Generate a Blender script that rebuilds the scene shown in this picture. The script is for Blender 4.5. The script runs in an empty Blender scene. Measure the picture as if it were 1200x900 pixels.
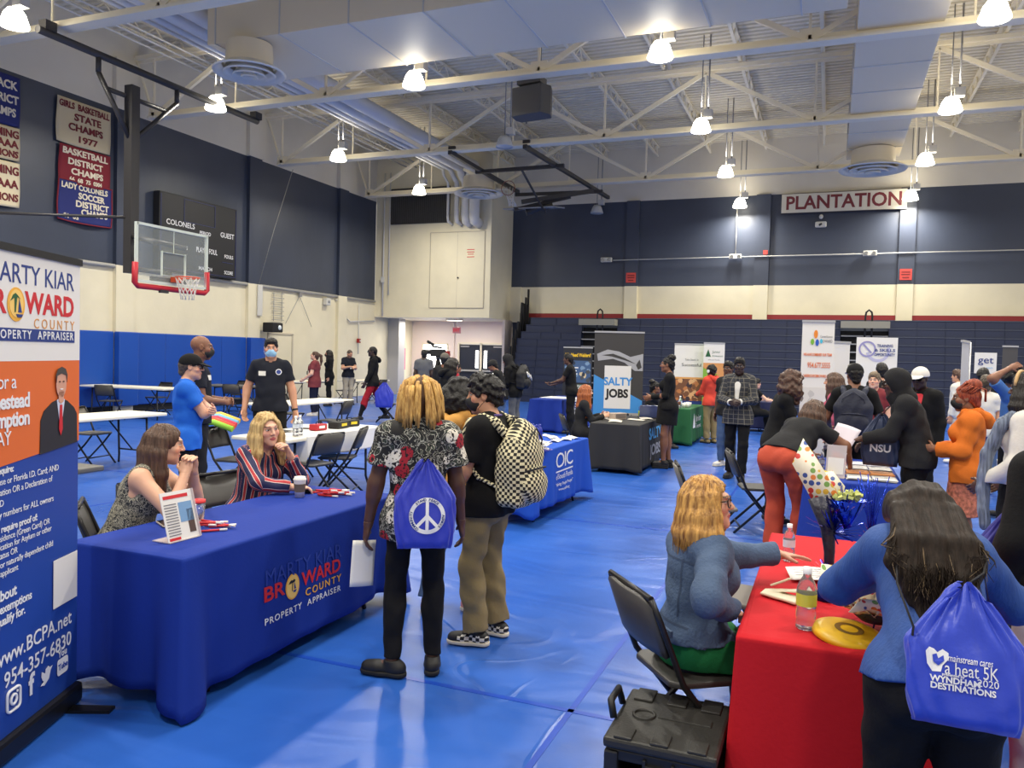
import bpy, math, random
import numpy as np
from mathutils import Vector, Matrix, Euler
C = bpy.context.scene.collection
R = math.radians
PI = math.pi
rnd = random.Random(7)

def lin(c):
    return tuple(((v/255)/12.92 if v/255 <= .04045 else ((v/255+.055)/1.055)**2.4) for v in c)
MATS = {}
def mat(name, rgb, rough=.6, metal=0, bump=None, emit=0, alpha=None, trans=0, sheen=0, spec=.5, var=None, coat=0):
    """plain principled surface; bump=(scale, strength[, stretch xyz]); var=(scale, amount[, stretch]) mixes the colour by noise"""
    if name in MATS: return MATS[name]
    m = bpy.data.materials.new(name); m.use_nodes = True
    nt = m.node_tree; b = nt.nodes['Principled BSDF']
    col = lin(rgb) + (1,)
    b.inputs['Base Color'].default_value = col
    b.inputs['Roughness'].default_value = rough
    b.inputs['Metallic'].default_value = metal
    b.inputs['Specular IOR Level'].default_value = spec
    if sheen: b.inputs['Sheen Weight'].default_value = sheen
    if coat: b.inputs['Coat Weight'].default_value = coat
    if trans: b.inputs['Transmission Weight'].default_value = trans
    if alpha is not None: b.inputs['Alpha'].default_value = alpha
    if emit:
        b.inputs['Emission Color'].default_value = col; b.inputs['Emission Strength'].default_value = emit
    def coords(stretch):
        tc = nt.nodes.new('ShaderNodeTexCoord'); mp = nt.nodes.new('ShaderNodeMapping')
        mp.inputs['Scale'].default_value = stretch or (1,1,1)
        nt.links.new(tc.outputs['Object'], mp.inputs['Vector']); return mp.outputs['Vector']
    if bump:
        n = nt.nodes.new('ShaderNodeTexNoise'); n.inputs['Scale'].default_value = bump[0]; n.inputs['Detail'].default_value = 3
        bp = nt.nodes.new('ShaderNodeBump'); bp.inputs['Strength'].default_value = bump[1]; bp.inputs['Distance'].default_value = .02
        nt.links.new(coords(bump[2] if len(bump) > 2 else None), n.inputs['Vector'])
        nt.links.new(n.outputs['Fac'], bp.inputs['Height']); nt.links.new(bp.outputs['Normal'], b.inputs['Normal'])
    if var:
        n = nt.nodes.new('ShaderNodeTexNoise'); n.inputs['Scale'].default_value = var[0]; n.inputs['Detail'].default_value = 4
        mx = nt.nodes.new('ShaderNodeMix'); mx.data_type = 'RGBA'
        a = var[1]
        mx.inputs[6].default_value = tuple(v*(1-a) for v in col[:3]) + (1,)
        mx.inputs[7].default_value = tuple(min(1, v*(1+a)) for v in col[:3]) + (1,)
        rp = nt.nodes.new('ShaderNodeMapRange'); rp.inputs[1].default_value = .3; rp.inputs[2].default_value = .7
        nt.links.new(coords(var[2] if len(var) > 2 else None), n.inputs['Vector'])
        nt.links.new(n.outputs['Fac'], rp.inputs[0]); nt.links.new(rp.outputs[0], mx.inputs[0]); nt.links.new(mx.outputs[2], b.inputs['Base Color'])
    MATS[name] = m
    return m

class MB:
    """collects simple shapes into ONE mesh"""
    def __init__(s): s.v, s.f, s.m, s.sm = [], [], [], []; s.cur = 0; s.smooth = False
    def add(s, vs, fs, smooth=None):
        o = len(s.v); s.v += [tuple(v) for v in vs]
        for f in fs: s.f.append([i+o for i in f]); s.m.append(s.cur); s.sm.append(s.smooth if smooth is None else smooth)
        return s
    def box(s, c, d, rot=None):
        x, y, z = (v/2 for v in d)
        vs = [Vector(p) for p in ((-x,-y,-z),(x,-y,-z),(x,y,-z),(-x,y,-z),(-x,-y,z),(x,-y,z),(x,y,z),(-x,y,z))]
        if rot is not None:
            M = rot if isinstance(rot, Matrix) else Euler(rot).to_matrix()
            vs = [M @ v for v in vs]
        c = Vector(c)
        return s.add([v+c for v in vs], [(3,2,1,0),(4,5,6,7),(0,1,5,4),(1,2,6,5),(2,3,7,6),(3,0,4,7)], False)
    def bar(s, a, b, w, h=None, up=(0,0,1)):
        a, b = Vector(a), Vector(b); d = b-a; L = d.length; z = d.normalized(); u = Vector(up)
        if abs(z.dot(u)) > .98: u = Vector((0,1,0))
        x = z.cross(u).normalized(); y = x.cross(z)
        M = Matrix((x, z, y)).transposed()
        return s.box((a+b)/2, (w, L, h or w), M)
    def tube(s, pts, r, n=10, closed=False, cap=True):
        pts = [Vector(p) for p in pts]; N = len(pts); rs = r if isinstance(r, (list, tuple)) else [r]*N
        vs, fs = [], []; x = None
        for i, p in enumerate(pts):
            if closed: t = pts[(i+1) % N]-pts[i-1]
            else: t = pts[min(i+1, N-1)]-pts[max(i-1, 0)]
            t.normalize()
            if x is None:
                u = Vector((0,0,1)) if abs(t.z) < .9 else Vector((1,0,0)); x = t.cross(u).normalized()
            else:
                x = (x-t*x.dot(t)).normalized()
            y = t.cross(x)
            for k in range(n):
                a = 2*PI*k/n; vs.append(p+x*(math.cos(a)*rs[i])+y*(math.sin(a)*rs[i]))
        for i in range(N if closed else N-1):
            j = (i+1) % N
            for k in range(n): fs.append((i*n+k, i*n+(k+1) % n, j*n+(k+1) % n, j*n+k))
        s.add(vs, fs, True)
        if cap and not closed:
            o = len(s.v)-N*n
            s.f.append([o+k for k in reversed(range(n))]); s.m.append(s.cur); s.sm.append(False)
            s.f.append([o+(N-1)*n+k for k in range(n)]); s.m.append(s.cur); s.sm.append(False)
        return s
    def cyl(s, a, b, r, n=16): return s.tube([a, b], r, n)
    def lathe(s, prof, c=(0,0,0), n=24, M=None, cap=False):
        vs, fs = [], []; c = Vector(c)
        for r, z in prof:
            for k in range(n):
                a = 2*PI*k/n; p = Vector((r*math.cos(a), r*math.sin(a), z)); vs.append((M @ p if M else p)+c)
        for i in range(len(prof)-1):
            for k in range(n): fs.append((i*n+k, i*n+(k+1) % n, (i+1)*n+(k+1) % n, (i+1)*n+k))
        return s.add(vs, fs, True)
    def poly(s, pts, flip=False):
        return s.add(pts, [tuple(reversed(range(len(pts)))) if flip else tuple(range(len(pts)))], False)
    def prism(s, pts2, t, M=Matrix.Identity(4)):
        """outline in local xy, thickness t in local z, placed by M"""
        n = len(pts2); vs = [M @ Vector((x, y, 0)) for x, y in pts2]+[M @ Vector((x, y, t)) for x, y in pts2]
        return s.add(vs, [tuple(reversed(range(n))), tuple(range(n, 2*n))]+[(i, (i+1) % n, n+(i+1) % n, n+i) for i in range(n)], False)
    def mesh(s, name, mats):
        me = bpy.data.meshes.new(name); me.from_pydata(s.v, [], s.f)
        for m in (mats if isinstance(mats, (list, tuple)) else [mats]): me.materials.append(m)
        me.polygons.foreach_set('material_index', s.m); me.polygons.foreach_set('use_smooth', s.sm); me.update()
        return me
    def build(s, name, mats, parent=None, loc=(0,0,0), rot=(0,0,0), bevel=0, label=None):
        o = bpy.data.objects.new(name, s.mesh(name, mats)); C.objects.link(o); o.location = loc; o.rotation_euler = rot
        if parent is not None: o.parent = parent
        if bevel:
            md = o.modifiers.new('bevel', 'BEVEL'); md.width = bevel; md.segments = 2; md.limit_method = 'ANGLE'
        if label: o['label'] = label
        return o

def empty(name, loc=(0,0,0), rz=0, label=None, cat=None, group=None):
    o = bpy.data.objects.new(name, None); C.objects.link(o); o.location = loc; o.rotation_euler = (0,0,rz); o.empty_display_size = .1
    if label: tag(o, label, cat, group)
    return o
def tag(o, label, cat, group=None, kind=None):
    o['label'] = label; o['category'] = cat
    if group: o['group'] = group
    if kind: o['kind'] = kind
    return o
def struct(o): o['kind'] = 'structure'; return o
def dup(root, loc, rz=None, label=None, group=None, rot=None):
    r = root.copy(); C.objects.link(r); r.location = loc
    if rz is not None: r.rotation_euler = (0,0,rz)
    if rot is not None: r.rotation_euler = rot
    if label: r['label'] = label
    if group: r['group'] = group
    for ch in list(root.children):
        c = ch.copy(); C.objects.link(c); c.parent = r
        for g in ch.children:
            d = g.copy(); C.objects.link(d); d.parent = c
    return r

def text_mesh(s, size, bold=0, width=None, align='CENTER', extrude=.0006, space=1.0, shear=0):
    cu = bpy.data.curves.new('t', 'FONT'); cu.body = s; cu.size = size; cu.align_x = align; cu.align_y = 'CENTER'
    cu.offset = bold*size; cu.extrude = extrude; cu.resolution_u = 3; cu.space_character = space; cu.shear = shear
    ob = bpy.data.objects.new('t', cu); C.objects.link(ob)
    me = bpy.data.meshes.new_from_object(ob.evaluated_get(bpy.context.evaluated_depsgraph_get()))
    bpy.data.objects.remove(ob)
    if width:
        xs = [v.co.x for v in me.vertices]
        if xs:
            k = width/(max(xs)-min(xs)); mid = (max(xs)+min(xs))/2 if align == 'CENTER' else 0
            for v in me.vertices: v.co.x = (v.co.x-mid)*k
    return me
def text(s, size, m, parent, loc, rot=(PI/2,0,0), name='lettering', fn=None, **kw):
    """flat lettering; default stands upright facing -Y. fn maps (x,y,z) of the text mesh in the parent's space"""
    me = text_mesh(s, size, **kw); me.materials.append(m)
    o = bpy.data.objects.new(name, me); C.objects.link(o); o.parent = parent
    if fn:
        T = Matrix.Translation(loc) @ Euler(rot).to_matrix().to_4x4()
        for v in me.vertices: v.co = fn(T @ v.co)
    else:
        o.location = loc; o.rotation_euler = rot
    return o
def ellipse(rx, ry, n=24, cx=0, cy=0): return [(cx+rx*math.cos(2*PI*k/n), cy+ry*math.sin(2*PI*k/n)) for k in range(n)]
# ------------------------------------------------------------------ setting
XL, YF, YB, XB = -16.6, 28.8, 26.7, -11.7      # left wall, far wall, front of the corner block, its right side
ROOF = 9.42
m_cream = mat('cream_block', (226,217,188), .55, bump=(9, .12), var=(1.2, .05))
m_white = mat('upper_white', (214,207,190), .7, bump=(5, .08), var=(.8, .04))
m_navy = mat('navy_paint', (57,64,80), .42, bump=(5, .15, (1,1,.5)), var=(.6, .12))
m_black = mat('black_rubber', (18,18,20), .7)
m_red = mat('red_stripe', (142,38,42), .6)
m_grey = mat('grey_metal', (150,150,150), .45, metal=.3)
m_steel = mat('painted_steel', (232,222,196), .5)
m_dark = mat('dark_steel', (58,58,60), .5, metal=.2)

def floor_mat():
    m = bpy.data.materials.new('blue_vinyl'); m.use_nodes = True; nt = m.node_tree; b = nt.nodes['Principled BSDF']
    N = nt.nodes.new; L = nt.links.new
    tc = N('ShaderNodeTexCoord')
    n = N('ShaderNodeTexNoise'); n.inputs['Scale'].default_value = .9; n.inputs['Detail'].default_value = 6; L(tc.outputs['Object'], n.inputs['Vector'])
    cr = N('ShaderNodeValToRGB'); e = cr.color_ramp.elements
    e[0].position = .3; e[0].color = lin((32,82,172))+(1,); e[1].position = .72; e[1].color = lin((48,100,190))+(1,)
    L(n.outputs['Fac'], cr.inputs[0]); L(cr.outputs[0], b.inputs['Base Color'])
    # long soft ripples of the sheet and finer wrinkles
    mp = N('ShaderNodeMapping'); mp.inputs['Scale'].default_value = (.55,1.3,1); mp.inputs['Rotation'].default_value = (0,0,.5); L(tc.outputs['Object'], mp.inputs['Vector'])
    w = N('ShaderNodeTexNoise'); w.inputs['Scale'].default_value = 1.6; w.inputs['Detail'].default_value = 2.5; w.inputs['Distortion'].default_value = .8; L(mp.outputs[0], w.inputs['Vector'])
    w2 = N('ShaderNodeTexNoise'); w2.inputs['Scale'].default_value = 14; w2.inputs['Detail'].default_value = 3; L(tc.outputs['Object'], w2.inputs['Vector'])
    mm = N('ShaderNodeMath'); mm.operation = 'MULTIPLY_ADD'; mm.inputs[1].default_value = .045; L(w2.outputs['Fac'], mm.inputs[0]); L(w.outputs['Fac'], mm.inputs[2])
    # sharp creases of the laid sheet
    c1 = N('ShaderNodeTexNoise'); c1.inputs['Scale'].default_value = .55; c1.inputs['Detail'].default_value = 1.5; c1.inputs['Distortion'].default_value = 1.2; L(tc.outputs['Object'], c1.inputs['Vector'])
    c2 = N('ShaderNodeMath'); c2.operation = 'SUBTRACT'; c2.inputs[1].default_value = .5; L(c1.outputs['Fac'], c2.inputs[0]); c3 = N('ShaderNodeMath'); c3.operation = 'ABSOLUTE'; L(c2.outputs[0], c3.inputs[0])
    c4 = N('ShaderNodeMapRange'); c4.inputs[1].default_value = 0; c4.inputs[2].default_value = .02; c4.inputs[3].default_value = .28; c4.inputs[4].default_value = 0; L(c3.outputs[0], c4.inputs[0])
    c5 = N('ShaderNodeTexNoise'); c5.inputs['Scale'].default_value = .8; L(tc.outputs['Object'], c5.inputs['Vector']); c6 = N('ShaderNodeMapRange'); c6.inputs[1].default_value = .5; c6.inputs[2].default_value = .65; L(c5.outputs['Fac'], c6.inputs[0])
    c7 = N('ShaderNodeMath'); c7.operation = 'MULTIPLY_ADD'; L(c4.outputs[0], c7.inputs[0]); L(c6.outputs[0], c7.inputs[1]); L(mm.outputs[0], c7.inputs[2])
    bp = N('ShaderNodeBump'); bp.inputs['Strength'].default_value = .34; bp.inputs['Distance'].default_value = .08
    L(c7.outputs[0], bp.inputs['Height']); L(bp.outputs[0], b.inputs['Normal'])
    rr = N('ShaderNodeMapRange'); rr.inputs[3].default_value = .2; rr.inputs[4].default_value = .42; L(n.outputs['Fac'], rr.inputs[0]); L(rr.outputs[0], b.inputs['Roughness'])
    b.inputs['Specular IOR Level'].default_value = .5
    return m
m_floor = floor_mat()
mb = MB(); mb.box((-4.9, 12.5, -.05), (23.6, 35, .1)); struct(mb.build('floor', m_floor))
# welded seams of the vinyl cover
m_seam = mat('vinyl_seam', (26,72,180), .3)
mb = MB()
for y in (3.62, 7.9, 12.2, 16.5): mb.box((-4.9, y, .001), (23, .035, .002))
for x in (-7.2, -1.1): mb.box((x, 12, .001), (.03, 34, .002))
struct(mb.build('trim_1', m_seam))

# left wall: cream block, navy field, white top, pilasters
mb = MB()
def band(c0, x, y0, y1, z0, z1, t=.3):
    mb.cur = c0; mb.box((x-t/2, (y0+y1)/2, (z0+z1)/2), (t, y1-y0, z1-z0))
Y0 = -5
band(0, XL, Y0, 29.9, 0, 3.69); band(1, XL, Y0, 26.68, 3.69, 7.53); band(2, XL, Y0, 29.9, 7.53, ROOF+.4)
for yp in (9.9, 14.8, 19.6, 24.35):
    band(0, XL+.12, yp-.27, yp+.27, 0, 3.69, .12); band(1, XL+.12, yp-.27, yp+.27, 3.69, 7.53, .12)
    band(2, XL+.14, yp-.33, yp+.33, 7.53, 8.75, .14)
struct(mb.build('wall_left', [m_cream, m_navy, m_white]))
mb = MB(); mb.tube([(XL+.06, Y0, 3.66), (XL+.06, 26.6, 3.66)], .05, 8); struct(mb.build('trim_2', mat('ledge_grey', (168,166,160), .5)))
mb = MB(); mb.box((XL+.02, 7.5, .09), (.04, 25.2, .18)); struct(mb.build('baseboard_left', m_black))
# far wall
mb = MB()
def bandf(c0, y, x0, x1, z0, z1, t=.3):
    mb.cur = c0; mb.box(((x0+x1)/2, y+t/2, (z0+z1)/2), (x1-x0, t, z1-z0))
bandf(0, YF, XB, 7, 3.36, 4.37); bandf(3, YF, XB, 7, 3.2, 3.36); bandf(1, YF, XB, 7, 0, 3.2); bandf(1, YF, XB, 7, 4.37, 7.5); bandf(2, YF, XB, 7, 7.5, ROOF+.4)
for xp in (-6.9, -2.32, 2.19, 6.6):
    bandf(0, YF-.13, xp-.24, xp+.24, 3.15, 4.37, .13); bandf(1, YF-.13, xp-.24, xp+.24, 4.37, 7.5, .13)
bandf(0, YF-.1, XB, XB+.45, 3.0, 4.37, .1)
struct(mb.build('wall_far', [m_cream, m_navy, m_white, m_red]))
# corner block over the doors, recess below it
mb = MB()
mb.box(((XL+XB)/2, (YB+29.85)/2, (3.06+ROOF+.4)/2), (XB-XL, 29.85-YB, ROOF+.4-3.06))
struct(mb.build('wall_corner', m_cream))
m_pink = mat('recess_wall', (232,218,206), .6, bump=(9,.1))
mb = MB()
YR = 29.75
for x0, x1, z0, z1 in ((XL,-16.08,0,3.06),(-16.08,-14.9,0,.55),(-16.08,-14.9,2.1,3.06),(-14.9,-14.36,0,3.06),(-14.36,-12.3,2.15,3.06),(-12.3,XB+.6,0,3.06)):
    mb.box(((x0+x1)/2, YR+.1, (z0+z1)/2), (x1-x0, .2, z1-z0))
mb.box((XB+.05, (YR+28.0)/2, 1.53), (.1, YR-28.0, 3.06))
mb.box((-14.62, YR-.04, 1.6), (.09, .1, 3.0))
struct(mb.build('wall_back', m_pink))
mb = MB(); mb.box((XL+.25, 28.0, 1.53), (.5, .5, 3.06)); struct(mb.build('trim_3', mat('pilaster_grey', (176,174,172), .6)))
# recess window, daylight behind it
mb = MB(); mb.box((-15.49, YR+.06, 1.325), (1.18, .02, 1.55)); wn = struct(mb.build('window_1', mat('daylight_glass', (255,252,246), .2, emit=5)))
mb = MB()
for a, b2 in (((-16.08,2.1),(-14.9,2.1)), ((-16.08,.55),(-14.9,.55)), ((-16.08,.55),(-16.08,2.1)), ((-14.9,.55),(-14.9,2.1))):
    mb.bar((a[0], YR, a[1]), (b2[0], YR, b2[1]), .06)
mb.build('window_frame', m_steel, wn)
# double doors
m_door = mat('door_navy', (32,38,52), .4)
for i, x0 in enumerate((-14.33, -13.33)):
    mb = MB(); mb.box((x0+.49, YR+.02, 1.05), (.97, .05, 2.1)); d = struct(mb.build('door_%d' % (i+1), m_door))
    mb = MB(); mb.box((x0+(.80 if i == 0 else .18), YR-.012, 1.5), (.13, .012, .72)); mb.build('vision_panel', mat('daylight_glass', (255,252,246)), d)
    mb = MB(); mb.bar((x0+.08, YR-.07, 1.03), (x0+.92, YR-.07, 1.03), .05, .07); mb.box((x0+.1, YR-.04, 1.03), (.06,.08,.1)); mb.box((x0+.9, YR-.04, 1.03), (.06,.08,.1)); mb.build('push_bar', mat('bright_steel', (205,203,198), .3, metal=.7), d)
    mb = MB(); mb.box((x0+(.25 if i == 0 else .75), YR-.03, 2.02), (.4, .06, .06)); mb.build('door_closer', m_grey, d)
mb = MB()
for x in (-14.37, -13.345, -12.32): mb.box((x, YR-.02, 1.08), (.07, .12, 2.16))
mb.box((-13.345, YR-.02, 2.16), (2.02, .12, .07)); struct(mb.build('trim_4', m_steel))
# flush hatch door high on the corner block, plain door on the left wall
mb = MB(); mb.box((-13.07, YB-.01, 4.84), (2.22, .02, 2.8)); h = struct(mb.build('door_3', m_cream))
mb = MB()
for p, q in (((-14.2,3.43),(-14.2,6.26)), ((-11.94,3.43),(-11.94,6.26)), ((-14.2,6.26),(-11.94,6.26)), ((-14.2,3.43),(-11.94,3.43)), ((-13.05,3.43),(-13.05,6.26))):
    mb.bar((p[0], YB-.015, p[1]), (q[0], YB-.015, q[1]), .025 if p[0] != -13.05 else .012)
mb.build('door_frame', mat('frame_cream', (190,180,160), .5), h)
mb = MB(); mb.tube([(-13.0, YB-.02, 4.55), (-13.0, YB-.06, 4.55)], .03, 10); mb.build('knob', m_dark, h)
mb = MB(); mb.box((XL+.01, 21.0, 1.08), (.02, 1.15, 2.16)); h = struct(mb.build('door_4', m_cream))
mb = MB()
for y in (20.4, 21.6): mb.box((XL+.02, y, 1.1), (.04, .06, 2.2))
mb.box((XL+.02, 21.0, 2.2), (.04, 1.26, .06)); mb.build('door_frame', mat('frame_cream', (190,180,160)), h)
# vent louvre on the corner block
t = empty('wall_louvre', (-14.67, YB, 7.3), 0, 'large dark louvre high on the pale corner block', 'vent')
mb = MB(); mb.box((0,-.01,0), (2.5,.02,1.32)); mb.build('backing', mat('louvre_dark', (66,64,62), .6), t)
mb = MB()
for k in range(40): mb.box((-1.22+k*.0626, -.035, 0), (.012, .03, 1.3))
mb.build('slats', mat('louvre_slat', (84,82,80), .5), t)
mb = MB()
for a, b2 in (((-1.25,.66),(1.25,.66)), ((-1.25,-.66),(1.25,-.66)), ((-1.25,-.66),(-1.25,.66)), ((1.25,-.66),(1.25,.66))): mb.bar((a[0],-.03,a[1]), (b2[0],-.03,b2[1]), .04)
mb.build('frame', mat('louvre_dark', (66,64,62)), t)
# blue wall pads along the left wall
m_pad = mat('pad_blue', (26,76,166), .38, bump=(3,.1))
segs_ = [(10.3,11.4),(11.4,12.45),(12.45,13.5),(13.5,14.5),(14.5,15.1),(15.1,16.15),(16.15,17.2),(17.2,18.25),(18.25,19.3),(19.3,19.9),(19.9,20.2)]
for y0, y1 in segs_:
    pr_ = .13 if y0 in (14.5, 19.3) else 0
    mb = MB(); mb.box((XL+.05+pr_, (y0+y1)/2, 1.11), (.09+(.1 if pr_ else 0), y1-y0-.006, 1.86))
    tag(mb.build('wall_pad', m_pad, bevel=.02), 'tall blue vinyl wall pad, one of the row along the left wall', 'wall pad', 'blue wall pads')
t = empty('soffit_light', (-13.6, 27.7, 3.06), 0, 'flat beige light fitting under the corner block, before the double doors', 'ceiling light')
mb = MB(); mb.box((0,0,-.03), (.6,.3,.06)); mb.build('fitting_body', m_steel, t, bevel=.01); mb = MB(); mb.box((0,0,-.065), (.54,.25,.01)); mb.build('diffuser_panel', mat('soffit_glow', (255,246,226), .3, emit=5), t)
for lx in (-1.9, 0.3):  # fill lights added to brighten the recess, set apart from the fitting
    L = bpy.data.lights.new('recess_fill', 'AREA'); L.size = .6; L.energy = 45; L.color = (1,.95,.88); lo = bpy.data.objects.new('recess_fill', L); C.objects.link(lo); lo.parent = t; lo.location = (lx,.4,-.09)
# bleachers folded against the far wall
bl = empty('bleachers', (0, 27.3, 0), 0, 'navy folded bleachers standing closed along the far wall', 'bleachers')
m_bl = mat('bleacher_navy', (37,45,70), .45, bump=(3,.06)); m_bl2 = mat('bleacher_edge', (92,98,112), .4, metal=.3)
AIS = ((-8.47,-7.14), (.29,1.72))
segs = ((-11.0, AIS[0][0]), (AIS[0][1], AIS[1][0]), (AIS[1][1], 6.5))
for i in range(12):
    y, z = .05*i, .262*i
    mb = MB()
    for k, (x0, x1) in enumerate(segs):
        x0 += max(0, (i-8))*.17 if k == 0 else 0
        mb.box(((x0+x1)/2, y+.32, z+.12), (x1-x0, .6, .24)); mb.box(((x0+x1)/2, y+.15, z+.247), (x1-x0, .3, .028))
        n = int((x1-x0)/.76)
        for q in range(1, n): mb.box((x0+(x1-x0)*q/n, y+.012, z+.125), (.008, .03, .235))
    mb.build('seat_row', m_bl, bl)
    mb = MB()
    for x0, x1 in segs[1:]: mb.box(((x0+x1)/2, y-.003, z+.25), (x1-x0, .012, .016))
    mb.build('edge_strip', m_bl2, bl)
mb = MB()
for k in range(8):   # stepped end panels at the left end
    mb.box((-11.1+.045*k, .1+.13*k, .2+.37*k/1.0*.55+.9), (.05, .1, 1.9+.22*k))
mb.box((-10.95, .9, 1.9), (.06, .7, 3.6), (R(-6), 0, 0)); mb.build('end_frame', m_black, bl)
for x0, x1 in AIS:
    mb = MB(); xm, w = (x0+x1)/2, x1-x0
    mb.box((xm, .75, 1.4), (w, .04, 2.8))
    mb.build('aisle_backing', m_black, bl)
    mb = MB()
    for i in range(10): mb.box((xm, .12+.05*i, .28+.262*i), (w-.05, .16, .02)); mb.box((xm, .04+.05*i, .27+.262*i), (w-.05, .015, .04))
    mb.build('aisle_steps', m_grey, bl)
    mb = MB(); mb.box((xm, .35, 2.98), (w, .5, .22)); mb.build('aisle_panel', mat('aisle_beige', (140,137,124), .6), bl)
    mb = MB(); xh = xm+.1
    mb.tube([(xh-.1,.2,1.9),(xh-.1,.2,3.25),(xh-.08,.2,3.38),(xh,.2,3.45),(xh+.08,.2,3.38),(xh+.1,.2,3.25),(xh+.1,.2,1.9)], .03, 8); mb.build('handrail', m_black, bl)
# ------------------------------------------------------------------ roof and what hangs from it
AMB, EXPO = .66, 0.0
m_deck = mat('roof_deck', (224,214,188), .6, var=(.7,.06))
mb = MB()
y = -4.0; prof = []
while y < 29.9:
    prof += [(y, ROOF), (y+.11, ROOF), (y+.135, ROOF+.075), (y+.19, ROOF+.075)]; y += .215
for i in range(len(prof)-1):
    (ya, za), (yb, zb) = prof[i], prof[i+1]
    mb.add([(XL-.3,ya,za),(7.0,ya,za),(7.0,yb,zb),(XL-.3,yb,zb)], [(0,1,2,3)], False)
struct(mb.build('ceiling', m_deck))
# main trusses run across the hall, light joists along it
def truss(yt, label, zb=7.42, zt=8.95):
    t = empty('roof_truss', (0, yt, 0), 0, label, 'truss')
    x0, x1 = -16.1, 7.0
    mb = MB(); mb.box(((XL+x1)/2, 0, zt), (x1-XL, .2, .1)); mb.box(((XL+x1)/2, 0, zt-.07), (x1-XL, .03, .1)); mb.build('top_chord', m_steel, t)
    mb = MB(); mb.box(((x0+x1)/2, 0, zb), (x1-x0, .28, .05)); mb.box(((x0+x1)/2, 0, zb+.08), (x1-x0, .05, .14)); mb.build('bottom_chord', m_steel, t)
    nb = [-16.0+5.15*k for k in range(5)]
    mb = MB()
    for x in nb:
        for dx in (-2.575, 2.575):
            if XL < x+dx < 7: mb.bar((x+dx*.02, 0, zb+.08), (x+dx, 0, zt-.08), .075, .1)
        mb.bar((x, 0, zb), (x, 0, zt), .05); mb.box((x, 0, zb+.14), (.35,.03,.25))
        if x+2.575 < 7: mb.bar((x+2.575, 0, zb), (x+2.575, 0, zt), .035)
    mb.bar((XL, 0, zt), (-16.0, 0, zb), .05)
    mb.build('web_bars', m_steel, t)
for yt, lb in ((5.6, 'white steel roof truss nearest overhead'), (10.4, 'white steel roof truss crossing the top left corner, near its high bay lamp'), (15.2, 'white steel roof truss under the long duct, behind the hanging speaker'),
               (20.2, 'white steel roof truss carrying the folded basketball hoist'), (25.2, 'white steel roof truss farthest back, before the hall sign')):
    truss(yt, lb)
def joist(x):
    j = MB(); z1, z0 = ROOF-.05, ROOF-.37
    j.box((0, 12.7, z1), (.09, 32, .04)); j.box((0, 12.7, z0), (.07, 32, .035))
    y, up = -3.0, True
    while y < 28.6:
        j.bar((0, y, z0 if up else z1), (0, y+.36, z1 if up else z0), .03); y += .36; up = not up
    o = j.build('roof_joist', m_steel); o.location.x = x; return o
jm = joist(-15.4); tag(jm, 'light open web joist below the white roof deck', 'joist', 'roof joists')
for k in range(1, 12):
    c = jm.copy(); C.objects.link(c); c.location.x = -15.4+1.87*k
# bright high bay lamps
m_lamp = mat('lamp_glass', (255,247,226), .2, emit=14)
def lamp(x, y, lit=True, z=7.42):
    t = empty('high_bay_lamp', (x, y, z), 0)
    mb = MB(); mb.lathe([(.05,.0),(.11,.02),(.17,-.06),(.235,-.26),(.225,-.28),(.16,-.09),(.05,-.02)], n=20); mb.build('lamp_shade', m_lamp if lit else mat('lamp_off', (190,190,188), .3), t)
    mb = MB(); mb.lathe([(.0,-.285),(.12,-.275),(.215,-.25)], n=20); mb.build('lens', m_lamp if lit else mat('lamp_off', (190,190,188)), t)
    mb = MB(); mb.box((.16,0,.12), (.2,.18,.18)); mb.build('ballast_box', mat('ballast', (190,188,182), .4), t)
    mb = MB(); mb.tube([(0,0,.0),(0,0,1.98)], .014, 6); mb.tube([(.16,0,.2),(.16,0,1.98)], .02, 6); mb.build('stem', m_grey, t)
    if lit:
        L = bpy.data.lights.new('lamp_light', 'AREA'); L.shape = 'DISK'; L.size = .5; L.energy = LAMP_W; L.color = (1,.94,.82); L.spread = R(165)
        lo = bpy.data.objects.new('lamp_light', L); C.objects.link(lo); lo.parent = t; lo.location = (0,0,-.32)
        U = bpy.data.lights.new('lamp_uplight', 'AREA'); U.shape = 'DISK'; U.size = .4; U.energy = LAMP_W*.05; U.color = (1,.93,.80)
        uo = bpy.data.objects.new('lamp_uplight', U); C.objects.link(uo); uo.parent = t; uo.location = (0,0,.3); uo.rotation_euler = (PI,0,0)
    return t
LAMP_W = 180
xs = (-13.25, -8.1, -3.05, 2.18); yr = (9.55, 14.35, 19.2, 24.0, 28.05)
colw = ('leftmost', 'second from left', 'third from left', 'rightmost')
roww = ('nearest row', 'row over the near hoop', 'middle row', 'row before the far wall', 'last row at the far wall')
for i, x in enumerate(xs):
    for j, y in enumerate(yr):
        if j == 0 and i > 0: continue          # these would hang above the frame
        if j == 4 and i == 0: continue
        lit = (i, j) not in ((1,2), (1,3), (1,4))
        if (i, j) == (1,3): continue
        tag(lamp(x, y, lit, 7.42 if j < 4 else 7.25), '%s high bay lamp, %s in the %s' % ('bright white' if lit else 'unlit grey', colw[i], roww[j]), 'ceiling lamp', 'high bay lamps')
for x, y in ((-8.1,9.55),(-3.05,9.55),(2.18,9.55),(-13.25,4.7),(-8.1,4.7),(-3.05,4.7),(2.18,4.7),(-8.1,0),(-3.05,0),(2.18,0),(6.5,9.55),(6.5,19.2)):
    L = bpy.data.lights.new('lamp_light', 'AREA'); L.shape = 'DISK'; L.size = .5; L.energy = LAMP_W; L.color = (1,.94,.82); L.spread = R(165)
    lo = bpy.data.objects.new('lamp_light', L); C.objects.link(lo); lo.location = (x, y, 7.1)
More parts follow.
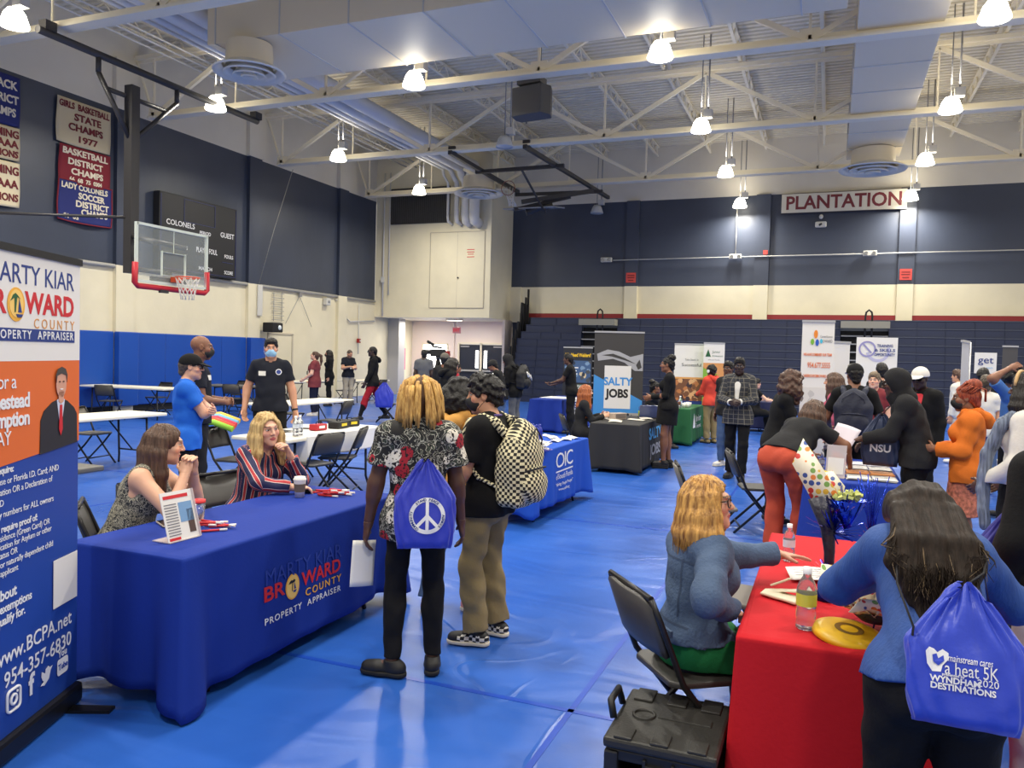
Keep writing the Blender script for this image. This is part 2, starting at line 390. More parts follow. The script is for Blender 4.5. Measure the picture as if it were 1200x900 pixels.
# sheet metal ducts resting on the truss chords
m_duct = mat('duct_white', (226,212,182), .5)
def duct(label, c, d, seams):
    t = empty('air_duct', c, 0, label, 'duct')
    mb = MB(); mb.box((0,0,0), d); mb.build('sheet_metal', m_duct, t, bevel=.01)
    for ax, v in seams:
        mb = MB(); mb.box((v, 0, 0) if ax == 'x' else (0, v, 0), (.025, d[1]+.03, d[2]+.03) if ax == 'x' else (d[0]+.03, .025, d[2]+.03)); mb.build('seam_flange', mat('duct_seam', (196,194,190), .5), t)
duct('wide white rectangular duct crossing the hall overhead at top left', (-5.65, 13.1, 8.05), (11.4, 2.1, 1.05), [('x', -5.5+1.5*k) for k in range(8)])
duct('white rectangular duct running lengthways to the round diffuser by the hall sign', (.9, 19.0, 7.98), (1.36, 11.2, .9), [('y', -5.2+1.6*k) for k in range(7)])
def diffuser(x, y, z, r, label):
    t = empty('round_diffuser', (x, y, z), 0, label, 'diffuser')
    for k, f in enumerate((1.0, .72, .46, .24)):
        mb = MB(); rr = r*f; mb.lathe([(rr,-.02-.03*k),(rr*.97,-.05-.03*k),(rr*.84,.03-.03*k),(rr*.7,.10-.02*k),(rr*.68,.10-.02*k),(rr*.84,.045-.03*k),(rr,-.02-.03*k)], n=40)
        mb.build('cone_ring', mat('diffuser_white', (226,220,204), .3), t)
    mb = MB(); mb.lathe([(r*.66,.05),(r*.62,.50)], n=32); mb.build('neck', m_duct, t)
diffuser(-10.5, 12.25, 7.0, .68, 'large round white ceiling diffuser at the left end of the wide duct')
diffuser(-10.9, 23.75, 7.0, .82, 'round white ceiling diffuser in front of the corner block pipes')
diffuser(.88, 23.5, 7.0, .86, 'round white ceiling diffuser above the hall sign')
# round pipes along the left of the roof, dropping into the corner block
m_pipe = mat('pipe_white', (212,210,205), .45)
for k, (x, r_, lb) in enumerate(((-13.0,.05,'thinnest'), (-12.72,.09,'thin'), (-12.3,.16,'thick'), (-11.75,.24,'thickest'))):
    mb = MB(); z = 8.25
    xe = -13.3+.36*k
    mb.tube([(x,-3,z),(x,25.2,z),(xe,25.9,z-.05),(xe,26.25,z-.25),(xe,26.3,z-.5),(xe,26.3,6.75),(xe,26.35,6.6),(xe,26.75,6.55)], r_ if k < 3 else .2, 12)
    tag(mb.build('roof_pipe', m_pipe), '%s of the four white pipes along the roof that bend into the corner block' % lb, 'pipe', 'roof pipes')
for k in range(3):
    mb = MB(); x = -15.2+.33*k; mb.tube([(x,-3,8.75),(x,26.7,8.75)], .025, 6); tag(mb.build('roof_conduit', m_pipe), 'slim white conduit running along the left edge of the roof', 'conduit', 'roof conduits')
# drop pipes near the block corner
mb = MB(); mb.tube([(-16.2,26.62,3.1),(-16.2,26.62,8.6)], .03, 8); tag(mb.build('drop_pipe', m_pipe), 'thin vertical pipe at the left edge of the corner block', 'pipe')
mb = MB(); mb.tube([(-15.95,26.62,3.9),(-15.95,26.62,8.6)], .022, 8); mb.box((-16.2+.0,26.6,4.5),(.12,.08,.22)); tag(mb.build('drop_conduit', m_pipe), 'second thin vertical conduit beside the pipe on the corner block', 'conduit')
# hanging loudspeaker
sp = empty('hanging_speaker', (-6.0, 15.6, 7.0), R(-8), 'dark grey loudspeaker hanging between the roof trusses', 'speaker')
mb = MB(); mb.prism([(-.36,-.2),(.36,-.26),(.46,.0),(.36,.26),(-.36,.26),(-.42,.1)], .6, Matrix.Translation((0,0,-.3))); mb.build('cabinet', mat('speaker_grey', (70,68,66), .6), sp, bevel=.02)
mb = MB(); mb.box((0,0,.43), (.55,.3,.12)); mb.bar((-.3,.35,-.3),(-.3,.35,.9),.03); mb.bar((.2,0,.45),(.2,0,1.6),.02); mb.build('bracket', mat('speaker_bracket', (88,86,84), .5), sp)

# near basketball goal: pipe, mast, glass board
g = empty('basketball_goal', (-12.2, 12.1, 2.9), 0, 'near basketball goal with glass backboard hung from the roof at left', 'basketball goal')
m_gd = mat('goal_steel', (62,60,60), .45, metal=.3)
mb = MB(); mb.tube([(-.95,-2.2,4.33),(-.95,3.55,4.33)], .07, 12)
for yy in (-2.0, 3.5): mb.box((-.95,yy,4.45),(.18,.22,.16))
mb.build('hanger_pipe', m_gd, g)
mb = MB(); mb.box((-.85,-.25,2.1), (.2,.2,3.7)); mb.build('mast', m_gd, g)
for a, b2 in (((-.95,-.95,4.3),(-.95,-.95,4.0)), ((-.95,-.95,4.0),(-.85,-.3,2.9)), ((-.95,1.0,4.3),(-.95,1.0,4.0)), ((-.95,1.0,4.0),(-.85,-.2,2.9)), ((-.95,-.8,3.75),(-.95,.75,3.75)), ((-.85,-.25,.35),(-.05,0,.25)), ((-.85,-.25,1.0),(-.05,-.4,.8)), ((-.85,-.25,1.0),(-.05,.4,.8))):
    mb = MB(); mb.tube([a, b2], .05, 8); mb.build('brace', m_gd, g)
mb = MB(); mb.tube([(-.85,-.3,1.35),(-4.2,-2.2,1.3)], .03, 8); mb.build('stay_rod', m_gd, g)
mb = MB(); mb.box((0,0,.58), (.02,1.76,1.05)); mb.build('glass_board', mat('board_glass', (200,208,205), .05, alpha=.16), g)
m_bw = mat('board_white', (205,212,200), .4)
mb = MB(); 
for a, b2 in (((0,-.9,.04),(0,.9,.04)), ((0,-.9,1.12),(0,.9,1.12)), ((0,-.9,.02),(0,-.9,1.14)), ((0,.9,.02),(0,.9,1.14))): mb.bar(a, b2, .05, .05)
mb.build('board_frame', m_bw, g)
mb = MB()
for a, b2 in (((.015,-.3,.2),(.015,.3,.2)), ((.015,-.3,.65),(.015,.3,.65)), ((.015,-.3,.18),(.015,-.3,.67)), ((.015,.3,.18),(.015,.3,.67)), ((.015,0,.65),(.015,0,1.1))): mb.bar(a, b2, .012 if a[1] == b2[1] == 0 else .05, .008)
mb.build('target_square', m_bw, g)
mb = MB(); mb.tube([(0,-.92,.38),(0,-.93,.0),(0,-.86,-.06),(0,.86,-.06),(0,.93,.0),(0,.92,.38)], .055, 8); mb.build('edge_pad', mat('pad_red', (186,30,44), .5), g)
mb = MB(); mb.box((.02,-.25,-.12), (.06,.2,.06)); mb.box((-.06,-.05,.1), (.05,.9,.12)); mb.build('mount_plate', m_gd, g)
mb = MB(); ring = [(.38+.23*math.cos(2*PI*k/28), .23*math.sin(2*PI*k/28), .17) for k in range(28)]; mb.tube(ring, .013, 8, closed=True); mb.box((.09,0,.13), (.14,.16,.1)); mb.build('rim', mat('rim_orange', (214,82,44), .4), g)
mb = MB()
for k in range(12):
    for sgn in (1,-1):
        pts = []
        for q in range(6):
            u = q/5; a = 2*PI*(k+sgn*u*2.2)/12; rr = .23-.11*u**.7; pts.append((.38+rr*math.cos(a), rr*math.sin(a), .16-.42*u))
        mb.tube(pts, .007, 5)
mb.build('net', mat('net_white', (224,218,205), .7), g)
# far basketball goal folded up under the roof
f = empty('folded_basketball_goal', (-8.2, 22.6, 6.6), 0, 'second basketball goal folded up flat under the roof', 'basketball goal')
mb = MB()
mb.bar((-1.9,-2.6,.75),(-2.0,2.9,.75),.11); mb.bar((.35,-2.6,.75),(.75,4.6,.75),.11)
for yy in (-2.4,): mb.box((-1.9,yy,.87),(.2,.2,.16)); mb.box((.35,yy,.87),(.2,.2,.16))
mb.build('hanger_rail', m_gd, f)
mb = MB(); mb.bar((-2.1,-.4,.7),(.75,-.4,.72),.1); mb.bar((-1.9,2.4,.55),(1.1,2.6,.55),.1); mb.bar((-1.2,1.2,.05),(.9,2.2,.5),.13); mb.bar((-1.6,1.6,-.1),(.2,2.0,.3),.1); mb.bar((-.6,1.8,-.2),(-.6,-.4,.7),.05); mb.build('fold_arm', m_gd, f)
mb = MB(); mb.tube([(-1.3,1.9,-.15),(-.5,2.2,.15)], .13, 10); mb.build('winch_roller', m_gd, f)
mb = MB(); mb.box((-1.1,2.1,.0), (1.8,1.05,.04), (R(8),0,0)); mb.build('glass_board', mat('board_grey', (150,154,158), .2), f)
mb = MB(); mb.tube([(-1.55+.23*math.cos(2*PI*k/24), .9, .45+.23*math.sin(2*PI*k/24)) for k in range(24)], .012, 6, closed=True); mb.build('rim', mat('rim_far', (150,90,70), .5), f)
mb = MB()
for k in range(10): mb.tube([(-1.55+.2*math.cos(2*PI*k/10),.92,.4+.1*math.sin(2*PI*k/10)),(-1.5+.1*math.cos(2*PI*k/10+.8),1.0,.12),(-1.45+.13*math.cos(2*PI*k/10+1.6),1.1,-.1)], .01, 4)
mb.build('net', mat('net_white', (224,218,205)), f)
# ------------------------------------------------------------------ tables, cloths, chairs
m_tw = mat('table_plastic', (238,232,212), .45, bump=(30,.05)); m_tg = mat('table_grey', (96,94,90), .5, bump=(30,.05)); m_leg = mat('leg_steel', (34,34,38), .4, metal=.3)
def folding_table(loc, rz, label, L=1.83, W=.76, H=.74, top=None, group='bare folding tables'):
    t = empty('folding_table', loc, rz, label, 'table', group)
    mb = MB(); mb.box((0,0,H-.022), (L,W,.044)); mb.build('table_top', top or m_tw, t, bevel=.012)
    mb = MB(); mb.box((0,0,H-.055), (L*.86,.04,.025)); mb.build('apron', m_leg, t)
    for s in (-1,1):
        x = s*(L/2-.28)
        for q in (-1,1):
            mb = MB(); mb.tube([(x,q*W*.36,H-.05),(x+s*.02,q*W*.36,.12),(x+s*.04,q*W*.40,.0)], .015, 8); mb.build('leg', m_leg, t)
        mb = MB(); mb.tube([(x+s*.02,-W*.36,.2),(x+s*.02,W*.36,.2)], .012, 6); mb.tube([(x,-W*.36,H-.07),(x,W*.36,H-.07)], .012, 6); mb.tube([(x+s*.01,0,.2),(x-s*.42,0,H-.06)], .011, 6); mb.build('leg_brace', m_leg, t)
    return t
folding_table((-9.32,7.88,0), R(90), 'bare white folding table behind the brunette seated woman, long side to the camera')
folding_table((-15.25,13.95,0), R(4), 'bare white folding table pushed near the blue pads at far left', L=2.44)
folding_table((-9.24,12.4,0), R(90), 'bare white folding table behind the man in the surgical mask', L=2.3)
tD = folding_table((-5.76,7.95,0), R(90), 'white folding table with a cloth half over it, behind the striped shirt', L=2.0)
folding_table((-5.78,3.75,0), R(90), 'grey folding table just right of the tall left banner', top=m_tg)
folding_table((-14.3,16.45,0), R(15), 'dark grey folding table before the blue pads, beside the bald man', L=1.6, top=m_tg)
folding_table((-15.2,20.6,0), R(90), 'white folding table by the left wall behind the maroon shirt')
folding_table((-14.6,22.9,0), R(82), 'white folding table by the left wall behind the man in khakis')

def cloth_fn(L, W, H, drop, rip, bulge, seed, slope=.016):
    rg = random.Random(seed); ph = [rg.uniform(0, 6.28) for _ in range(6)]; per = 2*(L+W); rc = .03
    def pos(s):
        """perimeter parameter -> point, outward normal, corner nearness"""
        s %= per; cs = ((-L/2,-W/2), (L/2,-W/2), (L/2,W/2), (-L/2,W/2)); ds = ((1,0),(0,1),(-1,0),(0,-1)); ls = (L,W,L,W)
        k = 0
        while s > ls[k]: s -= ls[k]; k += 1
        c, d = cs[k], ds[k]; p = (c[0]+d[0]*s, c[1]+d[1]*s); n = (d[1], -d[0])
        dl, dr = s, ls[k]-s; e = min(dl, dr); w = max(0, 1-e/.09)*.5
        if w > 0:
            o = ds[(k-1) % 4] if dl < dr else ds[(k+1) % 4]; n2 = (o[1], -o[0])
            n = (n[0]*(1-w)+n2[0]*w, n[1]*(1-w)+n2[1]*w); q = math.hypot(*n); n = (n[0]/q, n[1]/q)
        return p, n, e
    def off(s, v, e):
        r = rip*(v**1.2)*(math.sin(s*9+ph[0])*.5+math.sin(s*17+ph[1])*.3+math.sin(s*31+ph[2])*.2)
        b = bulge*v*(math.exp(-(e/.11)**2)-.45*math.exp(-((e-.2)/.07)**2))
        return .004+slope*v+r+b
    return pos, off, per
def tablecloth(name, loc, rz, L, W, H, drop, m, label, rip=.02, bulge=.09, seed=1, cat='tablecloth', group=None, hem=.0, nv=12, dens=70, mats=None):
    pos, off, per = cloth_fn(L, W, H, drop, rip, bulge, seed)
    n = int(per*dens); vs, fs = [], []; rg = random.Random(seed)
    rows = [('t', .97)]+[('s', v) for v in [0,.012,.03]+[(k/nv)**.9 for k in range(1, nv+1)]]
    h0 = rg.uniform(0,6)
    for kind, v in rows:
        for k in range(n):
            s = per*k/n; p, nn, e = pos(s)
            if kind == 't': vs.append((p[0]*max(v,.001), p[1]*max(v,.001), H+.001*math.sin(p[0]*v*9)*math.sin(p[1]*v*11+1)))
            else:
                o = off(s, v, e); rnd_ = .006*(1-v) if v < .03 else 0
                z = H-drop*v-(.004 if v == 0 else 0)
                if v > .03: z -= v*hem*(math.sin(s*2.1+h0)*.5+math.sin(s*5+h0)*.3)-v*.0
                z -= v*bulge*.45*math.exp(-(e/.12)**2)
                vs.append((p[0]+nn[0]*(o-(.006 if v == 0 else 0)), p[1]+nn[1]*(o-(.006 if v == 0 else 0)), max(z, .006)))
    for i in range(len(rows)-1):
        for k in range(n): fs.append((i*n+k, i*n+(k+1) % n, (i+1)*n+(k+1) % n, (i+1)*n+k))
    mb = MB(); mb.add(vs, [tuple(reversed(f)) for f in fs], True); mb.f.append(list(range(n))); mb.m.append(0); mb.sm.append(False)
    o = mb.build(name, m, None, loc, (0,0,rz)); md = o.modifiers.new('cloth', 'SOLIDIFY'); md.thickness = .003; md.offset = -1
    tag(o, label, cat, group); o.select_set(False)
    def surf(side, a, z):
        """local point on the hanging cloth: side 0 = -Y face (a along +X), 1 = +X face (a along +Y), 2 = +Y, 3 = -X; a from the face centre"""
        base = (0, L, L+W, 2*L+W)[side]; half = ((L,W,L,W)[side])/2; s = base+half+a
        v = min(1, max(0, (H-z)/drop)); p, nn, e = pos(s); q = off(s, v, e)
        return Vector((p[0]+nn[0]*q, p[1]+nn[1]*q, z)), Vector((nn[0], nn[1], 0))
    o['_'] = 0; del o['_']
    return o, surf
def cloth_text(o, surf, side, s, size, m, a, z, lift=.005, name='lettering', **kw):
    me = text_mesh(s, size, **kw); me.materials.append(m)
    for v in me.vertices:
        p, n = surf(side, a+v.co.x, z+v.co.y); v.co = p+n*(lift+v.co.z)
    ob = bpy.data.objects.new(name, me); C.objects.link(ob); ob.parent = o; return ob
def cloth_patch(o, surf, side, outlines, m, a, z, lift=.005, name='printed_emblem'):
    """flat printed shapes following the cloth; outlines = [(points, extra lift)]"""
    mb = MB()
    for k, (pts, up) in enumerate(outlines):
        mb.cur = k if isinstance(m, list) and len(m) == len(outlines) else 0
        q = []
        for x, y in pts: p, n = surf(side, a+x, z+y); q.append(p+n*(lift+up))
        c = sum(q, Vector())/len(q); mb.add([c]+q, [(0, 1+i, 1+(i+1) % len(q)) for i in range(len(q))], False)
    return mb.build(name, m, o)
m_cb = mat('cloth_royal', (20,50,142), .8, bump=(55,.06), spec=.25, var=(1.6,.05))
m_cb2 = mat('cloth_blue', (30,80,184), .8, bump=(55,.06), spec=.25)
m_cb3 = mat('cloth_violet_blue', (32,58,148), .8, bump=(50,.06), spec=.25)
m_cr = mat('cloth_red', (192,22,34), .8, bump=(55,.08), spec=.25, var=(1.5,.05))
m_ck = mat('cloth_black', (38,37,37), .8, bump=(50,.06))
m_cg = mat('cloth_green', (22,92,48), .75, bump=(50,.06))
m_cn = mat('cloth_dark_navy', (28,34,74), .8, bump=(50,.06))
m_wprint = mat('print_white', (236,236,236), .6); m_rprint = mat('print_red', (206,36,44), .6); m_yprint = mat('print_amber', (240,176,60), .6)
m_ghost = mat('print_dark_blue', (30,58,150), .6); m_kprint = mat('print_black', (26,26,28), .6); m_lblue = mat('print_sky', (84,170,224), .6); m_nprint = mat('print_navy', (36,58,128), .6); m_gprint = mat('print_green', (30,92,52), .6); m_gryprint = mat('print_grey', (120,120,124), .6); m_or = mat('print_orange', (226,108,44), .6)

def cloth_table(label, loc, rz, L, W):
    """the table hidden under a long cloth: only its legs and edge can show"""
    t = folding_table(loc, rz, label, L-.03, W-.03, .732, group='folding tables under long cloths'); return t
# broward table
cloth_table('folding table under the long royal blue cloth at left', (-3.1,3.765,0), R(90), 1.95, .73)
c1, s1 = tablecloth('tablecloth', (-3.1,3.765,.003), R(90), 1.95, .73, .737, .66, m_cb, 'royal blue cloth printed with the county appraiser lettering, at left', rip=.012, bulge=.10, seed=3, hem=.03)
a0 = -.07
cloth_text(c1, s1, 0, 'MARTY KIAR', .12, m_ghost, a0+.01, .495, width=.70)
cloth_text(c1, s1, 0, 'BR', .11, m_rprint, a0-.268, .41, bold=.02, width=.17); cloth_text(c1, s1, 0, 'WARD', .11, m_rprint, a0+.158, .41, bold=.02, width=.38)
cloth_text(c1, s1, 0, 'COUNTY', .06, m_yprint, a0+.18, .33, width=.35, bold=.01, space=1.3)
cloth_text(c1, s1, 0, 'PROPERTY  APPRAISER', .05, m_wprint, a0, .268, width=.70, bold=.006, space=1.2)
def emblem(o, surf, side, a, z, k=1.0):
    palm = [(-.03,.03),(-.045,.022),(-.03,.04),(-.015,.046),(-.002,.04),(.012,.047),(.03,.038),(.02,.026),(.004,.034),(-.004,-.03),(-.012,-.03),(-.006,.033)]
    cloth_patch(o, surf, side, [([(x*k,y*k) for x,y in ellipse(.075,.085)], 0), ([(x*k,y*k) for x,y in ellipse(.066,.076)], .0008), ([(x*k,y*k) for x,y in palm], .0016), ([(x*k,y*k) for x,y in ((.012,-.02),(.016,.03),(.036,-.02))], .0016), ([(x*k,y*k) for x,y in ((-.0,-.026),(.042,-.026),(.032,-.042),(.008,-.042))], .0016)],
                [m_yprint, mat('print_gold', (250,206,110), .6), m_kprint, m_nprint, m_nprint], a, z)
emblem(c1, s1, 0, a0-.115, .40, .84)
# OIC table
cloth_table('folding table under the blue cloth with the OIC logo', (-3.06,8.3,0), R(90), 1.88, .73)
c2, s2 = tablecloth('tablecloth', (-3.06,8.3,.003), R(90), 1.88, .73, .737, .62, m_cb2, 'bright blue cloth with a white OIC logo, in the middle of the hall', rip=.03, bulge=.07, seed=5, hem=.03)
cloth_text(c2, s2, 0, 'OIC', .235, m_wprint, .01, .575, width=.58, space=.85)
cloth_patch(c2, s2, 0, [([(-.29,-.008),(.29,-.008),(.29,.008),(-.29,.008)], 0)], m_wprint, .01, .465)
cloth_text(c2, s2, 0, 'of South Florida', .085, m_wprint, .01, .405, width=.56); cloth_text(c2, s2, 0, '"Helping People Prosper"', .05, m_wprint, .01, .32, width=.56); cloth_text(c2, s2, 0, 'www.oicsfl.org', .045, m_wprint, .01, .26, width=.30)
# salty jobs table
cloth_table('folding table under the black cloth lettered SALTY JOBS', (-2.93,12.33,0), R(90), 1.83, .74)
c3, s3 = tablecloth('tablecloth', (-2.93,12.33,.003), R(90), 1.83, .74, .737, .68, m_ck, 'black cloth lettered SALTY JOBS beside the woman in the black dress', rip=.012, bulge=.05, seed=7)
cloth_text(c3, s3, 0, 'SALTY', .24, m_lblue, .24, .53, width=.95, bold=.03); cloth_text(c3, s3, 0, 'JOBS', .24, mat('print_silver', (170,170,172), .6), .24, .27, width=.84, bold=.03)
# table with the white runner
cloth_table('folding table under the blue cloth with a white runner, by the bleachers', (-5.88,17.7,0), R(90), 2.0, .76)
c4, s4 = tablecloth('tablecloth', (-5.88,17.7,.003), R(90), 2.0, .76, .737, .7, m_cb3, 'blue cloth under a white runner, far table by the bleachers', rip=.03, bulge=.06, seed=9)
ru, sr = tablecloth('table_runner', (-5.87,17.75,.004), R(90), .78, .79, .743, .42, mat('cloth_white', (226,224,220), .7, bump=(40,.05)), 'white table runner lettered on the far blue table', rip=.012, bulge=.02, seed=10, cat='table runner')
cloth_text(ru, sr, 0, 'FEDEX', .2, m_nprint, 0, .58, width=.55, bold=.03); cloth_patch(ru, sr, 0, [([(-.22,-.03),(.2,-.03),(.2,.03),(-.22,.03)], 0), ([(-.22,-.13),(.1,-.13),(.1,-.09),(-.22,-.09)], 0)], m_gryprint, 0, .46)
# green table
cloth_table('folding table under the dark green cloth', (-2.9,16.75,0), R(90), 1.83, .74)
c5, s5 = tablecloth('tablecloth', (-2.9,16.75,.003), R(90), 1.83, .74, .737, .69, m_cg, 'dark green cloth with a white logo behind the woman in the black dress', rip=.03, bulge=.06, seed=11)
cloth_text(c5, s5, 0, 'Junior', .2, m_wprint, .05, .5, width=.7); cloth_text(c5, s5, 0, 'Achievement', .13, m_wprint, .05, .34, width=.62); cloth_patch(c5, s5, 0, [([(-.12,-.14),(.0,.16),(.1,-.14)], 0)], m_wprint, -.45, .47)
# navy table far back
cloth_table('folding table under the dark navy cloth far behind the plaid jacket', (-2.2,20.5,0), 0, 1.83, .74)
tablecloth('tablecloth', (-2.2,20.5,.003), 0, 1.83, .74, .737, .66, m_cn, 'dark navy cloth on the farthest table, behind the plaid jacket', rip=.03, bulge=.06, seed=13)
# blue table right
cloth_table('folding table under the violet blue cloth of leaflets at right', (.22,7.98,0), R(90), 1.83, .76)
tablecloth('tablecloth', (.22,7.98,.003), R(90), 1.83, .76, .737, .68, m_cb3, 'violet blue cloth spread with leaflets, right of the bending woman', rip=.015, bulge=.05, seed=15)
# red table
cloth_table('folding table under the fitted red cloth in the right foreground', (.11,3.83,0), R(90), 1.86, .76)
tablecloth('tablecloth', (.11,3.83,.003), R(90), 1.86, .76, .737, .7, m_cr, 'fitted red cloth on the table in the right foreground', rip=.012, bulge=.03, seed=17)
# white cloth half over table D
o = tablecloth('tablecloth', (-5.76,8.12,.004), R(90), 1.64, .775, .742, .25, mat('cloth_white', (226,224,220)), 'white cloth half covering the white table behind the striped shirt', rip=.012, bulge=.03, seed=19, hem=.05)

# folding chairs
m_ch = mat('chair_frame', (40,39,40), .35, metal=.4); m_chp = mat('chair_panel', (58,56,54), .45); m_chg = mat('chair_panel_grey', (104,100,92), .5)
def chair_mesh(pm):
    t = empty('folding_chair')
    for s in (-1,1):
        mb = MB(); x = .215*s; mb.tube([(x*.9,-.30,.80),(x,-.27,.72),(x,-.16,.46),(x,.05,.2),(x,.22,.0)], .013, 8); mb.build('front_leg', m_ch, t)
        mb = MB(); x = .18*s; mb.tube([(x,.17,.44),(x,.05,.30),(x,-.26,.0)], .013, 8); mb.build('rear_leg', m_ch, t)
    [MB().tube(pts, r_, 8).build('crossbar', m_ch, t) for pts, r_ in (([(-.2,.13,.11),(.2,.13,.11)],.009), ([(-.18,-.2,.07),(.18,-.2,.07)],.009), ([(-.195,-.30,.80),(.195,-.30,.80)],.013))]
    mb = MB(); n = 12
    vs, fs = [], []
    for i in range(n+1):
        a = -1+2*i/n; dy = .025*(a*a-1)
        h = .80-.03*abs(a)**6
        for z, t2 in ((.57,0),(.60,0),(h,0)): vs.append((a*.205, -.225-(z-.57)*.36+dy, z))
    for i in range(n):
        for k in range(2): fs.append((i*3+k, (i+1)*3+k, (i+1)*3+k+1, i*3+k+1))
    mb.add(vs, fs, True); o = mb.build('backrest', pm, t); md = o.modifiers.new('s', 'SOLIDIFY'); md.thickness = .018; md.offset = 0; 
    mb = MB(); mb.prism([(-.19,-.16),(-.15,-.2),(.15,-.2),(.19,-.16),(.2,.15),(.16,.2),(-.16,.2),(-.2,.15)], .026, Matrix.Translation((0,.01,.43))); mb.build('seat', pm, t, bevel=.008)
    return t
ch_k = chair_mesh(m_chp); ch_g = chair_mesh(m_chg); used = {}
def chair(x, y, rz, label, grey=False, group=None):
    src = ch_g if grey else ch_k
    if src.name in used: o = dup(src, (x,y,0), rz)
    else: o = src; used[src.name] = 1; o.location = (x,y,0); o.rotation_euler = (0,0,rz)
    tag(o, label, 'chair', 'folding chairs'); return o
# rz: a chair at rz faces its local +Y
chair(-9.75, 8.2, R(-82), 'grey folding chair behind the bare white table at left, its back above the table edge', True)
chair(-15.0, 13.1, R(20), 'dark folding chair in front of the bare white table at far left')
chair(-15.35, 14.75, R(178), 'dark folding chair behind the right end of the white table at far left')
chair(-14.9, 17.2, R(195), 'dark folding chair behind the dark grey table by the blue pads')
chair(-13.8, 15.75, R(20), 'dark folding chair in front of the dark grey table by the blue pads')
chair(-6.62, 8.62, R(-90), 'dark folding chair right of the man in the surgical mask, facing the white table')
chair(-5.42, 7.98, R(-250), 'dark folding chair tucked under the white table in front of the half cloth')
chair(-5.35, 7.35, R(80), 'dark folding chair under the left end of the half covered white table')
chair(-6.24, 7.17, R(-80), 'dark folding chair behind the blonde woman, carrying the striped sleeping mat')
chair(-8.35, 12.1, R(100), 'dark folding chair in front of the white table behind the masked man')
chair(-9.9, 12.9, R(-95), 'dark folding chair behind the far white table, left of the red trousers')
chair(-14.35, 21.35, R(95), 'dark folding chair between the maroon shirt and the left wall table')
chair(-13.75, 22.3, R(85), 'dark folding chair between the woman in black and the man in khakis')
chair(-3.98, 3.98, R(-95), 'dark folding chair at the blue table between the two seated women')
chair(-5.13, 2.97, R(60), 'dark folding chair under the grey table beside the left banner')
chair(-10.0, 16.75, R(-60), 'dark folding chair behind the man in red trousers, a blue bag beside it')
chair(-.92, 7.05, R(-75), 'grey black folding chair right behind the blonde hair, farther up the aisle', True)
chair(-.40, 4.42, R(-100), 'grey folding chair at the far end of the red table, behind the outstretched hand', True)
chair(-.62, 8.35, R(-75), 'black folding chair left of the bending woman')
P38chair = chair(-.48, 3.31, R(-52), 'black folding chair carrying the woman in the denim jacket')
chair(-3.74, 3.46, R(-44), 'dark folding chair under the brunette seated woman')
chair(-3.82, 4.50, R(-98), 'dark folding chair under the blonde woman in stripes')
chair(-3.62, 11.95, R(-62), 'dark folding chair under the red haired woman')
chair(-3.2, 15.1, R(-68), 'dark folding chair under the woman seated behind the black table')
# ------------------------------------------------------------------ printed banners and signs
m_bbar = mat('banner_bar', (30,30,32), .4, metal=.3); m_alu = mat('banner_alu', (186,186,188), .35, metal=.5)
m_paper = mat('print_paper', (232,229,222), .55)
def rects(parent, name, m, *rs, y=-.004):
    mb = MB()
    for x0, x1, z0, z1 in rs: mb.box(((x0+x1)/2, y, (z0+z1)/2), (x1-x0, .002, z1-z0))
    return mb.build(name, m, parent)
def shape(parent, name, m, *outs, y=-.006):
    mb = MB()
    for pts in outs: mb.prism(pts, .0015, Matrix.Translation((0, y, 0)) @ Matrix.Rotation(PI/2, 4, 'X'))
    return mb.build(name, m, parent)
def roll_banner(label, loc, rz, w, h, m, bar=None, x0=None, group=None):
    t = empty('roll_up_banner', loc, rz, label, 'banner', group)
    a = -w/2 if x0 is None else x0
    mb = MB(); mb.box((a+w/2, .03, .05), (w+.03, .12, .1)); mb.build('base_case', bar or m_alu, t, bevel=.02)
    for x in (a+.12*w, a+.88*w):
        mb = MB(); mb.prism([(-.03,-.2),(.03,-.2),(.035,.2),(-.035,.2)], .014, Matrix.Translation((x, -.02, .0))); mb.build('foot', bar or m_alu, t)
    mb = MB(); mb.tube([(a+w/2, .05, .08), (a+w/2, .05, h)], .012, 8); mb.build('pole', m_alu, t)
    mb = MB(); mb.box((a+w/2, .0, h+.008), (w+.01, .03, .03)); mb.build('top_rail', bar or m_alu, t)
    mb = MB(); mb.box((a+w/2, .0, (h+.09)/2), (w, .002, h-.09)); mb.build('printed_sheet', m, t)
    return t
# tall banner in the left foreground
b = roll_banner('tall county appraiser banner standing in the left foreground', (-3.30,2.70,0), R(113.6), .86, 2.09, mat('print_royal', (32,70,158), .5), m_bbar, -.86)
rects(b, 'white_field', m_paper, (-.86,0,1.64,2.085))
shape(b, 'orange_field', m_or, [(-.86,1.2),(0,1.26),(0,1.64),(-.86,1.64)], y=-.003)
text('MARTY KIAR', .115, m_nprint, b, (-.055,-.006,1.995), align='RIGHT', space=.98)
text('BR', .13, m_rprint, b, (-.575,-.006,1.875), align='RIGHT', bold=.03); text('WARD', .125, m_rprint, b, (-.055,-.006,1.88), align='RIGHT', bold=.03)
shape(b, 'sun_disc', m_yprint, ellipse(.06,.07,28,-.505,1.872)); shape(b, 'sun_core', mat('print_gold', (250,206,110)), ellipse(.048,.057,28,-.505,1.876), y=-.007)
shape(b, 'palm_mark', m_gprint, [(-.52,1.9),(-.548,1.885),(-.53,1.91),(-.515,1.918),(-.5,1.91),(-.482,1.896),(-.503,1.903),(-.513,1.84),(-.519,1.84)], y=-.009)
shape(b, 'sail_mark', m_nprint, [(-.495,1.84),(-.488,1.895),(-.47,1.84)], [(-.51,1.833),(-.462,1.833),(-.472,1.82),(-.5,1.82)], y=-.009)
text('COUNTY', .06, mat('print_tan', (214,150,80), .6), b, (-.05,-.006,1.797), align='RIGHT', space=1.5)
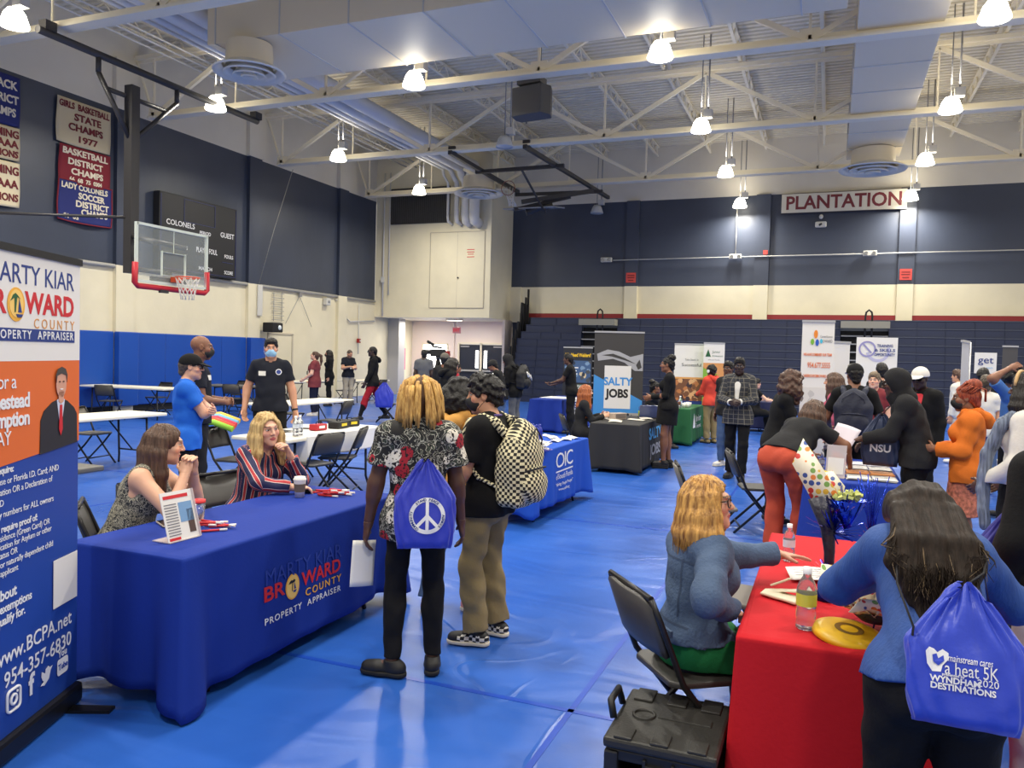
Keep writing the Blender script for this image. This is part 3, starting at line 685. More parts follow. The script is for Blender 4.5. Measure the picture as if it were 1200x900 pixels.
rects(b, 'navy_strip', m_nprint, (-.82,-.05,1.722,1.775), y=-.0065); text('PROPERTY  APPRAISER', .05, m_wprint, b, (-.065,-.009,1.748), align='RIGHT', space=1.25, bold=.01)
for s, x, z, sz, bo in (('Apply for a',-.5,1.555,.085,.0), ('Homestead',-.405,1.475,.085,.03), ('Exemption',-.405,1.40,.085,.03), ('TODAY',-.535,1.325,.08,0)): text(s, sz, m_wprint, b, (x,-.007,z), align='RIGHT', bold=bo, space=.92)
# printed portrait on the banner
shape(b, 'portrait_suit', mat('print_suit', (34,33,38), .6), [(-.33,1.232),(-.325,1.38),(-.30,1.42),(-.235,1.455),(-.17,1.47),(-.11,1.455),(-.05,1.42),(-.025,1.39),(-.02,1.255)])
shape(b, 'portrait_shirt', mat('print_shirt', (214,222,238), .6), [(-.20,1.462),(-.168,1.32),(-.135,1.462),(-.168,1.475)], y=-.008)
shape(b, 'portrait_tie', m_rprint, [(-.178,1.44),(-.185,1.33),(-.17,1.30),(-.155,1.33),(-.16,1.44)], y=-.010)
shape(b, 'portrait_face', mat('print_face', (214,160,134), .6), [(x,z) for x,z in ellipse(.042,.062,24,-.168,1.535)], [(-.19,1.50),(-.145,1.50),(-.148,1.455),(-.168,1.445),(-.188,1.455)], y=-.010)
shape(b, 'portrait_hair', mat('print_hair', (70,64,58), .6), [(-.212,1.54),(-.216,1.575),(-.20,1.602),(-.168,1.612),(-.136,1.602),(-.12,1.575),(-.124,1.54),(-.132,1.572),(-.168,1.582),(-.204,1.572)], y=-.012)
shape(b, 'portrait_features', mat('print_brow', (90,60,48), .6), ellipse(.007,.004,10,-.184,1.545), ellipse(.007,.004,10,-.152,1.545), y=-.012)
shape(b, 'portrait_smile', m_wprint, ellipse(.013,.003,12,-.168,1.511), y=-.012)
x = -.80
for s, z, sz, bo in (('Applicants require:',1.20,.040,.02), ("Driver's License or Florida I.D. Card; AND",1.155,.038,0), ('Voter Registration OR a Declaration of',1.112,.038,0), ('Domicile AND',1.068,.038,0), ('Social Security numbers for ALL owners',1.022,.038,0), ('Non-citizens require proof of:',.962,.040,.02), ('Permanent Residence (Green Card) OR',.925,.036,0), ('Proof or Application for Asylum or other',.89,.036,0), ('Immigration Status OR',.855,.036,0), ('Being a legally or naturally dependent child',.818,.036,0), ('living with the applicant',.782,.036,0), ('Ask us about',.69,.062,.02), ('additional exemptions',.635,.05,.02), ('you may qualify for.',.585,.05,.02)):
    text(s, sz, m_wprint, b, (x,-.004,z), align='LEFT', bold=bo, space=.95)
rects(b, 'code_card', m_paper, (-.215,-.012,.515,.735), y=-.006)
text('www.BCPA.net', .092, m_wprint, b, (-.055,-.004,.43), align='RIGHT', bold=.005); text('954-357-6830', .092, m_wprint, b, (-.055,-.004,.33), align='RIGHT', bold=.005)
zi = .235
def rr(x0,x1,z0,z1,r,n=5):
    out = []
    for cx, cz, a0 in ((x1-r,z1-r,0),(x0+r,z1-r,90),(x0+r,z0+r,180),(x1-r,z0+r,270)):
        for k in range(n+1): a = R(a0+90*k/n); out.append((cx+r*math.cos(a), cz+r*math.sin(a)))
    return out
mb = MB()
mb.tube([(p,-.006,q) for p,q in rr(-.555,-.465,zi-.045,zi+.045,.02)], .006, 6, closed=True); mb.tube([(p,-.006,q) for p,q in ellipse(.02,.02,18,-.51,zi)], .006, 6, closed=True); mb.tube([(-.485,-.004,zi+.026),(-.485,-.008,zi+.026)], .006, 8); mb.build('camera_icon', m_wprint, b)
text('f', .13, m_wprint, b, (-.385,-.006,zi+.005), bold=.03)
shape(b, 'bird_icon', m_wprint, [(-.315,zi-.03),(-.285,zi-.038),(-.25,zi-.02),(-.235,zi+.015),(-.222,zi+.028),(-.24,zi+.026),(-.255,zi+.038),(-.275,zi+.03),(-.278,zi+.012),(-.305,zi+.03),(-.308,zi+.008),(-.30,zi-.01),(-.288,zi-.02)])
text('You', .045, m_wprint, b, (-.135,-.006,zi+.052), bold=.01); shape(b, 'tube_icon', m_wprint, rr(-.18,-.09,zi-.045,zi+.03,.015)); text('Tube', .038, mat('print_royal', (32,70,158)), b, (-.135,-.009,zi-.007), bold=.02)
# salty jobs banner
b = roll_banner('tall black and blue SALTY JOBS banner behind the black table', (-3.42,13.5,0), R(16), .86, 2.16, mat('print_charcoal', (62,60,58), .5))
shape(b, 'blue_field', mat('print_azure', (66,146,214), .5), [(-.425,.1),(.425,.1),(.425,.98),(-.425,1.42)], y=-.003)
shape(b, 'photo_collage', mat('print_silver', (170,170,172)), [(-.38,1.78),(-.2,1.86),(0,1.83),(.2,1.74),(.42,1.8),(.42,1.5),(.28,1.5),(.1,1.64),(-.1,1.7),(-.36,1.66)], y=-.004)
shape(b, 'photo_shadow', mat('print_charcoal', (62,60,58)), [(-.3,1.76),(-.1,1.79),(.1,1.72),(.3,1.62),(.1,1.68),(-.12,1.74)], [(.3,1.6),(.36,1.7),(.4,1.56),(.34,1.52)], y=-.006)
rects(b, 'logo_card', m_paper, (-.24,.22,.83,1.58), y=-.006)
text('SALTY', .19, mat('print_azure', (66,146,214)), b, (.0,-.009,1.30), width=.5, bold=.03); text('JOBS', .2, m_kprint, b, (-.02,-.009,1.09), width=.4, bold=.04)
def photo(parent, x0, x1, z0, z1, cols, seed, y=-.006, n=6, name='printed_photo'):
    """a small printed photo: patches of colour"""
    rg = random.Random(seed); mb = MB(); ms = [mat('ph_%02x%02x%02x' % c, c, .6) for c in cols]
    mb.box(((x0+x1)/2, y, (z0+z1)/2), (x1-x0, .002, z1-z0)); k = 0
    for i in range(n*n):
        mb.cur = rg.randrange(len(ms)); cx, cz = rg.uniform(x0, x1), rg.uniform(z0, z1); r = (x1-x0)/n*.6; k += 1
        pts = [(min(x1, max(x0, cx+r*rg.uniform(.5,1.2)*math.cos(a*1.05))), min(z1, max(z0, cz+r*rg.uniform(.5,1.2)*math.sin(a*1.05)))) for a in range(6)]
        mb.poly([(px, y-.0012-.00004*k, pz) for px, pz in pts])
    return mb.build(name, ms, parent)
photo(b, -.27,.05,.42,.76, ((190,186,180),(80,76,72),(40,40,42),(225,222,216)), 3); photo(b, .08,.38,.42,.76, ((170,166,160),(60,58,56),(30,30,32),(215,212,206)), 4)
# we need banner
b = roll_banner('dark recruiting banner headed We Need Welders, before the bleachers', (-6.05,19.6,0), R(18), .75, 1.95, mat('print_nightblue', (30,33,42), .5))
text('We Need Welders!', .13, mat('print_yellow', (242,196,40), .6), b, (0,-.005,1.76), width=.66, bold=.03)
photo(b, -.34,.34,1.05,1.62, ((60,90,130),(40,50,66),(120,150,180),(70,74,80),(210,190,150)), 5); rects(b, 'white_lines', m_wprint, (-.28,.02,1.42,1.45), (-.28,-.02,1.34,1.37), (-.28,.0,1.26,1.29), (-.28,-.05,1.18,1.21), y=-.01)
rects(b, 'green_label', mat('print_sage', (120,134,112), .6), (-.3,.34,.86,1.0)); text('WELDING', .12, m_wprint, b, (.02,-.008,.93), width=.5, bold=.02)
rects(b, 'small_line', m_wprint, (-.26,.26,.77,.8)); photo(b, -.34,.34,.3,.7, ((30,30,34),(190,90,50),(60,40,36),(226,190,140)), 6)
# white and orange banner
b = roll_banner('white and amber photo banner right behind the woman in the black dress', (-2.95,18.3,0), R(14), .74, 2.07, m_paper)
text('Take Stock in', .07, m_gryprint, b, (.02,-.005,1.72), width=.3); text('Successful', .1, m_kprint, b, (.02,-.005,1.6), width=.44); photo(b, -.36,.36,.78,1.28, ((120,76,50),(190,120,70),(60,44,52),(220,170,120)), 7); rects(b, 'amber_band', mat('print_apricot', (222,160,90), .6), (-.36,.36,1.2,1.32)); rects(b, 'navy_band', m_nprint, (-.36,.36,.1,.78)); text('A NEW WAY', .1, m_yprint, b, (0,-.006,.66), width=.5, bold=.02); rects(b, 'white_lines', m_wprint, (-.26,.26,.52,.55), (-.26,.2,.44,.47), y=-.006)
# junior achievement banner
b = roll_banner('narrow green and white banner with a pine triangle', (-2.42,18.2,0), R(14), .46, 2.1, mat('print_lime', (132,176,62), .5))
rects(b, 'white_field', m_paper, (-.23,.23,1.66,2.1)); shape(b, 'pine_mark', m_gprint, [(-.19,1.8),(-.13,1.97),(-.07,1.8)]); text('Junior', .08, m_gprint, b, (-.04,-.006,1.91), align='LEFT', width=.18); text('Achievement', .06, m_gprint, b, (-.04,-.006,1.82), align='LEFT', width=.24); text('of South Florida', .04, m_gryprint, b, (.0,-.006,1.73), width=.26)
shape(b, 'photo_arc', mat('print_sand', (214,150,90), .6), [(-.23,1.66),(.23,1.66),(.23,1.1),(.1,1.4),(-.23,1.55)], y=-.005); shape(b, 'leaf_arc', mat('print_leaf', (70,130,60), .6), [(-.23,.1),(.23,.1),(.23,.9),(-.05,.5)], y=-.005)
# broward banner right of centre
b = roll_banner('tall white careers banner with orange phone number, right of centre', (-.15,11.1,0), R(10), .40, 2.26, m_paper)
for pts, c in ((ellipse(.025,.055,14,-.03,2.1),(236,138,44)), (ellipse(.022,.04,14,-.07,2.0),(120,180,60)), (ellipse(.022,.045,14,-.01,1.99),(40,90,190)), (ellipse(.016,.03,14,.04,2.01),(70,190,220))): shape(b, 'logo_leaf', mat('lf_%d' % c[0], c, .6), pts)
text('CareerSource', .04, m_gryprint, b, (.1,-.006,2.07), width=.15); text('BROWARD', .055, m_gryprint, b, (.1,-.006,2.01), width=.15)
text('WE HAVE COMBINED OUR TEAM', .05, m_or, b, (0,-.006,1.83), width=.35, bold=.02); text('954.677.5555', .1, m_or, b, (.02,-.006,1.69), width=.28, bold=.01); text('CAREERSOURCEBROWARD.COM', .05, m_or, b, (0,-.006,1.55), width=.35, bold=.02)
photo(b, -.19,.19,.5,1.4, ((222,218,210),(200,196,190),(120,110,100),(232,229,222)), 8, n=4)
b = roll_banner('plain white banner seen edge on behind the careers banner', (.12,12.6,0), R(52), .5, 2.03, m_paper); rects(b, 'grey_line', m_gryprint, (-.2,.2,1.2,1.24))
# training skills sign
b = empty('display_sign', (.78,15.6,0), R(6), 'white sign with a lilac ring reading TRAINING SKILLS OPPORTUNITY', 'sign')
mb = MB(); mb.box((0,0,1.75), (.68,.015,.92)); mb.build('board', m_paper, b); 
mb = MB(); mb.tube([(0,.03,0),(0,.03,2.1)], .015, 8); mb.box((0,.03,.01), (.5,.4,.02)); mb.build('stand', m_bbar, b)
m_lil = mat('print_lilac', (150,146,190), .6)
def ringshape(cx, cz, r0, r1, a0=0, a1=360, n=30): return [(cx+r1*math.cos(R(a0+(a1-a0)*k/n)), cz+r1*math.sin(R(a0+(a1-a0)*k/n))) for k in range(n+1)]+[(cx+r0*math.cos(R(a1+(a0-a1)*k/n)), cz+r0*math.sin(R(a1+(a0-a1)*k/n))) for k in range(n+1)]
shape(b, 'ring_mark', m_lil, ringshape(-.16,2.0,.115,.145,0,359), [(-.24,2.08),(-.22,2.1),(-.08,1.94),(-.1,1.92)], y=-.012); shape(b, 'arc_mark', mat('print_palelilac', (190,188,214), .6), ringshape(.02,1.97,.15,.20,-170,20), y=-.010)
for s, z in (('TRAINING', 2.06), ('& SKILLS', 1.98), ('OPPORTUNITY', 1.90)): text(s, .07, m_nprint, b, (.13,-.016,z), width=.34 if s != 'TRAINING' else .26, bold=.02)
b = roll_banner('back of a white and silver banner behind the orange hoodie', (1.52,10.9,0), R(255), .62, 2.02, mat('sheet_back', (196,196,200), .5))
b = empty('display_sign', (2.5,15.7,0), R(8), 'small white sign reading get on a pole behind the orange hoodie', 'sign')
mb = MB(); mb.box((0,0,1.80), (.34,.012,.36)); mb.build('board', m_paper, b); mb = MB(); mb.tube([(0,.03,0),(0,.03,1.95)], .015, 8); mb.box((0,.03,.01), (.4,.4,.02)); mb.build('stand', m_bbar, b); text('get', .17, m_nprint, b, (0,-.012,1.85), width=.24, bold=.005); text('we teach', .04, m_lblue, b, (.03,-.012,1.72), width=.16)
b = roll_banner('dark narrow banner behind the curly dark hair at far right', (2.95,16.2,0), R(8), .24, 2.1, mat('print_slate', (74,72,72), .5))
# championship banners on the left wall
m_felt_c = mat('felt_cream', (196,182,150), .85, bump=(30,.1)); m_felt_r = mat('felt_maroon', (120,26,40), .85, bump=(30,.1)); m_felt_b = mat('felt_navy', (34,42,104), .85, bump=(30,.1)); m_fr = mat('felt_letter_maroon', (110,30,38), .8); m_fw = mat('felt_letter_white', (224,214,190), .8)
def felt(label, y0, y1, z0, z1, m, lines, lm, edge=None, curl=.06):
    """hung on the left wall, local x = along +Y of the hall, facing +X"""
    t = empty('championship_banner', (XL, (y0+y1)/2, z0), R(90), label, 'banner', 'championship banners')
    w, h = y1-y0, z1-z0; vs, fs = [], []; n = 16
    def f(x, z):
        u = x/w*2; v = z/h
        return Vector((x*(1+.02*math.sin(v*5)), -.075-.02*math.sin(u*4+z*2)*(1-v)-.03*(1-v)*math.cos(u*2.5), z+curl*(u*u-.5)*(1-v)*.6))
    for i in range(n+1):
        for j in range(n+1): vs.append(f(-w/2+w*i/n, h*j/n))
    for i in range(n):
        for j in range(n): fs.append((i*(n+1)+j, (i+1)*(n+1)+j, (i+1)*(n+1)+j+1, i*(n+1)+j+1))
    mb = MB(); mb.add(vs, fs, True); o = mb.build('felt_cloth', m, t); md = o.modifiers.new('s','SOLIDIFY'); md.thickness = .008; md.offset = 1
    if edge:
        mb = MB(); k = 12; pts = [f(-w/2+w*i/k, 0) for i in range(k)]+[f(w/2, h*i/k) for i in range(k)]+[f(w/2-w*i/k, h) for i in range(k)]+[f(-w/2, h-h*i/k) for i in range(k)]
        mb.tube([p+Vector((0,-.006,0)) for p in pts], .018, 6, closed=True); mb.build('edging', edge, t)
    for s, x, z, sz, wd in lines:
        text(s, sz, lm, t, (x*w, 0, z*h), bold=.03, width=wd*w if wd else None, extrude=.004, fn=lambda p: f(p.x, p.z)+Vector((0, -.016+p.y, 0)))
    return t
felt('cream felt banner GIRLS BASKETBALL STATE CHAMPS 1977, top of its column', 12.92,14.38,6.33,7.36, m_felt_c, (('GIRLS  BASKETBALL',0,.86,.2,.94),('STATE',.05,.63,.22,.5),('CHAMPS',.02,.4,.22,.62),('1977',.05,.16,.2,.34)), m_fr)
felt('maroon felt banner BASKETBALL DISTRICT CHAMPS, middle of its column', 12.98,14.38,5.44,6.30, m_felt_r, (('BASKETBALL',0,.84,.2,.88),('DISTRICT',0,.58,.2,.66),('CHAMPS',.03,.33,.2,.6),('66  68  75  0304',0,.12,.13,.6)), m_fw)
felt('navy felt banner LADY COLONELS SOCCER with a red edge, bottom of its column', 12.96,14.43,4.56,5.50, m_felt_b, (('LADY COLONELS',-.02,.86,.18,.86),('SOCCER',.1,.66,.2,.5),('DISTRICT',.12,.46,.2,.62),('CHAMPS',.15,.27,.2,.5),('01  03',-.27,.12,.14,.25)), m_fw, m_felt_r)
felt('navy felt TRACK banner at the left frame edge, top of its column', 10.7,12.05,6.35,7.42, m_felt_b, (('TRACK',.18,.8,.24,.55),('DISTRICT',.12,.52,.24,.7),('CHAMPS',.12,.26,.24,.6)), m_fw)
felt('cream felt SWIMMING banner at the left frame edge, middle of its column', 10.7,12.05,5.62,6.33, m_felt_c, (('SWIMMING',.08,.78,.22,.8),('AAAA',.22,.48,.22,.5),('CHAMPIONS',.05,.18,.2,.84)), m_fr)
felt('pale felt SWIMMING banner at the left frame edge, bottom of its column', 10.7,12.05,4.62,5.58, mat('felt_pale', (226,212,176), .85), (('SWIMMING',.08,.8,.24,.8),('AAAA',.22,.5,.24,.5),('CHAMPIONS',.05,.2,.22,.84)), m_fr)
# scoreboard
s = empty('scoreboard', (XL+.13, 17.2, 3.72), R(90), 'black scoreboard on the left wall behind the glass backboard', 'scoreboard')
mb = MB(); mb.box((0,0,1.02), (2.9,.22,2.05)); mb.build('cabinet', mat('board_black', (24,24,28), .5), s, bevel=.02)
mb = MB()
for a, b2 in (((-.6,1.98),(.55,1.98)), ((-.6,1.38),(.55,1.38)), ((-.6,1.38),(-.6,1.98)), ((.55,1.38),(.55,1.98)), ((-1.4,1.98),(-1.4,.1)), ((1.4,2.0),(1.4,.05)), ((-1.4,.05),(1.4,.05)), ((.85,.45),(1.3,.45))): mb.bar((a[0],-.115,a[1]), (b2[0],-.115,b2[1]), .012)
mb.build('line_trim', mat('board_line', (50,58,110), .5), s)
for st, x, z, w in (('COLONELS',-.72,1.28,1.0),('PERIOD',.18,1.16,.42),('GUEST',1.05,1.22,.55),('FOULS',-.68,.66,.42),('PLAYER FOUL',.25,.68,.8),('MATCH',.2,.18,.5),('FOULS',1.12,.62,.35),('SCORE',1.12,.16,.35)): text(st, .2 if w > .5 else .14, m_wprint, s, (x,-.117,z), width=w, bold=.01)
# hall sign on the far wall
s = empty('hall_sign', (.2,YF-.14,6.8), R(-.5), 'long white wall sign reading PLANTATION in maroon', 'sign')
mb = MB(); mb.box((0,-.03,.33), (3.86,.06,.64)); mb.build('board', mat('sign_white', (214,208,190), .5), s, bevel=.01)
mb = MB()
for z in (.005,.655): mb.bar((-1.95,-.03,z), (1.95,-.03,z), .05, .025)
mb.build('frame', mat('sign_frame', (70,60,56), .5), s)
text('PLANTATION', .62, mat('sign_maroon', (116,38,44), .5), s, (0,-.064,.32), width=3.55, bold=.025)
# small wall fittings
m_ew = mat('fitting_white', (206,204,196), .4)
def emlight(x, z):
    t = empty('emergency_light', (x, YF-.1, z), 0, None)
    mb = MB(); mb.box((0,-.05,0), (.42,.12,.17)); mb.build('case', m_ew, t, bevel=.02)
    for q in (-.12,.12):
        mb = MB(); mb.lathe([(0,0),(.05,.0),(.055,.05)], (q,-.1,.0), 12, Matrix.Rotation(PI/2,3,'X')); mb.build('lamp_head', m_dark, t)
    return t
tag(emlight(-7.85,5.35), 'white emergency light at the left end of the far wall conduit', 'emergency light'); tag(emlight(-3.2,5.37), 'white emergency light under the third lamp column on the far wall', 'emergency light'); tag(emlight(1.1,5.39), 'white emergency light below the hall sign', 'emergency light')
mb = MB(); mb.tube([(-7.6,YF-.15,5.33),(-2.7,YF-.16,5.36),(6.5,YF-.16,5.40)], .02, 6); mb.tube([(-3.2,YF-.15,5.4),(-3.2,YF-.15,7.1)], .018, 6); tag(mb.build('wall_conduit', m_ew), 'long thin conduit across the navy far wall', 'conduit')
for x, z, lb in ((-6.9,4.68,'red notice sign on the far wall, left of centre'), (2.19,4.68,'red notice sign on the far wall at right'), (-2.2,5.5,'tiny red notice near the conduit below the third lamp')):
    t = empty('wall_notice', (x, YF-.14, z), 0, lb, 'sign'); k = .4 if z > 5 else 1
    mb = MB(); mb.box((0,-.01,0), (.36*k,.02,.36*k)); mb.build('plate', mat('notice_red', (202,70,62), .5), t)
    if k == 1: rects(t, 'printed_marks', mat('notice_dark', (120,30,30), .5), (-.13,.13,.06,.1), (-.13,.13,-.02,.02), (-.1,.1,-.12,-.08), y=-.022)
t = empty('wall_camera', (-.45,YF-.06,6.3), 0, 'small white security light under the hall sign', 'camera')
mb = MB(); mb.box((0,-.04,.1), (.36,.08,.2)); mb.build('case', m_ew, t, bevel=.05); mb = MB(); mb.lathe([(0,.08),(.05,.06),(.07,0),(.05,-.06),(0,-.08)], (0,-.06,.36), 12); mb.build('dome', m_ew, t); mb = MB(); mb.tube([(-.06,-.09,.07),(.03,-.09,.12)], .035, 8); mb.build('lens', m_dark, t)
t = empty('exit_sign', (-13.45,YB+.9,2.62), 0, 'red EXIT sign hanging over the double doors', 'sign')
mb = MB(); mb.box((0,0,0), (.34,.05,.24)); mb.build('case', mat('exit_pink', (226,150,150), .4), t, bevel=.008); text('EXIT', .15, mat('exit_red', (210,50,60), .5, emit=.6), t, (0,-.027,0), width=.27, bold=.03); mb = MB(); mb.tube([(0,0,.12),(0,0,.44)], .015, 6); mb.build('stem', m_ew, t)
t = empty('wall_notice', (-12.5,YB-.005,5.45), 0, 'small cream notice with red print on the corner block hatch', 'sign'); mb = MB(); mb.box((0,-.01,0), (.36,.015,.33)); mb.build('plate', m_cream, t); rects(t, 'printed_marks', mat('notice_red', (202,70,62)), (-.15,.15,.12,.15), (-.15,.15,.03,.06), (-.12,.12,-.05,-.02), (-.15,.15,-.15,-.12), y=-.02)
mb = MB(); mb.box((XL+.01,28.75,1.43), (.012,.85,.9)); tag(mb.build('wall_poster', mat('poster_pink', (226,110,140), .6)), 'pink poster on the wall inside the doorway recess', 'poster')
t = empty('mini_projector', (XL+.35,20.2,2.38), 0, 'black projector box on the left wall above the masked man', 'projector'); mb = MB(); mb.box((0,0,0), (.4,.5,.3)); mb.build('case', m_black, t, bevel=.03); mb = MB(); mb.lathe([(0,.02),(.07,.02),(.08,-.02)], (.2,.08,0), 14, Matrix.Rotation(PI/2,3,'Y')); mb.build('lens', mat('lens_pale', (210,220,226), .2), t); mb = MB(); mb.box((-.26,0,.0), (.14,.1,.1)); mb.build('wall_arm', m_dark, t)
mb = MB()
mb.tube([(XL+.05,24.0,3.55),(XL+.06,24.6,3.4),(XL+.06,24.7,2.9),(XL+.06,24.9,2.8),(XL+.06,26.6,2.9)], .03, 6); mb.tube([(XL+.06,25.5,3.5),(XL+.06,25.5,1.6)], .02, 6); tag(mb.build('wall_conduit', m_ew), 'cream conduit bending down the left wall near the corner', 'conduit')
t = empty('fire_alarm', (XL+.08,25.5,2.1), 0, 'small red fire alarm on the left wall', 'alarm'); mb = MB(); mb.box((0,0,0), (.1,.13,.16)); mb.build('case', mat('alarm_red', (150,30,28), .5), t, bevel=.01); mb = MB(); mb.lathe([(0,.02),(.03,.02),(.03,0)], (.05,0,0), 10, Matrix.Rotation(PI/2,3,'Y')); mb.build('strobe', m_ew, t)
mb = MB(); mb.box((XL+.16,19.8,3.2), (.04,.22,.95)); tag(mb.build('wall_plate', m_ew, bevel=.01), 'tall pale plate on the left wall above the projector', 'plate')
mb = MB()
for k in range(7): mb.tube([(XL+.06,20.5,2.65+.14*k),(XL+.06,21.1,2.65+.14*k)], .01, 5)
for y in (20.6,21.0): mb.tube([(XL+.05,y,2.6),(XL+.05,y,3.55)], .01, 5)
tag(mb.build('wire_rack', m_grey), 'small wire rack fixed on the left wall', 'rack')
t = empty('wall_speaker', (XL+.1,23.4,3.42), 0, 'small white wall box under the ledge on the left wall', 'wall box'); mb = MB(); mb.box((0,0,0), (.16,.26,.24)); mb.build('case', m_ew, t, bevel=.02); mb = MB(); mb.lathe([(0,.01),(.05,.01),(.05,0)], (.085,0,0), 10, Matrix.Rotation(PI/2,3,'Y')); mb.build('grille', m_grey, t)
mb = MB()
mb.tube([(XL+.06,21.9,3.5),(XL+.05,21.2,2.55)], .008, 5); mb.tube([(XL+.06,21.9,3.5),(XL+.05,22.6,2.5)], .008, 5); mb.box((XL+.08,21.9,3.55), (.08,.1,.16)); tag(mb.build('wall_cable', m_grey), 'two thin cables spreading from a clip on the left wall', 'cable')
mb = MB(); mb.tube([(XL+.9,20.35,7.3),(XL+.5,20.0,5.4),(XL+.2,19.7,3.7)], .01, 5); tag(mb.build('hoist_rope', mat('rope', (150,148,140), .8)), 'thin rope hanging from the truss end down the navy wall', 'rope')
# ------------------------------------------------------------------ smooth solid modelling on a grid (for bodies, clothes, hair, bags)
V = lambda *a: np.array(a, dtype=float)
def unit(v): v = np.asarray(v, float); return v/(np.linalg.norm(v)+1e-12)
def rot(ax, deg):
    a = R(deg); c, s = math.cos(a), math.sin(a)
    return np.array({'x': ((1,0,0),(0,c,-s),(0,s,c)), 'y': ((c,0,s),(0,1,0),(-s,0,c)), 'z': ((c,-s,0),(s,c,0),(0,0,1))}[ax], float)
class Field:
    def __init__(s): s.p = []
    def cap(s, a, b, ra, rb=None, k=.02, op='+', flat=None, cut=False):
        s.p.append(('cap', np.asarray(a, float), np.asarray(b, float), ra, ra if rb is None else rb, k, op, flat, cut)); return s
    def ell(s, c, r, M=None, k=.03, op='+'):
        s.p.append(('ell', np.asarray(c, float), np.asarray(r if hasattr(r, '__len__') else (r,)*3, float), M, None, k, op, None, False)); return s
    def box(s, c, r, M=None, k=.02, op='+', rd=.02):
        s.p.append(('box', np.asarray(c, float), np.asarray(r, float), M, rd, k, op, None, False)); return s
    def chain(s, pts, rs, **kw):
        for i in range(len(pts)-1): s.cap(pts[i], pts[i+1], rs[i], rs[i+1], **kw)
        return s
    def plane(s, n, p, k=0):
        n = unit(n); s.p.append(('pl', n, float(np.dot(n, p)), None, None, k, '&', None, False)); return s
    def _bb(s, q):
        if q[0] == 'cap':
            r = max(q[3], q[4]); return np.minimum(q[1], q[2])-r, np.maximum(q[1], q[2])+r
        r = q[2] if q[0] == 'ell' else q[2]+0
        if q[3] is not None: r = np.abs(q[3]) @ r
        return q[1]-r, q[1]+r
    def bounds(s):
        b = [s._bb(q) for q in s.p if q[6] == '+']
        return np.min([x[0] for x in b], 0), np.max([x[1] for x in b], 0)
    def mesh(s, h, lo=None, hi=None, inside=None, outside=(), disp=None, pad=.02):
        b0, b1 = s.bounds()
        lo = b0-pad if lo is None else np.maximum(lo-2*h, b0-pad); hi = b1+pad if hi is None else np.minimum(hi+2*h, b1+pad)
        n = np.maximum(np.ceil((hi-lo)/h).astype(int)+1, 4)
        ax = [(lo[i]+h*np.arange(n[i])).astype(np.float32) for i in range(3)]
        D = np.full(n, 1.0, np.float32)
        for q in s.p:
            kind, k, op = q[0], q[5], q[6]
            if kind == 'pl':
                d = ax[0][:,None,None]*np.float32(q[1][0])+ax[1][None,:,None]*np.float32(q[1][1])+ax[2][None,None,:]*np.float32(q[1][2])-np.float32(q[2])
                D = np.maximum(D, d) if not k else -smin(-D, -d, k); continue
            m = k+3*h; p0, p1 = s._bb(q); sl = []
            for i in range(3):
                i0 = max(0, int((p0[i]-m-lo[i])/h)); i1 = min(n[i], int((p1[i]+m-lo[i])/h)+2)
                sl.append(slice(i0, i1))
            if any(x.stop <= x.start for x in sl): continue
            sl = tuple(sl); X, Y, Z = ax[0][sl[0]][:,None,None], ax[1][sl[1]][None,:,None], ax[2][sl[2]][None,None,:]
            if kind == 'cap':
                a, b, ra, rb, flat, cut = q[1], q[2], q[3], q[4], q[7], q[8]
                px, py, pz = X-a[0], Y-a[1], Z-a[2]; ab = b-a
                if flat is not None:
                    nn, f = unit(flat[0]), flat[1]; t = (px*nn[0]+py*nn[1]+pz*nn[2])*(1/f-1); px, py, pz = px+nn[0]*t, py+nn[1]*t, pz+nn[2]*t; ab = ab+nn*(ab.dot(nn)*(1/f-1))
                L = max(ab.dot(ab), 1e-9); t0 = (px*ab[0]+py*ab[1]+pz*ab[2])/L; t = np.clip(t0, 0, 1)
                d = np.sqrt((px-t*ab[0])**2+(py-t*ab[1])**2+(pz-t*ab[2])**2)-(ra+(rb-ra)*t)
                if cut: d = np.maximum(d, (t0-1)*math.sqrt(L))
            else:
                c, r, M = q[1], q[2], q[3]; px, py, pz = X-c[0], Y-c[1], Z-c[2]
                if M is not None: px, py, pz = [px*M[0,i]+py*M[1,i]+pz*M[2,i] for i in range(3)]
                if kind == 'ell':
                    k0 = np.sqrt((px/r[0])**2+(py/r[1])**2+(pz/r[2])**2); k1 = np.sqrt((px/r[0]**2)**2+(py/r[1]**2)**2+(pz/r[2]**2)**2)+1e-9
                    d = k0*(k0-1)/k1
                else:
                    rd = q[4]; qx, qy, qz = np.abs(px)-r[0]+rd, np.abs(py)-r[1]+rd, np.abs(pz)-r[2]+rd
                    d = np.sqrt(np.maximum(qx,0)**2+np.maximum(qy,0)**2+np.maximum(qz,0)**2)+np.minimum(np.maximum(qx,np.maximum(qy,qz)),0)-rd
            d = d.astype(np.float32)
            D[sl] = smin(D[sl], d, k) if op == '+' else -smin(-D[sl], d, k)
        if disp is not None:
            D = D+disp(ax[0][:,None,None], ax[1][None,:,None], ax[2][None,None,:]).astype(np.float32)
        def boxd(b): 
            c, r = (b[0]+b[1])/2, (b[1]-b[0])/2
            return np.maximum(np.maximum(np.abs(ax[0]-c[0])[:,None,None]-r[0], np.abs(ax[1]-c[1])[None,:,None]-r[1]), np.abs(ax[2]-c[2])[None,None,:]-r[2])
        if inside is not None: D = np.maximum(D, boxd(inside))
        for b in outside: D = np.maximum(D, -boxd((b[0]+h*.9, b[1]-h*.9)))
        return nets(D, lo, h)
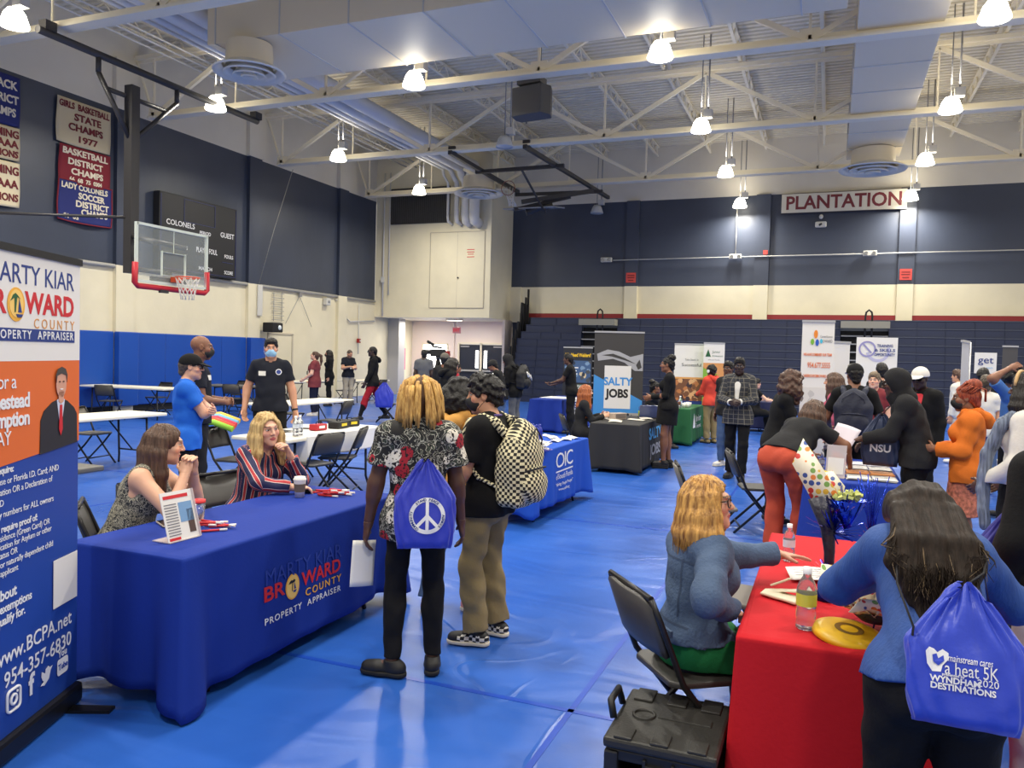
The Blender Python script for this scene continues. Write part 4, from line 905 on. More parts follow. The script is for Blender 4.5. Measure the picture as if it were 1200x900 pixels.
def smin(a, b, k):
    if k <= 0: return np.minimum(a, b)
    t = np.maximum(k-np.abs(a-b), 0)/k
    return np.minimum(a, b)-t*t*(k*.25)
def nets(D, lo, h):
    D[0], D[-1], D[:,0], D[:,-1], D[:,:,0], D[:,:,-1] = [np.maximum(x, h*.1) for x in (D[0], D[-1], D[:,0], D[:,-1], D[:,:,0], D[:,:,-1])]
    S = D < 0; n = np.array(D.shape); cs = tuple(n-1)
    acc = np.zeros(cs+(3,), np.float32); cnt = np.zeros(cs, np.float32)
    E = []
    for a in range(3):
        s0 = [slice(None)]*3; s1 = [slice(None)]*3; s0[a] = slice(0,-1); s1[a] = slice(1,None); s0, s1 = tuple(s0), tuple(s1)
        idx = np.argwhere(S[s0] != S[s1])
        d0, d1 = D[s0][tuple(idx.T)], D[s1][tuple(idx.T)]
        p = idx.astype(np.float32); p[:,a] += d0/(d0-d1)
        b, c = [(1,2),(2,0),(0,1)][a]
        ok = np.ones(len(idx), bool)
        cells = []
        for ob, oc in ((-1,-1),(0,-1),(0,0),(-1,0)):
            q = idx.copy(); q[:,b] += ob; q[:,c] += oc; cells.append(q)
            good = (q >= 0).all(1) & (q < np.array(cs)).all(1); ok &= good
            g = q[good]; np.add.at(acc, tuple(g.T), p[good]); np.add.at(cnt, tuple(g.T), 1)
        E.append((np.stack(cells, 1)[ok], S[s0][tuple(idx.T)][ok]))
    act = np.argwhere(cnt > 0); vid = np.full(cs, -1, np.int64); vid[tuple(act.T)] = np.arange(len(act))
    verts = acc[tuple(act.T)]/cnt[tuple(act.T)][:,None]*h+lo
    F = []
    for cells, ins in E:
        f = vid[cells[...,0], cells[...,1], cells[...,2]]; f[~ins] = f[~ins][:, ::-1]; F.append(f)
    return verts.astype(np.float32), np.concatenate(F) if F else np.zeros((0,4), int)
def merge(*vf):
    vs, fs, o = [], [], 0
    for v, f in vf: vs.append(v); fs.append(f+o); o += len(v)
    return np.concatenate(vs), np.concatenate(fs)
def np_obj(name, v, f, m, parent=None, col=None, uv=None, label=None):
    me = bpy.data.meshes.new(name); me.vertices.add(len(v)); me.vertices.foreach_set('co', v.astype(np.float32).ravel())
    me.loops.add(f.size); me.loops.foreach_set('vertex_index', f.astype(np.int32).ravel())
    me.polygons.add(len(f)); me.polygons.foreach_set('loop_start', np.arange(len(f), dtype=np.int32)*4)
    me.polygons.foreach_set('use_smooth', np.ones(len(f), bool)); me.update(calc_edges=True); me.validate()
    if col is not None:
        at = me.color_attributes.new('tint', 'FLOAT_COLOR', 'POINT'); c4 = np.ones((len(v),4), np.float32); c4[:,:3] = col; at.data.foreach_set('color', c4.ravel())
    if uv is not None:
        at = me.attributes.new('cloth_uv', 'FLOAT_VECTOR', 'POINT'); c3 = np.zeros((len(v),3), np.float32); c3[:,:2] = uv; at.data.foreach_set('vector', c3.ravel())
    me.materials.append(m); o = bpy.data.objects.new(name, me); C.objects.link(o)
    if parent is not None: o.parent = parent
    if label: o['label'] = label
    return o
def limb_uv(v, bones):
    """(around, along) in metres about the nearest of the bones (a, b, radius)"""
    best = np.full(len(v), 1e9); uv = np.zeros((len(v),2))
    for a, b, r in bones:
        a, b = np.asarray(a, float), np.asarray(b, float); ab = b-a; L = np.linalg.norm(ab); z = ab/L; t = np.clip((v-a) @ z, 0, L)
        q = v-a-t[:,None]*z; d = np.linalg.norm(q, axis=1)-r
        x = unit(np.cross(z, (0,1,0) if abs(z[1]) < .9 else (1,0,0))); y = np.cross(z, x)
        m = d < best; best[m] = d[m]; uv[m,0] = (np.arctan2(q @ y, q @ x)*r)[m]; uv[m,1] = ((v-a) @ z)[m]
    return uv
def folds(amp, f=1.0, seed=0.):
    def fn(X, Y, Z):
        return amp*(np.sin(31*f*Z+7*np.sin(9*X+seed)+5*Y+seed)*.5+np.sin(24*f*(X*.8+Z*.6)+6*np.sin(11*Y+seed*2))*.35+np.sin(52*f*Z+17*X-23*Y+seed)*.25)
    return fn
# ------------------------------------------------------------------ people
def skin_mat():
    m = bpy.data.materials.new('skin'); m.use_nodes = True; nt = m.node_tree; b = nt.nodes['Principled BSDF']
    a = nt.nodes.new('ShaderNodeAttribute'); a.attribute_name = 'tint'; nt.links.new(a.outputs['Color'], b.inputs['Base Color'])
    b.inputs['Roughness'].default_value = .5; b.inputs['Subsurface Weight'].default_value = .06; b.inputs['Subsurface Radius'].default_value = (.01,.004,.002)
    return m
m_skin = skin_mat()
def hair_mat(name, rgb, rough=.42, stretch=(60,60,4), amt=.45, rgb2=None):
    if name in MATS: return MATS[name]
    m = mat(name, rgb, rough, bump=(1.0,.5,stretch), var=(1.0,amt,stretch), spec=.35)
    if rgb2:
        mx = [n for n in m.node_tree.nodes if n.type == 'MIX'][0]; mx.inputs[7].default_value = lin(rgb2)+(1,); mx.inputs[6].default_value = lin(rgb)+(1,)
    return m
LOD = {'near': (.0075,.0038,.006), 'mid': (.011,.0055,.008), 'far': (.017,.0085,.013)}
def ik(a, t, l1, l2, pole):
    a, t = np.asarray(a, float), np.asarray(t, float); d = t-a; L = np.linalg.norm(d); L2 = min(L, (l1+l2)*.998); u = d/max(L, 1e-9); t = a+u*L2
    x = (l1*l1-l2*l2+L2*L2)/(2*L2); hh = math.sqrt(max(l1*l1-x*x, 0)); p = np.asarray(pole, float); p = p-u*p.dot(u); p = unit(p)
    return a+u*x+p*hh, t
class Human:
    """joints in the figure's own space: feet on z=0, facing +Y, right hand at +X"""
    def __init__(s, h=1.72, g=1.0, fem=False, sit=None, pel=(0,0), plean=0, lean=0, side=0, twist=0, head=(0,0,0), L=None, Rr=None, fL=None, fR=None, skin=(200,150,125), lod='mid', bust=1.0, hips=1.0, shl=1.0):
        k = h/1.75; s.k, s.g, s.fem, s.lod, s.skin, s.bust = k, g, fem, lod, skin, bust
        s.hw = (.143 if fem else .16)*k*shl; s.hipw = (1.06 if fem else 1.0)*hips
        zp = .95*k if sit is None else sit+.10*k
        s.P = V(pel[0], pel[1], zp-(0 if len(pel) < 3 else pel[2])); s.Rp = rot('x', -plean)
        s.Rt = rot('z', twist) @ rot('y', side) @ rot('x', -lean)
        s.W = s.P+s.Rp @ V(0,0,.13*k); s.T = lambda x, y, z: s.W+s.Rt @ (V(x,y,z)*k)
        s.N = s.T(0,-.005,.385); s.Rh = rot('z', head[0]) @ rot('x', -head[1]) @ rot('y', head[2])
        Rn = s.Rh*.4+s.Rt*.6
        s.hs = k**.5*.97
        s.Hc = s.N+Rn @ V(0,.025,.065)*k+s.Rh @ V(0,.01,.085)*s.hs
        s.Hh = lambda x, y, z: s.Hc+s.Rh @ V(x,y,z)*s.hs
        s.sh = {-1: s.T(-s.hw/k,-.01,.326), 1: s.T(s.hw/k,-.01,.326)}
        s.el, s.wr, s.hd, s.hn, s.curl = {}, {}, {}, {}, {}
        la, lf = .285*k, .25*k
        for q, spec in ((-1, L), (1, Rr)):
            if spec is None: spec = {}
            S0 = s.sh[q]
            t = spec.get('t'); t = S0+V(q*.05,.03,-.525)*k if t is None else V(*t)
            s.el[q], s.wr[q] = ik(S0, t, la, lf, spec.get('pole', (q*.35,-1,-.15)))
            d = unit(s.wr[q]-s.el[q]); d = unit(d*.75+unit(spec['d'])*.85) if 'd' in spec else d
            n = V(*spec.get('n', (-q,.15,0))); n = unit(n-d*n.dot(d)); s.hd[q], s.hn[q], s.curl[q] = d, n, spec.get('curl', .45)
        s.hip, s.kn, s.an, s.fd = {}, {}, {}, {}
        for q, spec in ((-1, fL), (1, fR)):
            spec = spec or {}
            s.hip[q] = s.P+s.Rp @ V(q*.09*s.hipw,0,-.03)*k
            if 't' in spec: t = V(*spec['t'])
            elif sit is None: t = V(q*.1*k+pel[0]*.0, -.02, .085*k)
            else: t = V(q*.11*k, .42*k, .085*k)
            s.kn[q], s.an[q] = ik(s.hip[q], t, .42*k, .415*k, spec.get('pole', (q*.12,1,.1)))
            a = R(spec.get('yaw', -q*9)); s.fd[q] = V(math.sin(-a), math.cos(a), 0)
    # ---- solid volumes; e = how far the cloth stands off
    def torso(s, F, e, low=True, k=.05):
        kk, g = s.k, s.g
        def el(x, y, z, r, kb=k): F.ell(s.T(x,y,z), V(*r)*kk+e, s.Rt, kb)
        if s.fem:
            el(0,-.005,.22,(.142*(.5+.5*g),.098*g,.17)); el(0,.01,.05,(.125*g,.098*g,.14))
            for q in (-1,1): el(q*.068,.082*(.6+.4*g),.205,(.066*s.bust,.058*s.bust,.068*s.bust),.035)
        else:
            el(0,0,.21,(.162*(.6+.4*g),.112*(.5+.5*g),.18)); el(0,.012*g,.04,(.142*g,.108*g,.15))
        F.cap(s.T(-.1,-.012,.318), s.T(.1,-.012,.318), .06*kk+e, k=k)
        for q in (-1,1):
            F.ell(s.sh[q]+s.Rt @ V(-q*.012,0,-.005)*kk, V(.056,.06,.062)*kk+e, s.Rt, .04)
            F.cap(s.T(q*.03,-.01,.405), s.T(q*.12,-.012,.345), .03*kk+e*.6, .042*kk+e*.7, k=.04)
        if low:
            F.ell(s.P+s.Rp @ V(0,-.008,.0)*kk, V(.158*s.hipw*(.6+.4*g),.118*(.5+.5*g),.13)*kk+e, s.Rp, k)
            for q in (-1,1): F.ell(s.P+s.Rp @ V(q*.07,-.06,-.045)*kk, V(.085,.08,.09)*kk*s.hipw+e, s.Rp, .04)
    def arm(s, F, q, e=0, frac=2.0, flare=0, k=.03, thick=1.0):
        kk = s.k; r0, r1, r2 = [(x*kk*thick*(.92 if s.fem else 1)*(.55+.45*s.g))+e for x in (.054,.043,.028)]
        a, b, c = s.sh[q], s.el[q], s.wr[q]
        if frac <= 1: F.cap(a, a+(b-a)*frac, r0, r0+(r1-r0)*frac+flare, k=k, cut=True)
        else:
            F.cap(a, b, r0, r1, k=k); f = frac-1
            m = b+(c-b)*.3
            if e == 0: F.ell(m, (.036*kk*thick,)*3, None, .05)
            F.cap(b, b+(c-b)*f, r1, r1*(1-f)+r2*f+flare, k=k, cut=(e > 0))
    def leg(s, F, q, e=0, frac=2.0, flare=0, k=.03, thick=1.0):
        kk = s.k; r0, r1, r2 = [(x*kk*thick*(.5+.5*s.g))+e for x in (.086,.056,.036)]
        a, b, c = s.hip[q], s.kn[q], s.an[q]
        if frac <= 1: F.cap(a, a+(b-a)*frac, r0, r0+(r1-r0)*frac+flare, k=k, cut=True); return
        F.cap(a, b, r0, r1, k=k); f = frac-1; u = unit(c-b); back = unit(np.cross(unit(np.cross(b-a, c-b)+1e-6*V(1,0,0)), u)) if False else V(0,-1,0)
        F.cap(b, b+(c-b)*f, r1, r1*(1-f)+r2*f+flare, k=k, cut=(e > 0))
        F.ell(b+(c-b)*.32+back*.012*kk, V(.05,.055,.11)*kk*thick+e*.8, None, .05)
    def hand(s, F, q, fat=1.0):
        w, d, n, c = s.wr[q], s.hd[q], s.hn[q], s.curl[q]; t = np.cross(d, n)*q; hs = s.k**.6*(.93 if s.fem else 1.0)
        M = np.stack([t, d, n], 1)
        F.ell(w+d*.048*hs, V(.04,.055,.017)*hs, M, .012); F.cap(w-d*.01, w+d*.03*hs, .026*s.k, .024*hs, k=.012, flat=(n,.75))
        for j, (o, L) in enumerate(((.029,.072),(.010,.08),(-.010,.074),(-.028,.058))):
            p = w+(d*.088+t*o-n*.002)*hs; dd = unit(d+t*o*1.6); an = c*(.8+.12*j)*R(62)
            for f, r0, r1 in ((.45,.0092,.0088),(.31,.0088,.008),(.24,.008,.007)):
                dd = unit(dd*math.cos(an)+n*math.sin(an)); n2 = n
                e = p+dd*L*f*hs; F.cap(p, e, r0*fat*hs, r1*fat*hs, k=.004); p = e
                an = c*R(58); 
        p = w+(d*.022+t*.030)*hs; dd = unit(d*.62+t*.62+n*.35*(1+c)); e = p+dd*.04*hs; F.cap(p, e, .0125*fat*hs, .0105*fat*hs, k=.008); dd = unit(dd+d*.4+n*.3*c-t*.25*c); F.cap(e, e+dd*.03*hs, .0105*fat*hs, .0085*fat*hs, k=.004)
    def face(s, F):
        h, M = s.hs, s.Rh; H = s.Hh
        def el(x, y, z, r, k=.02, op='+'): F.ell(H(x,y,z), V(*r)*h, M, k, op)
        el(0,-.014,.032,(.074,.094,.084)); el(0,.022,-.03,(.062,.068,.082),.03)
        jw = .046 if s.fem else .052
        el(0,.032,-.075,(jw,.052,.034),.03); el(0,.072,-.1,(.02,.018,.016),.025)
        for q in (-1,1): el(q*.043,.055,-.02,(.022,.024,.02),.025); el(q*.047,.015,-.068,(.014,.028,.022),.02)
        el(0,.083,.032,(.045,.014,.012),.02)
        for q in (-1,1): el(q*.031,.094,.012,(.019,.015,.0115),.012,'-'); el(q*.031,.076,.011,(.0135,.0135,.0125),.003)
        F.cap(H(0,.092,.018), H(0,.109,-.018), .0075*h, .0115*h, k=.012)
        for q in (-1,1): el(q*.011,.098,-.022,(.0085,.01,.0075),.007)
        el(0,.089,-.051,(.021,.0095,.0055),.006); el(0,.087,-.0615,(.018,.0095,.006),.006); el(0,.098,-.0562,(.022,.006,.0012),.003,'-')
        for q in (-1,1):
            el(q*.074,-.004,.0,(.009,.019,.031),.01); el(q*.083,.002,.002,(.004,.009,.017),.006,'-')
        F.cap(s.N+s.Rt @ V(0,-.01,-.03)*s.k, H(0,-.012,-.06), (.05 if s.fem else .058)*s.k*(.6+.4*s.g), (.046 if s.fem else .054)*h, k=.03)
    def tints(s, v, brow=(50,36,28), lip=None, eye=(52,36,26), beard=None):
        sk = np.array(lin(s.skin)); c = np.tile(sk, (len(v),1)); p = ((v-s.Hc) @ s.Rh)/s.hs; x, y, z = np.abs(p[:,0]), p[:,1], p[:,2]
        n = (np.sin(v[:,0]*43)+np.sin(v[:,1]*37+v[:,2]*41))*.02; c *= (1+n)[:,None]
        fr = (y > .05) & (np.abs(p).max(1) < .16)
        ch = fr & (((x-.042)/.026)**2+((z+.02)/.024)**2 < 1); c[ch] = c[ch]*np.array((1.06,.9,.88))
        lp = np.array(lin(lip)) if lip else sk*np.array((.86,.55,.52)); m = fr & (x < .025) & (np.abs(z+.0565) < .0115*(1-(x/.027)**2)+.001) & (y > .078); c[m] = lp
        if beard is not None:
            m = (y > .01) & (z < -.032) & (z > -.125) & (np.abs(p).max(1) < .16) & ~((x < .022) & (np.abs(z+.056) < .012)); c[m] = c[m]*.35+np.array(lin(beard))*.65
        m = fr & (np.abs(z-.0345-.003*np.cos((x-.030)*75)) < .0032) & (x > .016) & (x < .05); c[m] = np.array(lin(brow))
        ex = (x-.031)/.0155; m = fr & (np.abs(z-.0115) < .0062*(1-ex**2)+.0006) & (np.abs(ex) < 1) & (y > .062); c[m] = (.75,.73,.70)
        m2 = m & (((x-.031)**2+(z-.0115)**2) < .0062**2); c[m2] = np.array(lin(eye))*.6
        m3 = fr & (np.abs(z-.0115-.0062*(1-ex**2)) < .0016) & (np.abs(ex) < 1.05) & (y > .06); c[m3] = np.array(lin(brow))*.8
        return c
    def body(s, root, arms=True, thin=.0, cover_legs=True, **tint):
        hb, hf, _ = LOD[s.lod]; F = Field(); s.torso(F, -.004-thin); s.face(F)
        for q in (-1,1): s.arm(F, q); s.leg(F, q, -.006 if cover_legs else 0); 
        for q in (-1,1): F.cap(s.an[q]+V(0,0,-.02), s.an[q]+s.fd[q]*.13*s.k+V(0,0,-.05*s.k), .034*s.k, .026*s.k, k=.03)
        fat = 1.0 if s.lod == 'near' else (1.08 if s.lod == 'mid' else 1.3)
        boxes = []
        bh = (s.Hc-.15, s.Hc+.165); boxes.append(bh); hands = []
        for q in (-1,1):
            s.hand(F, q, fat); m = s.wr[q]+s.hd[q]*.085*s.k; hands.append((m-.105*s.k, m+.105*s.k))
        # nearby hands share one fine box
        if np.abs(s.wr[1]-s.wr[-1]).max() < .24: hands = [(np.minimum(hands[0][0], hands[1][0]), np.maximum(hands[0][1], hands[1][1]))]
        for b in hands: boxes.append(b)
        ov = [b for i, b in enumerate(boxes)]
        parts = [F.mesh(hb, outside=ov)]
        done = []
        for b in boxes:
            parts.append(F.mesh(hf, b[0], b[1], inside=b, outside=done)); done = done+[b]
        v, f = merge(*parts); s.skinobj = np_obj('body', v, f, m_skin, root, col=s.tints(v, **tint)); return s.skinobj
    def cloth(s, root, name, F, m, amp=.003, f=1.0, bones=None, res=None, label=None, extra=None):
        seed = (sum(map(ord, name))+s.P[0]*77+s.k*50) % 6.28
        fo = folds(amp, f, seed); dp = fo if extra is None else (lambda X, Y, Z: fo(X, Y, Z)+extra(X, Y, Z))
        v, fc = F.mesh(res or LOD[s.lod][2], disp=dp if (amp or extra) else None)
        return np_obj(name, v, fc, m, root, uv=limb_uv(v, bones) if bones else None, label=label)
    def bones(s): 
        b = [(s.P-s.Rp @ V(0,0,.15), s.N, .14)]
        for q in (-1,1): b += [(s.sh[q]+s.Rt @ V(q*.02,0,0), s.el[q], .05), (s.el[q], s.wr[q], .04)]
        return b
    def top(s, root, m, name='shirt', e=.012, sleeve=.62, hem=.10, flare=.006, hflare=.0, collar=None, amp=.004, neck=.062, vneck=0, open_front=None, bones=None, hood=None, thick=1.0, label=None, hemk=.02):
        """sleeve: 0 none, <1 part of the upper arm, 1..2 into the forearm; hem: below the hip joint line"""
        F = Field(); s.torso(F, e); kk = s.k
        hp = s.P+s.Rp @ V(0,0,-hem*kk)
        F.cap(s.P+s.Rp @ V(0,.0,.03*kk), hp+s.Rp @ V(0,0,-.06), (.135*(.5+.5*s.g)*s.hipw)*kk+e, (.14*(.5+.5*s.g)*s.hipw)*kk+e+hflare, k=.05, flat=(s.Rp @ V(0,1,0), .8))
        for q in (-1,1):
            d = s.kn[q]-s.hip[q]; F.cap(s.hip[q], s.hip[q]+d*min(.5, max(.02, (hem+.12)/.42)), .09*kk*(.5+.5*s.g)+e+.007, .084*kk*(.5+.5*s.g)+e+.007+hflare, k=.05)
        if sleeve > 0:
            for q in (-1,1): s.arm(F, q, e*.9, sleeve, flare, thick=thick)
        F.plane(s.Rp @ V(0,0,-1), hp)
        F.cap(s.N+s.Rt @ V(0,.02,.07), s.N+s.Rt @ V(0,.012,-.012), neck*kk, neck*.95*kk, k=.01, op='-')
        if vneck: F.cap(s.N+s.Rt @ V(0,.06,.03)*kk, s.T(0,.15,.385-vneck), .05*kk, .012, k=.008, op='-')
        if not sleeve:
            for q in (-1,1): F.cap(s.sh[q]+s.Rt @ V(q*.03,.01,.02)*kk, s.sh[q]+s.Rt @ V(q*.05,.0,-.09)*kk, .058*kk, .05*kk, k=.012, op='-')
        if open_front:
            top_, bot, w0, w1 = open_front
            F.cap(s.T(0,.19,top_), s.T(0,.21,bot), w0, w1, k=.01, op='-', flat=(s.Rt @ V(0,1,0), 3.0))
        o = s.cloth(root, name, F, m, amp, bones=bones, label=label)
        if collar:
            G = Field(); N0 = s.N+s.Rt @ V(0,.008,-.0)*kk
            for i in range(14):
                a0, a1 = [R(25+310*j/14+90) for j in (i, i+1)]
                p = [N0+s.Rt @ V(math.cos(a)*(.064+.0),math.sin(a)*.062,.018-.03*(math.sin(a) > .3)*1)*kk for a in (a0, a1)]
                G.cap(p[0], p[1], .016, k=.008, flat=(unit(p[0]-N0-s.Rt @ V(0,0,.01)), .6))
            s.cloth(root, 'collar', G, collar, 0)
        return o
    def bottom(s, root, m, name='trousers', e=.012, frac=1.96, flare=.012, amp=.004, waist=.06, skirt=None, thick=1.0, label=None, fz=None):
        F = Field(); kk = s.k
        F.ell(s.P+s.Rp @ V(0,-.005,.02)*kk, V(.150*s.hipw*(.6+.4*s.g),.112*(.5+.5*s.g),.13)*kk+e, s.Rp, .05)
        for q in (-1,1): F.ell(s.P+s.Rp @ V(q*.07,-.06,-.045)*kk, V(.083,.078,.09)*kk*s.hipw+e, s.Rp, .04)
        F.plane(s.Rp @ V(0,0,1), s.P+s.Rp @ V(0,0,waist+.03)*kk)
        if skirt is not None:
            mid = (s.kn[-1]+s.kn[1])/2; b = s.P+(mid-s.P)*skirt
            wd = .5+.5*s.g; F.cap(s.P+V(0,0,-.02), b, .168*kk*s.hipw*wd, (.155*s.hipw+.02)*kk*wd, k=.04, flat=(V(0,1,0), .85), cut=True)
        else:
            for q in (-1,1): s.leg(F, q, e, frac, flare, thick=thick)
        return s.cloth(root, name, F, m, amp, f=1.1, label=label)
    def shoes(s, root, m, sole=None, kind='sneaker', label=None, names='shoe'):
        for q in (-1,1):
            F = Field(); a = s.an[q]; d = s.fd[q]; kk = s.k; u = V(0,0,1); g0 = a[2]-.085*kk
            heel = V(a[0],a[1],0)-d*.045*kk; toe = V(a[0],a[1],0)+d*.155*kk; z = lambda p, h: p+u*(g0+h*kk)
            F.cap(z(heel,.045), z(toe,.034), .042*kk, .034*kk, k=.02); F.cap(z(V(a[0],a[1],0)+d*.09*kk,.042), z(toe-d*.02*kk,.036), .046*kk, .042*kk, k=.02, flat=(u,.8))
            F.cap(z(heel+d*.02*kk,.05), a+u*.0, .042*kk, .044*kk, k=.02); F.cap(a+u*.015, a+u*.09, .034*kk, k=.005, op='-')
            F.plane(V(0,0,-1), V(0,0,g0+.012*kk)); F.plane(V(0,0,1), a+u*.012*kk)
            o = s.cloth(root, names, F, m, .0, res=LOD[s.lod][1]*1.5, label=label)
            if sole:
                G = Field(); G.cap(z(heel,.014), z(toe,.014), .046*kk, .038*kk, k=.01); G.cap(z(V(a[0],a[1],0)+d*.07*kk,.014), z(toe-d*.015*kk,.014), .05*kk, .045*kk, k=.02)
                G.plane(V(0,0,-1), V(0,0,g0)); G.plane(V(0,0,1), V(0,0,g0+.026*kk))
                s.cloth(o, 'sole', G, sole, 0, res=LOD[s.lod][1]*1.5)
    # ---- head dress
    def cap_hair(s, F, inf=.012, face=1.0, low=-.055, k=.02, fz=0):
        h, M, H = s.hs, s.Rh, s.Hh
        F.ell(H(0,-.014,.034), V(.075+inf,.096+inf,.085+inf)*h, M, k); F.cap(H(0,-.06,.0), H(0,-.07,low), (.062+inf*.5)*h, (.045+inf*.5)*h, k=.03)
        F.ell(H(0,.098,-.032+fz), V(.073*face,.085,.112*face)*h, M, .012, '-')
        F.ell(H(0,.03,-.09), V(.1,.09,.08)*h, M, .012, '-')
        return F
    def strands(s, amp=.004, n=46, wave=0.):
        c = s.Hc
        def fn(X, Y, Z):
            a = np.arctan2(X-c[0], -(Y-c[1])); return amp*np.sin(a*n+wave*np.sin(Z*22+a*3)+Z*6)*.7+amp*.6*np.sin(a*n*.37+Z*9*wave+1.3)
        return fn
    def lumps(s, amp=.006, f=95):
        def fn(X, Y, Z): return amp*(np.sin(f*X+2*np.sin(f*.6*Z))*np.sin(f*Y+1+np.sin(f*.5*X))+np.sin(f*.9*Z+2*np.sin(f*.5*Y)))*.6
        return fn
    def hair(s, root, m, kind='short', L=.3, inf=.012, face=1.0, spread=.0, back=.0, front=True, name='hair', res=None, part=0, low=-.055, fz=0, amp=None, fwd=.0):
        H, h = s.Hh, s.hs; F = Field(); ex = None; r = res or LOD[s.lod][1]*1.15
        if kind == 'long':
            nS = 15
            s.cap_hair(F, inf, face, low, fz=fz)
            for i in range(nS):
                t = -1+2*i/(nS-1); a = t*R(118); x, y = math.sin(a)*(.074+inf*.6), -math.cos(a)*(.092+inf*.4)-.012
                if not front and abs(t) > .76: continue
                st = H(x*.9, y*.9, .035); p1 = H(x*1.08+spread*.3*math.sin(a), y*1.05, -.05)
                p2 = p1+V(0,0,-1)*max(L*.45,.02)*h+s.Rh @ V(math.sin(a)*spread*.6, -math.cos(a)*.012-back*.5+fwd*.5*max(0,abs(t)-.5), 0)
                p3 = p1+V(0,0,-1)*L*h*(1-.12*abs(t))+s.Rh @ V(math.sin(a)*spread, -math.cos(a)*.012-back+fwd*max(0,abs(t)-.5), 0)
                F.chain([st,p1,p2,p3], [.028*h,.032*h,.034*h,.017*h], k=.022)
            F.ell(H(0,.098,-.05+fz), V(.062*face,.085,.115*face)*h, s.Rh, .012, '-')
            ex = s.strands(.0024 if amp is None else amp, 64, 1.0)
        elif kind == 'short':
            s.cap_hair(F, inf, face, low, fz=fz)
            for q in (-1,1): F.ell(H(q*.088,.004,-.03), V(.03,.034,.05)*h, s.Rh, .01, '-')
            F.ell(H(0,.02,.085), V(.07,.075,.045+inf)*h, s.Rh, .02); ex = s.lumps(.003 if amp is None else amp, 130)
        elif kind == 'buzz': s.cap_hair(F, .004, face, low, fz=fz); ex = None
        elif kind == 'curly':
            s.cap_hair(F, inf, face, low, fz=fz); F.ell(H(0,-.02,.05), V(.08+inf*1.5,.1+inf*1.4,.085+inf*1.6)*h, s.Rh, .03)
            if L:
                for i in range(11):
                    t = -1+2*i/10; a = t*R(120); x, y = math.sin(a)*(.085+inf), -math.cos(a)*(.1+inf)-.01
                    st = H(x,y,.03); p1 = st+V(0,0,-1)*(L+.04)*h+s.Rh @ V(math.sin(a)*spread,-.01-back,0); F.chain([st,(st+p1)/2+s.Rh @ V(math.sin(a)*.015,0,0),p1], [.035*h,.045*h,.022*h], k=.03)
            F.ell(H(0,.103,-.035+fz), V(.066*face,.085,.11*face)*h, s.Rh, .012, '-'); ex = s.lumps(.0075 if amp is None else amp, 85)
        elif kind == 'bun':
            s.cap_hair(F, inf, face, low, fz=fz); F.ell(H(0,-.07,.115), V(.07,.07,.062)*h, s.Rh, .015); ex = s.lumps(.004 if amp is None else amp, 140)
        elif kind == 'pony':
            s.cap_hair(F, inf, face, low, fz=fz); p = H(0,-.115,.06); F.ell(p, .03*h, None, .015); q = p+s.Rh @ V(0,-.05,-.02)
            F.chain([p,q,q+V(0,0,-L*.5)+s.Rh @ V(0,-.01,0),q+V(0,0,-L)], [.026*h,.036*h,.036*h,.012*h], k=.02); ex = s.strands(.0028, 34, .8)
        v, f = F.mesh(r, disp=ex); o = np_obj(name, v, f, m, root)
        if kind == 'long' and s.lod == 'near':
            rg = random.Random(int(L*1000)+3); mb = MB()
            for i in range(150):
                t = rg.uniform(-1,1)*(1 if front else .74); a = t*R(112); j = rg.uniform(.012,.024); x, y = math.sin(a)*(.074+inf*.6+j), -math.cos(a)*(.092+inf*.4+j)-.012
                st = H(x*.55, y*.6+.01, .105+inf+rg.uniform(-.01,.01)); p0 = H(x*.98, y*.98, .04); p1 = H(x*1.1+spread*.3*math.sin(a), y*1.07, -.05); w = rg.uniform(-.012,.012)
                p2 = p1+V(0,0,-1)*L*.45*h+s.Rh @ V(math.sin(a)*spread*.6+w, -math.cos(a)*.014-back*.5+fwd*.5*max(0,abs(t)-.5), 0)
                p3 = p1+V(0,0,-1)*L*h*(1.02-.1*abs(t)+rg.uniform(-.12,.06))+s.Rh @ V(math.sin(a)*spread+w*2, -math.cos(a)*.014-back+fwd*max(0,abs(t)-.5), 0)
                mb.tube([st,p0,p1,p2,p3], [.0014,.002,.0022,.002,.001], 4)
            mb.build('hair_strands', m, o)
        return o
    def mask(s, root, m, strap=None, name='face_mask'):
        F = Field(); h, H, M = s.hs, s.Hh, s.Rh
        F.ell(H(0,.03,-.052), V(.066,.082,.062)*h, M, .01); F.ell(H(0,.1,-.03), V(.022,.024,.03)*h, M, .03); F.plane(M @ V(0,-1,.25), H(0,.03,-.05)); F.plane(M @ V(0,.22,1), H(0,.1,-.008)); F.plane(M @ V(0,0,-1), H(0,0,-.112))
        o = s.cloth(root, name, F, m, 0, res=LOD[s.lod][1])
        mb = MB()
        for q in (-1,1):
            for z0, z1 in ((-.02,.022),(-.085,-.03)): mb.tube([H(q*.058,.045,z0), H(q*.073,.02,(z0+z1)/2), H(q*.08,-.012,z1)], .0018, 5)
        mb.build('ear_loop', strap or m, o)
    def glasses(s, root, m, lens=None, rx=.026, rz=.019):
        mb = MB(); H = s.Hh; y = .103
        for q in (-1,1):
            pts = []
            for k in range(20):
                a = 2*PI*k/20; c, sn = math.cos(a), math.sin(a); x = math.copysign(abs(c)**.6, c)*rx; z = math.copysign(abs(sn)**.6, sn)*rz; pts.append(H(q*.033+x, y-.25*max(0,abs(q*.033+x)-.03), .008+z))
            mb.tube(pts, .0026, 5, closed=True); mb.tube([H(q*.058,y-.008,.018), H(q*.074,.05,.018), H(q*.08,-.01,.014)], .0026, 5)
        mb.tube([H(-.009,y+.002,.013), H(0,y+.005,.016), H(.009,y+.002,.013)], .0026, 5)
        o = mb.build('glasses', m, root)
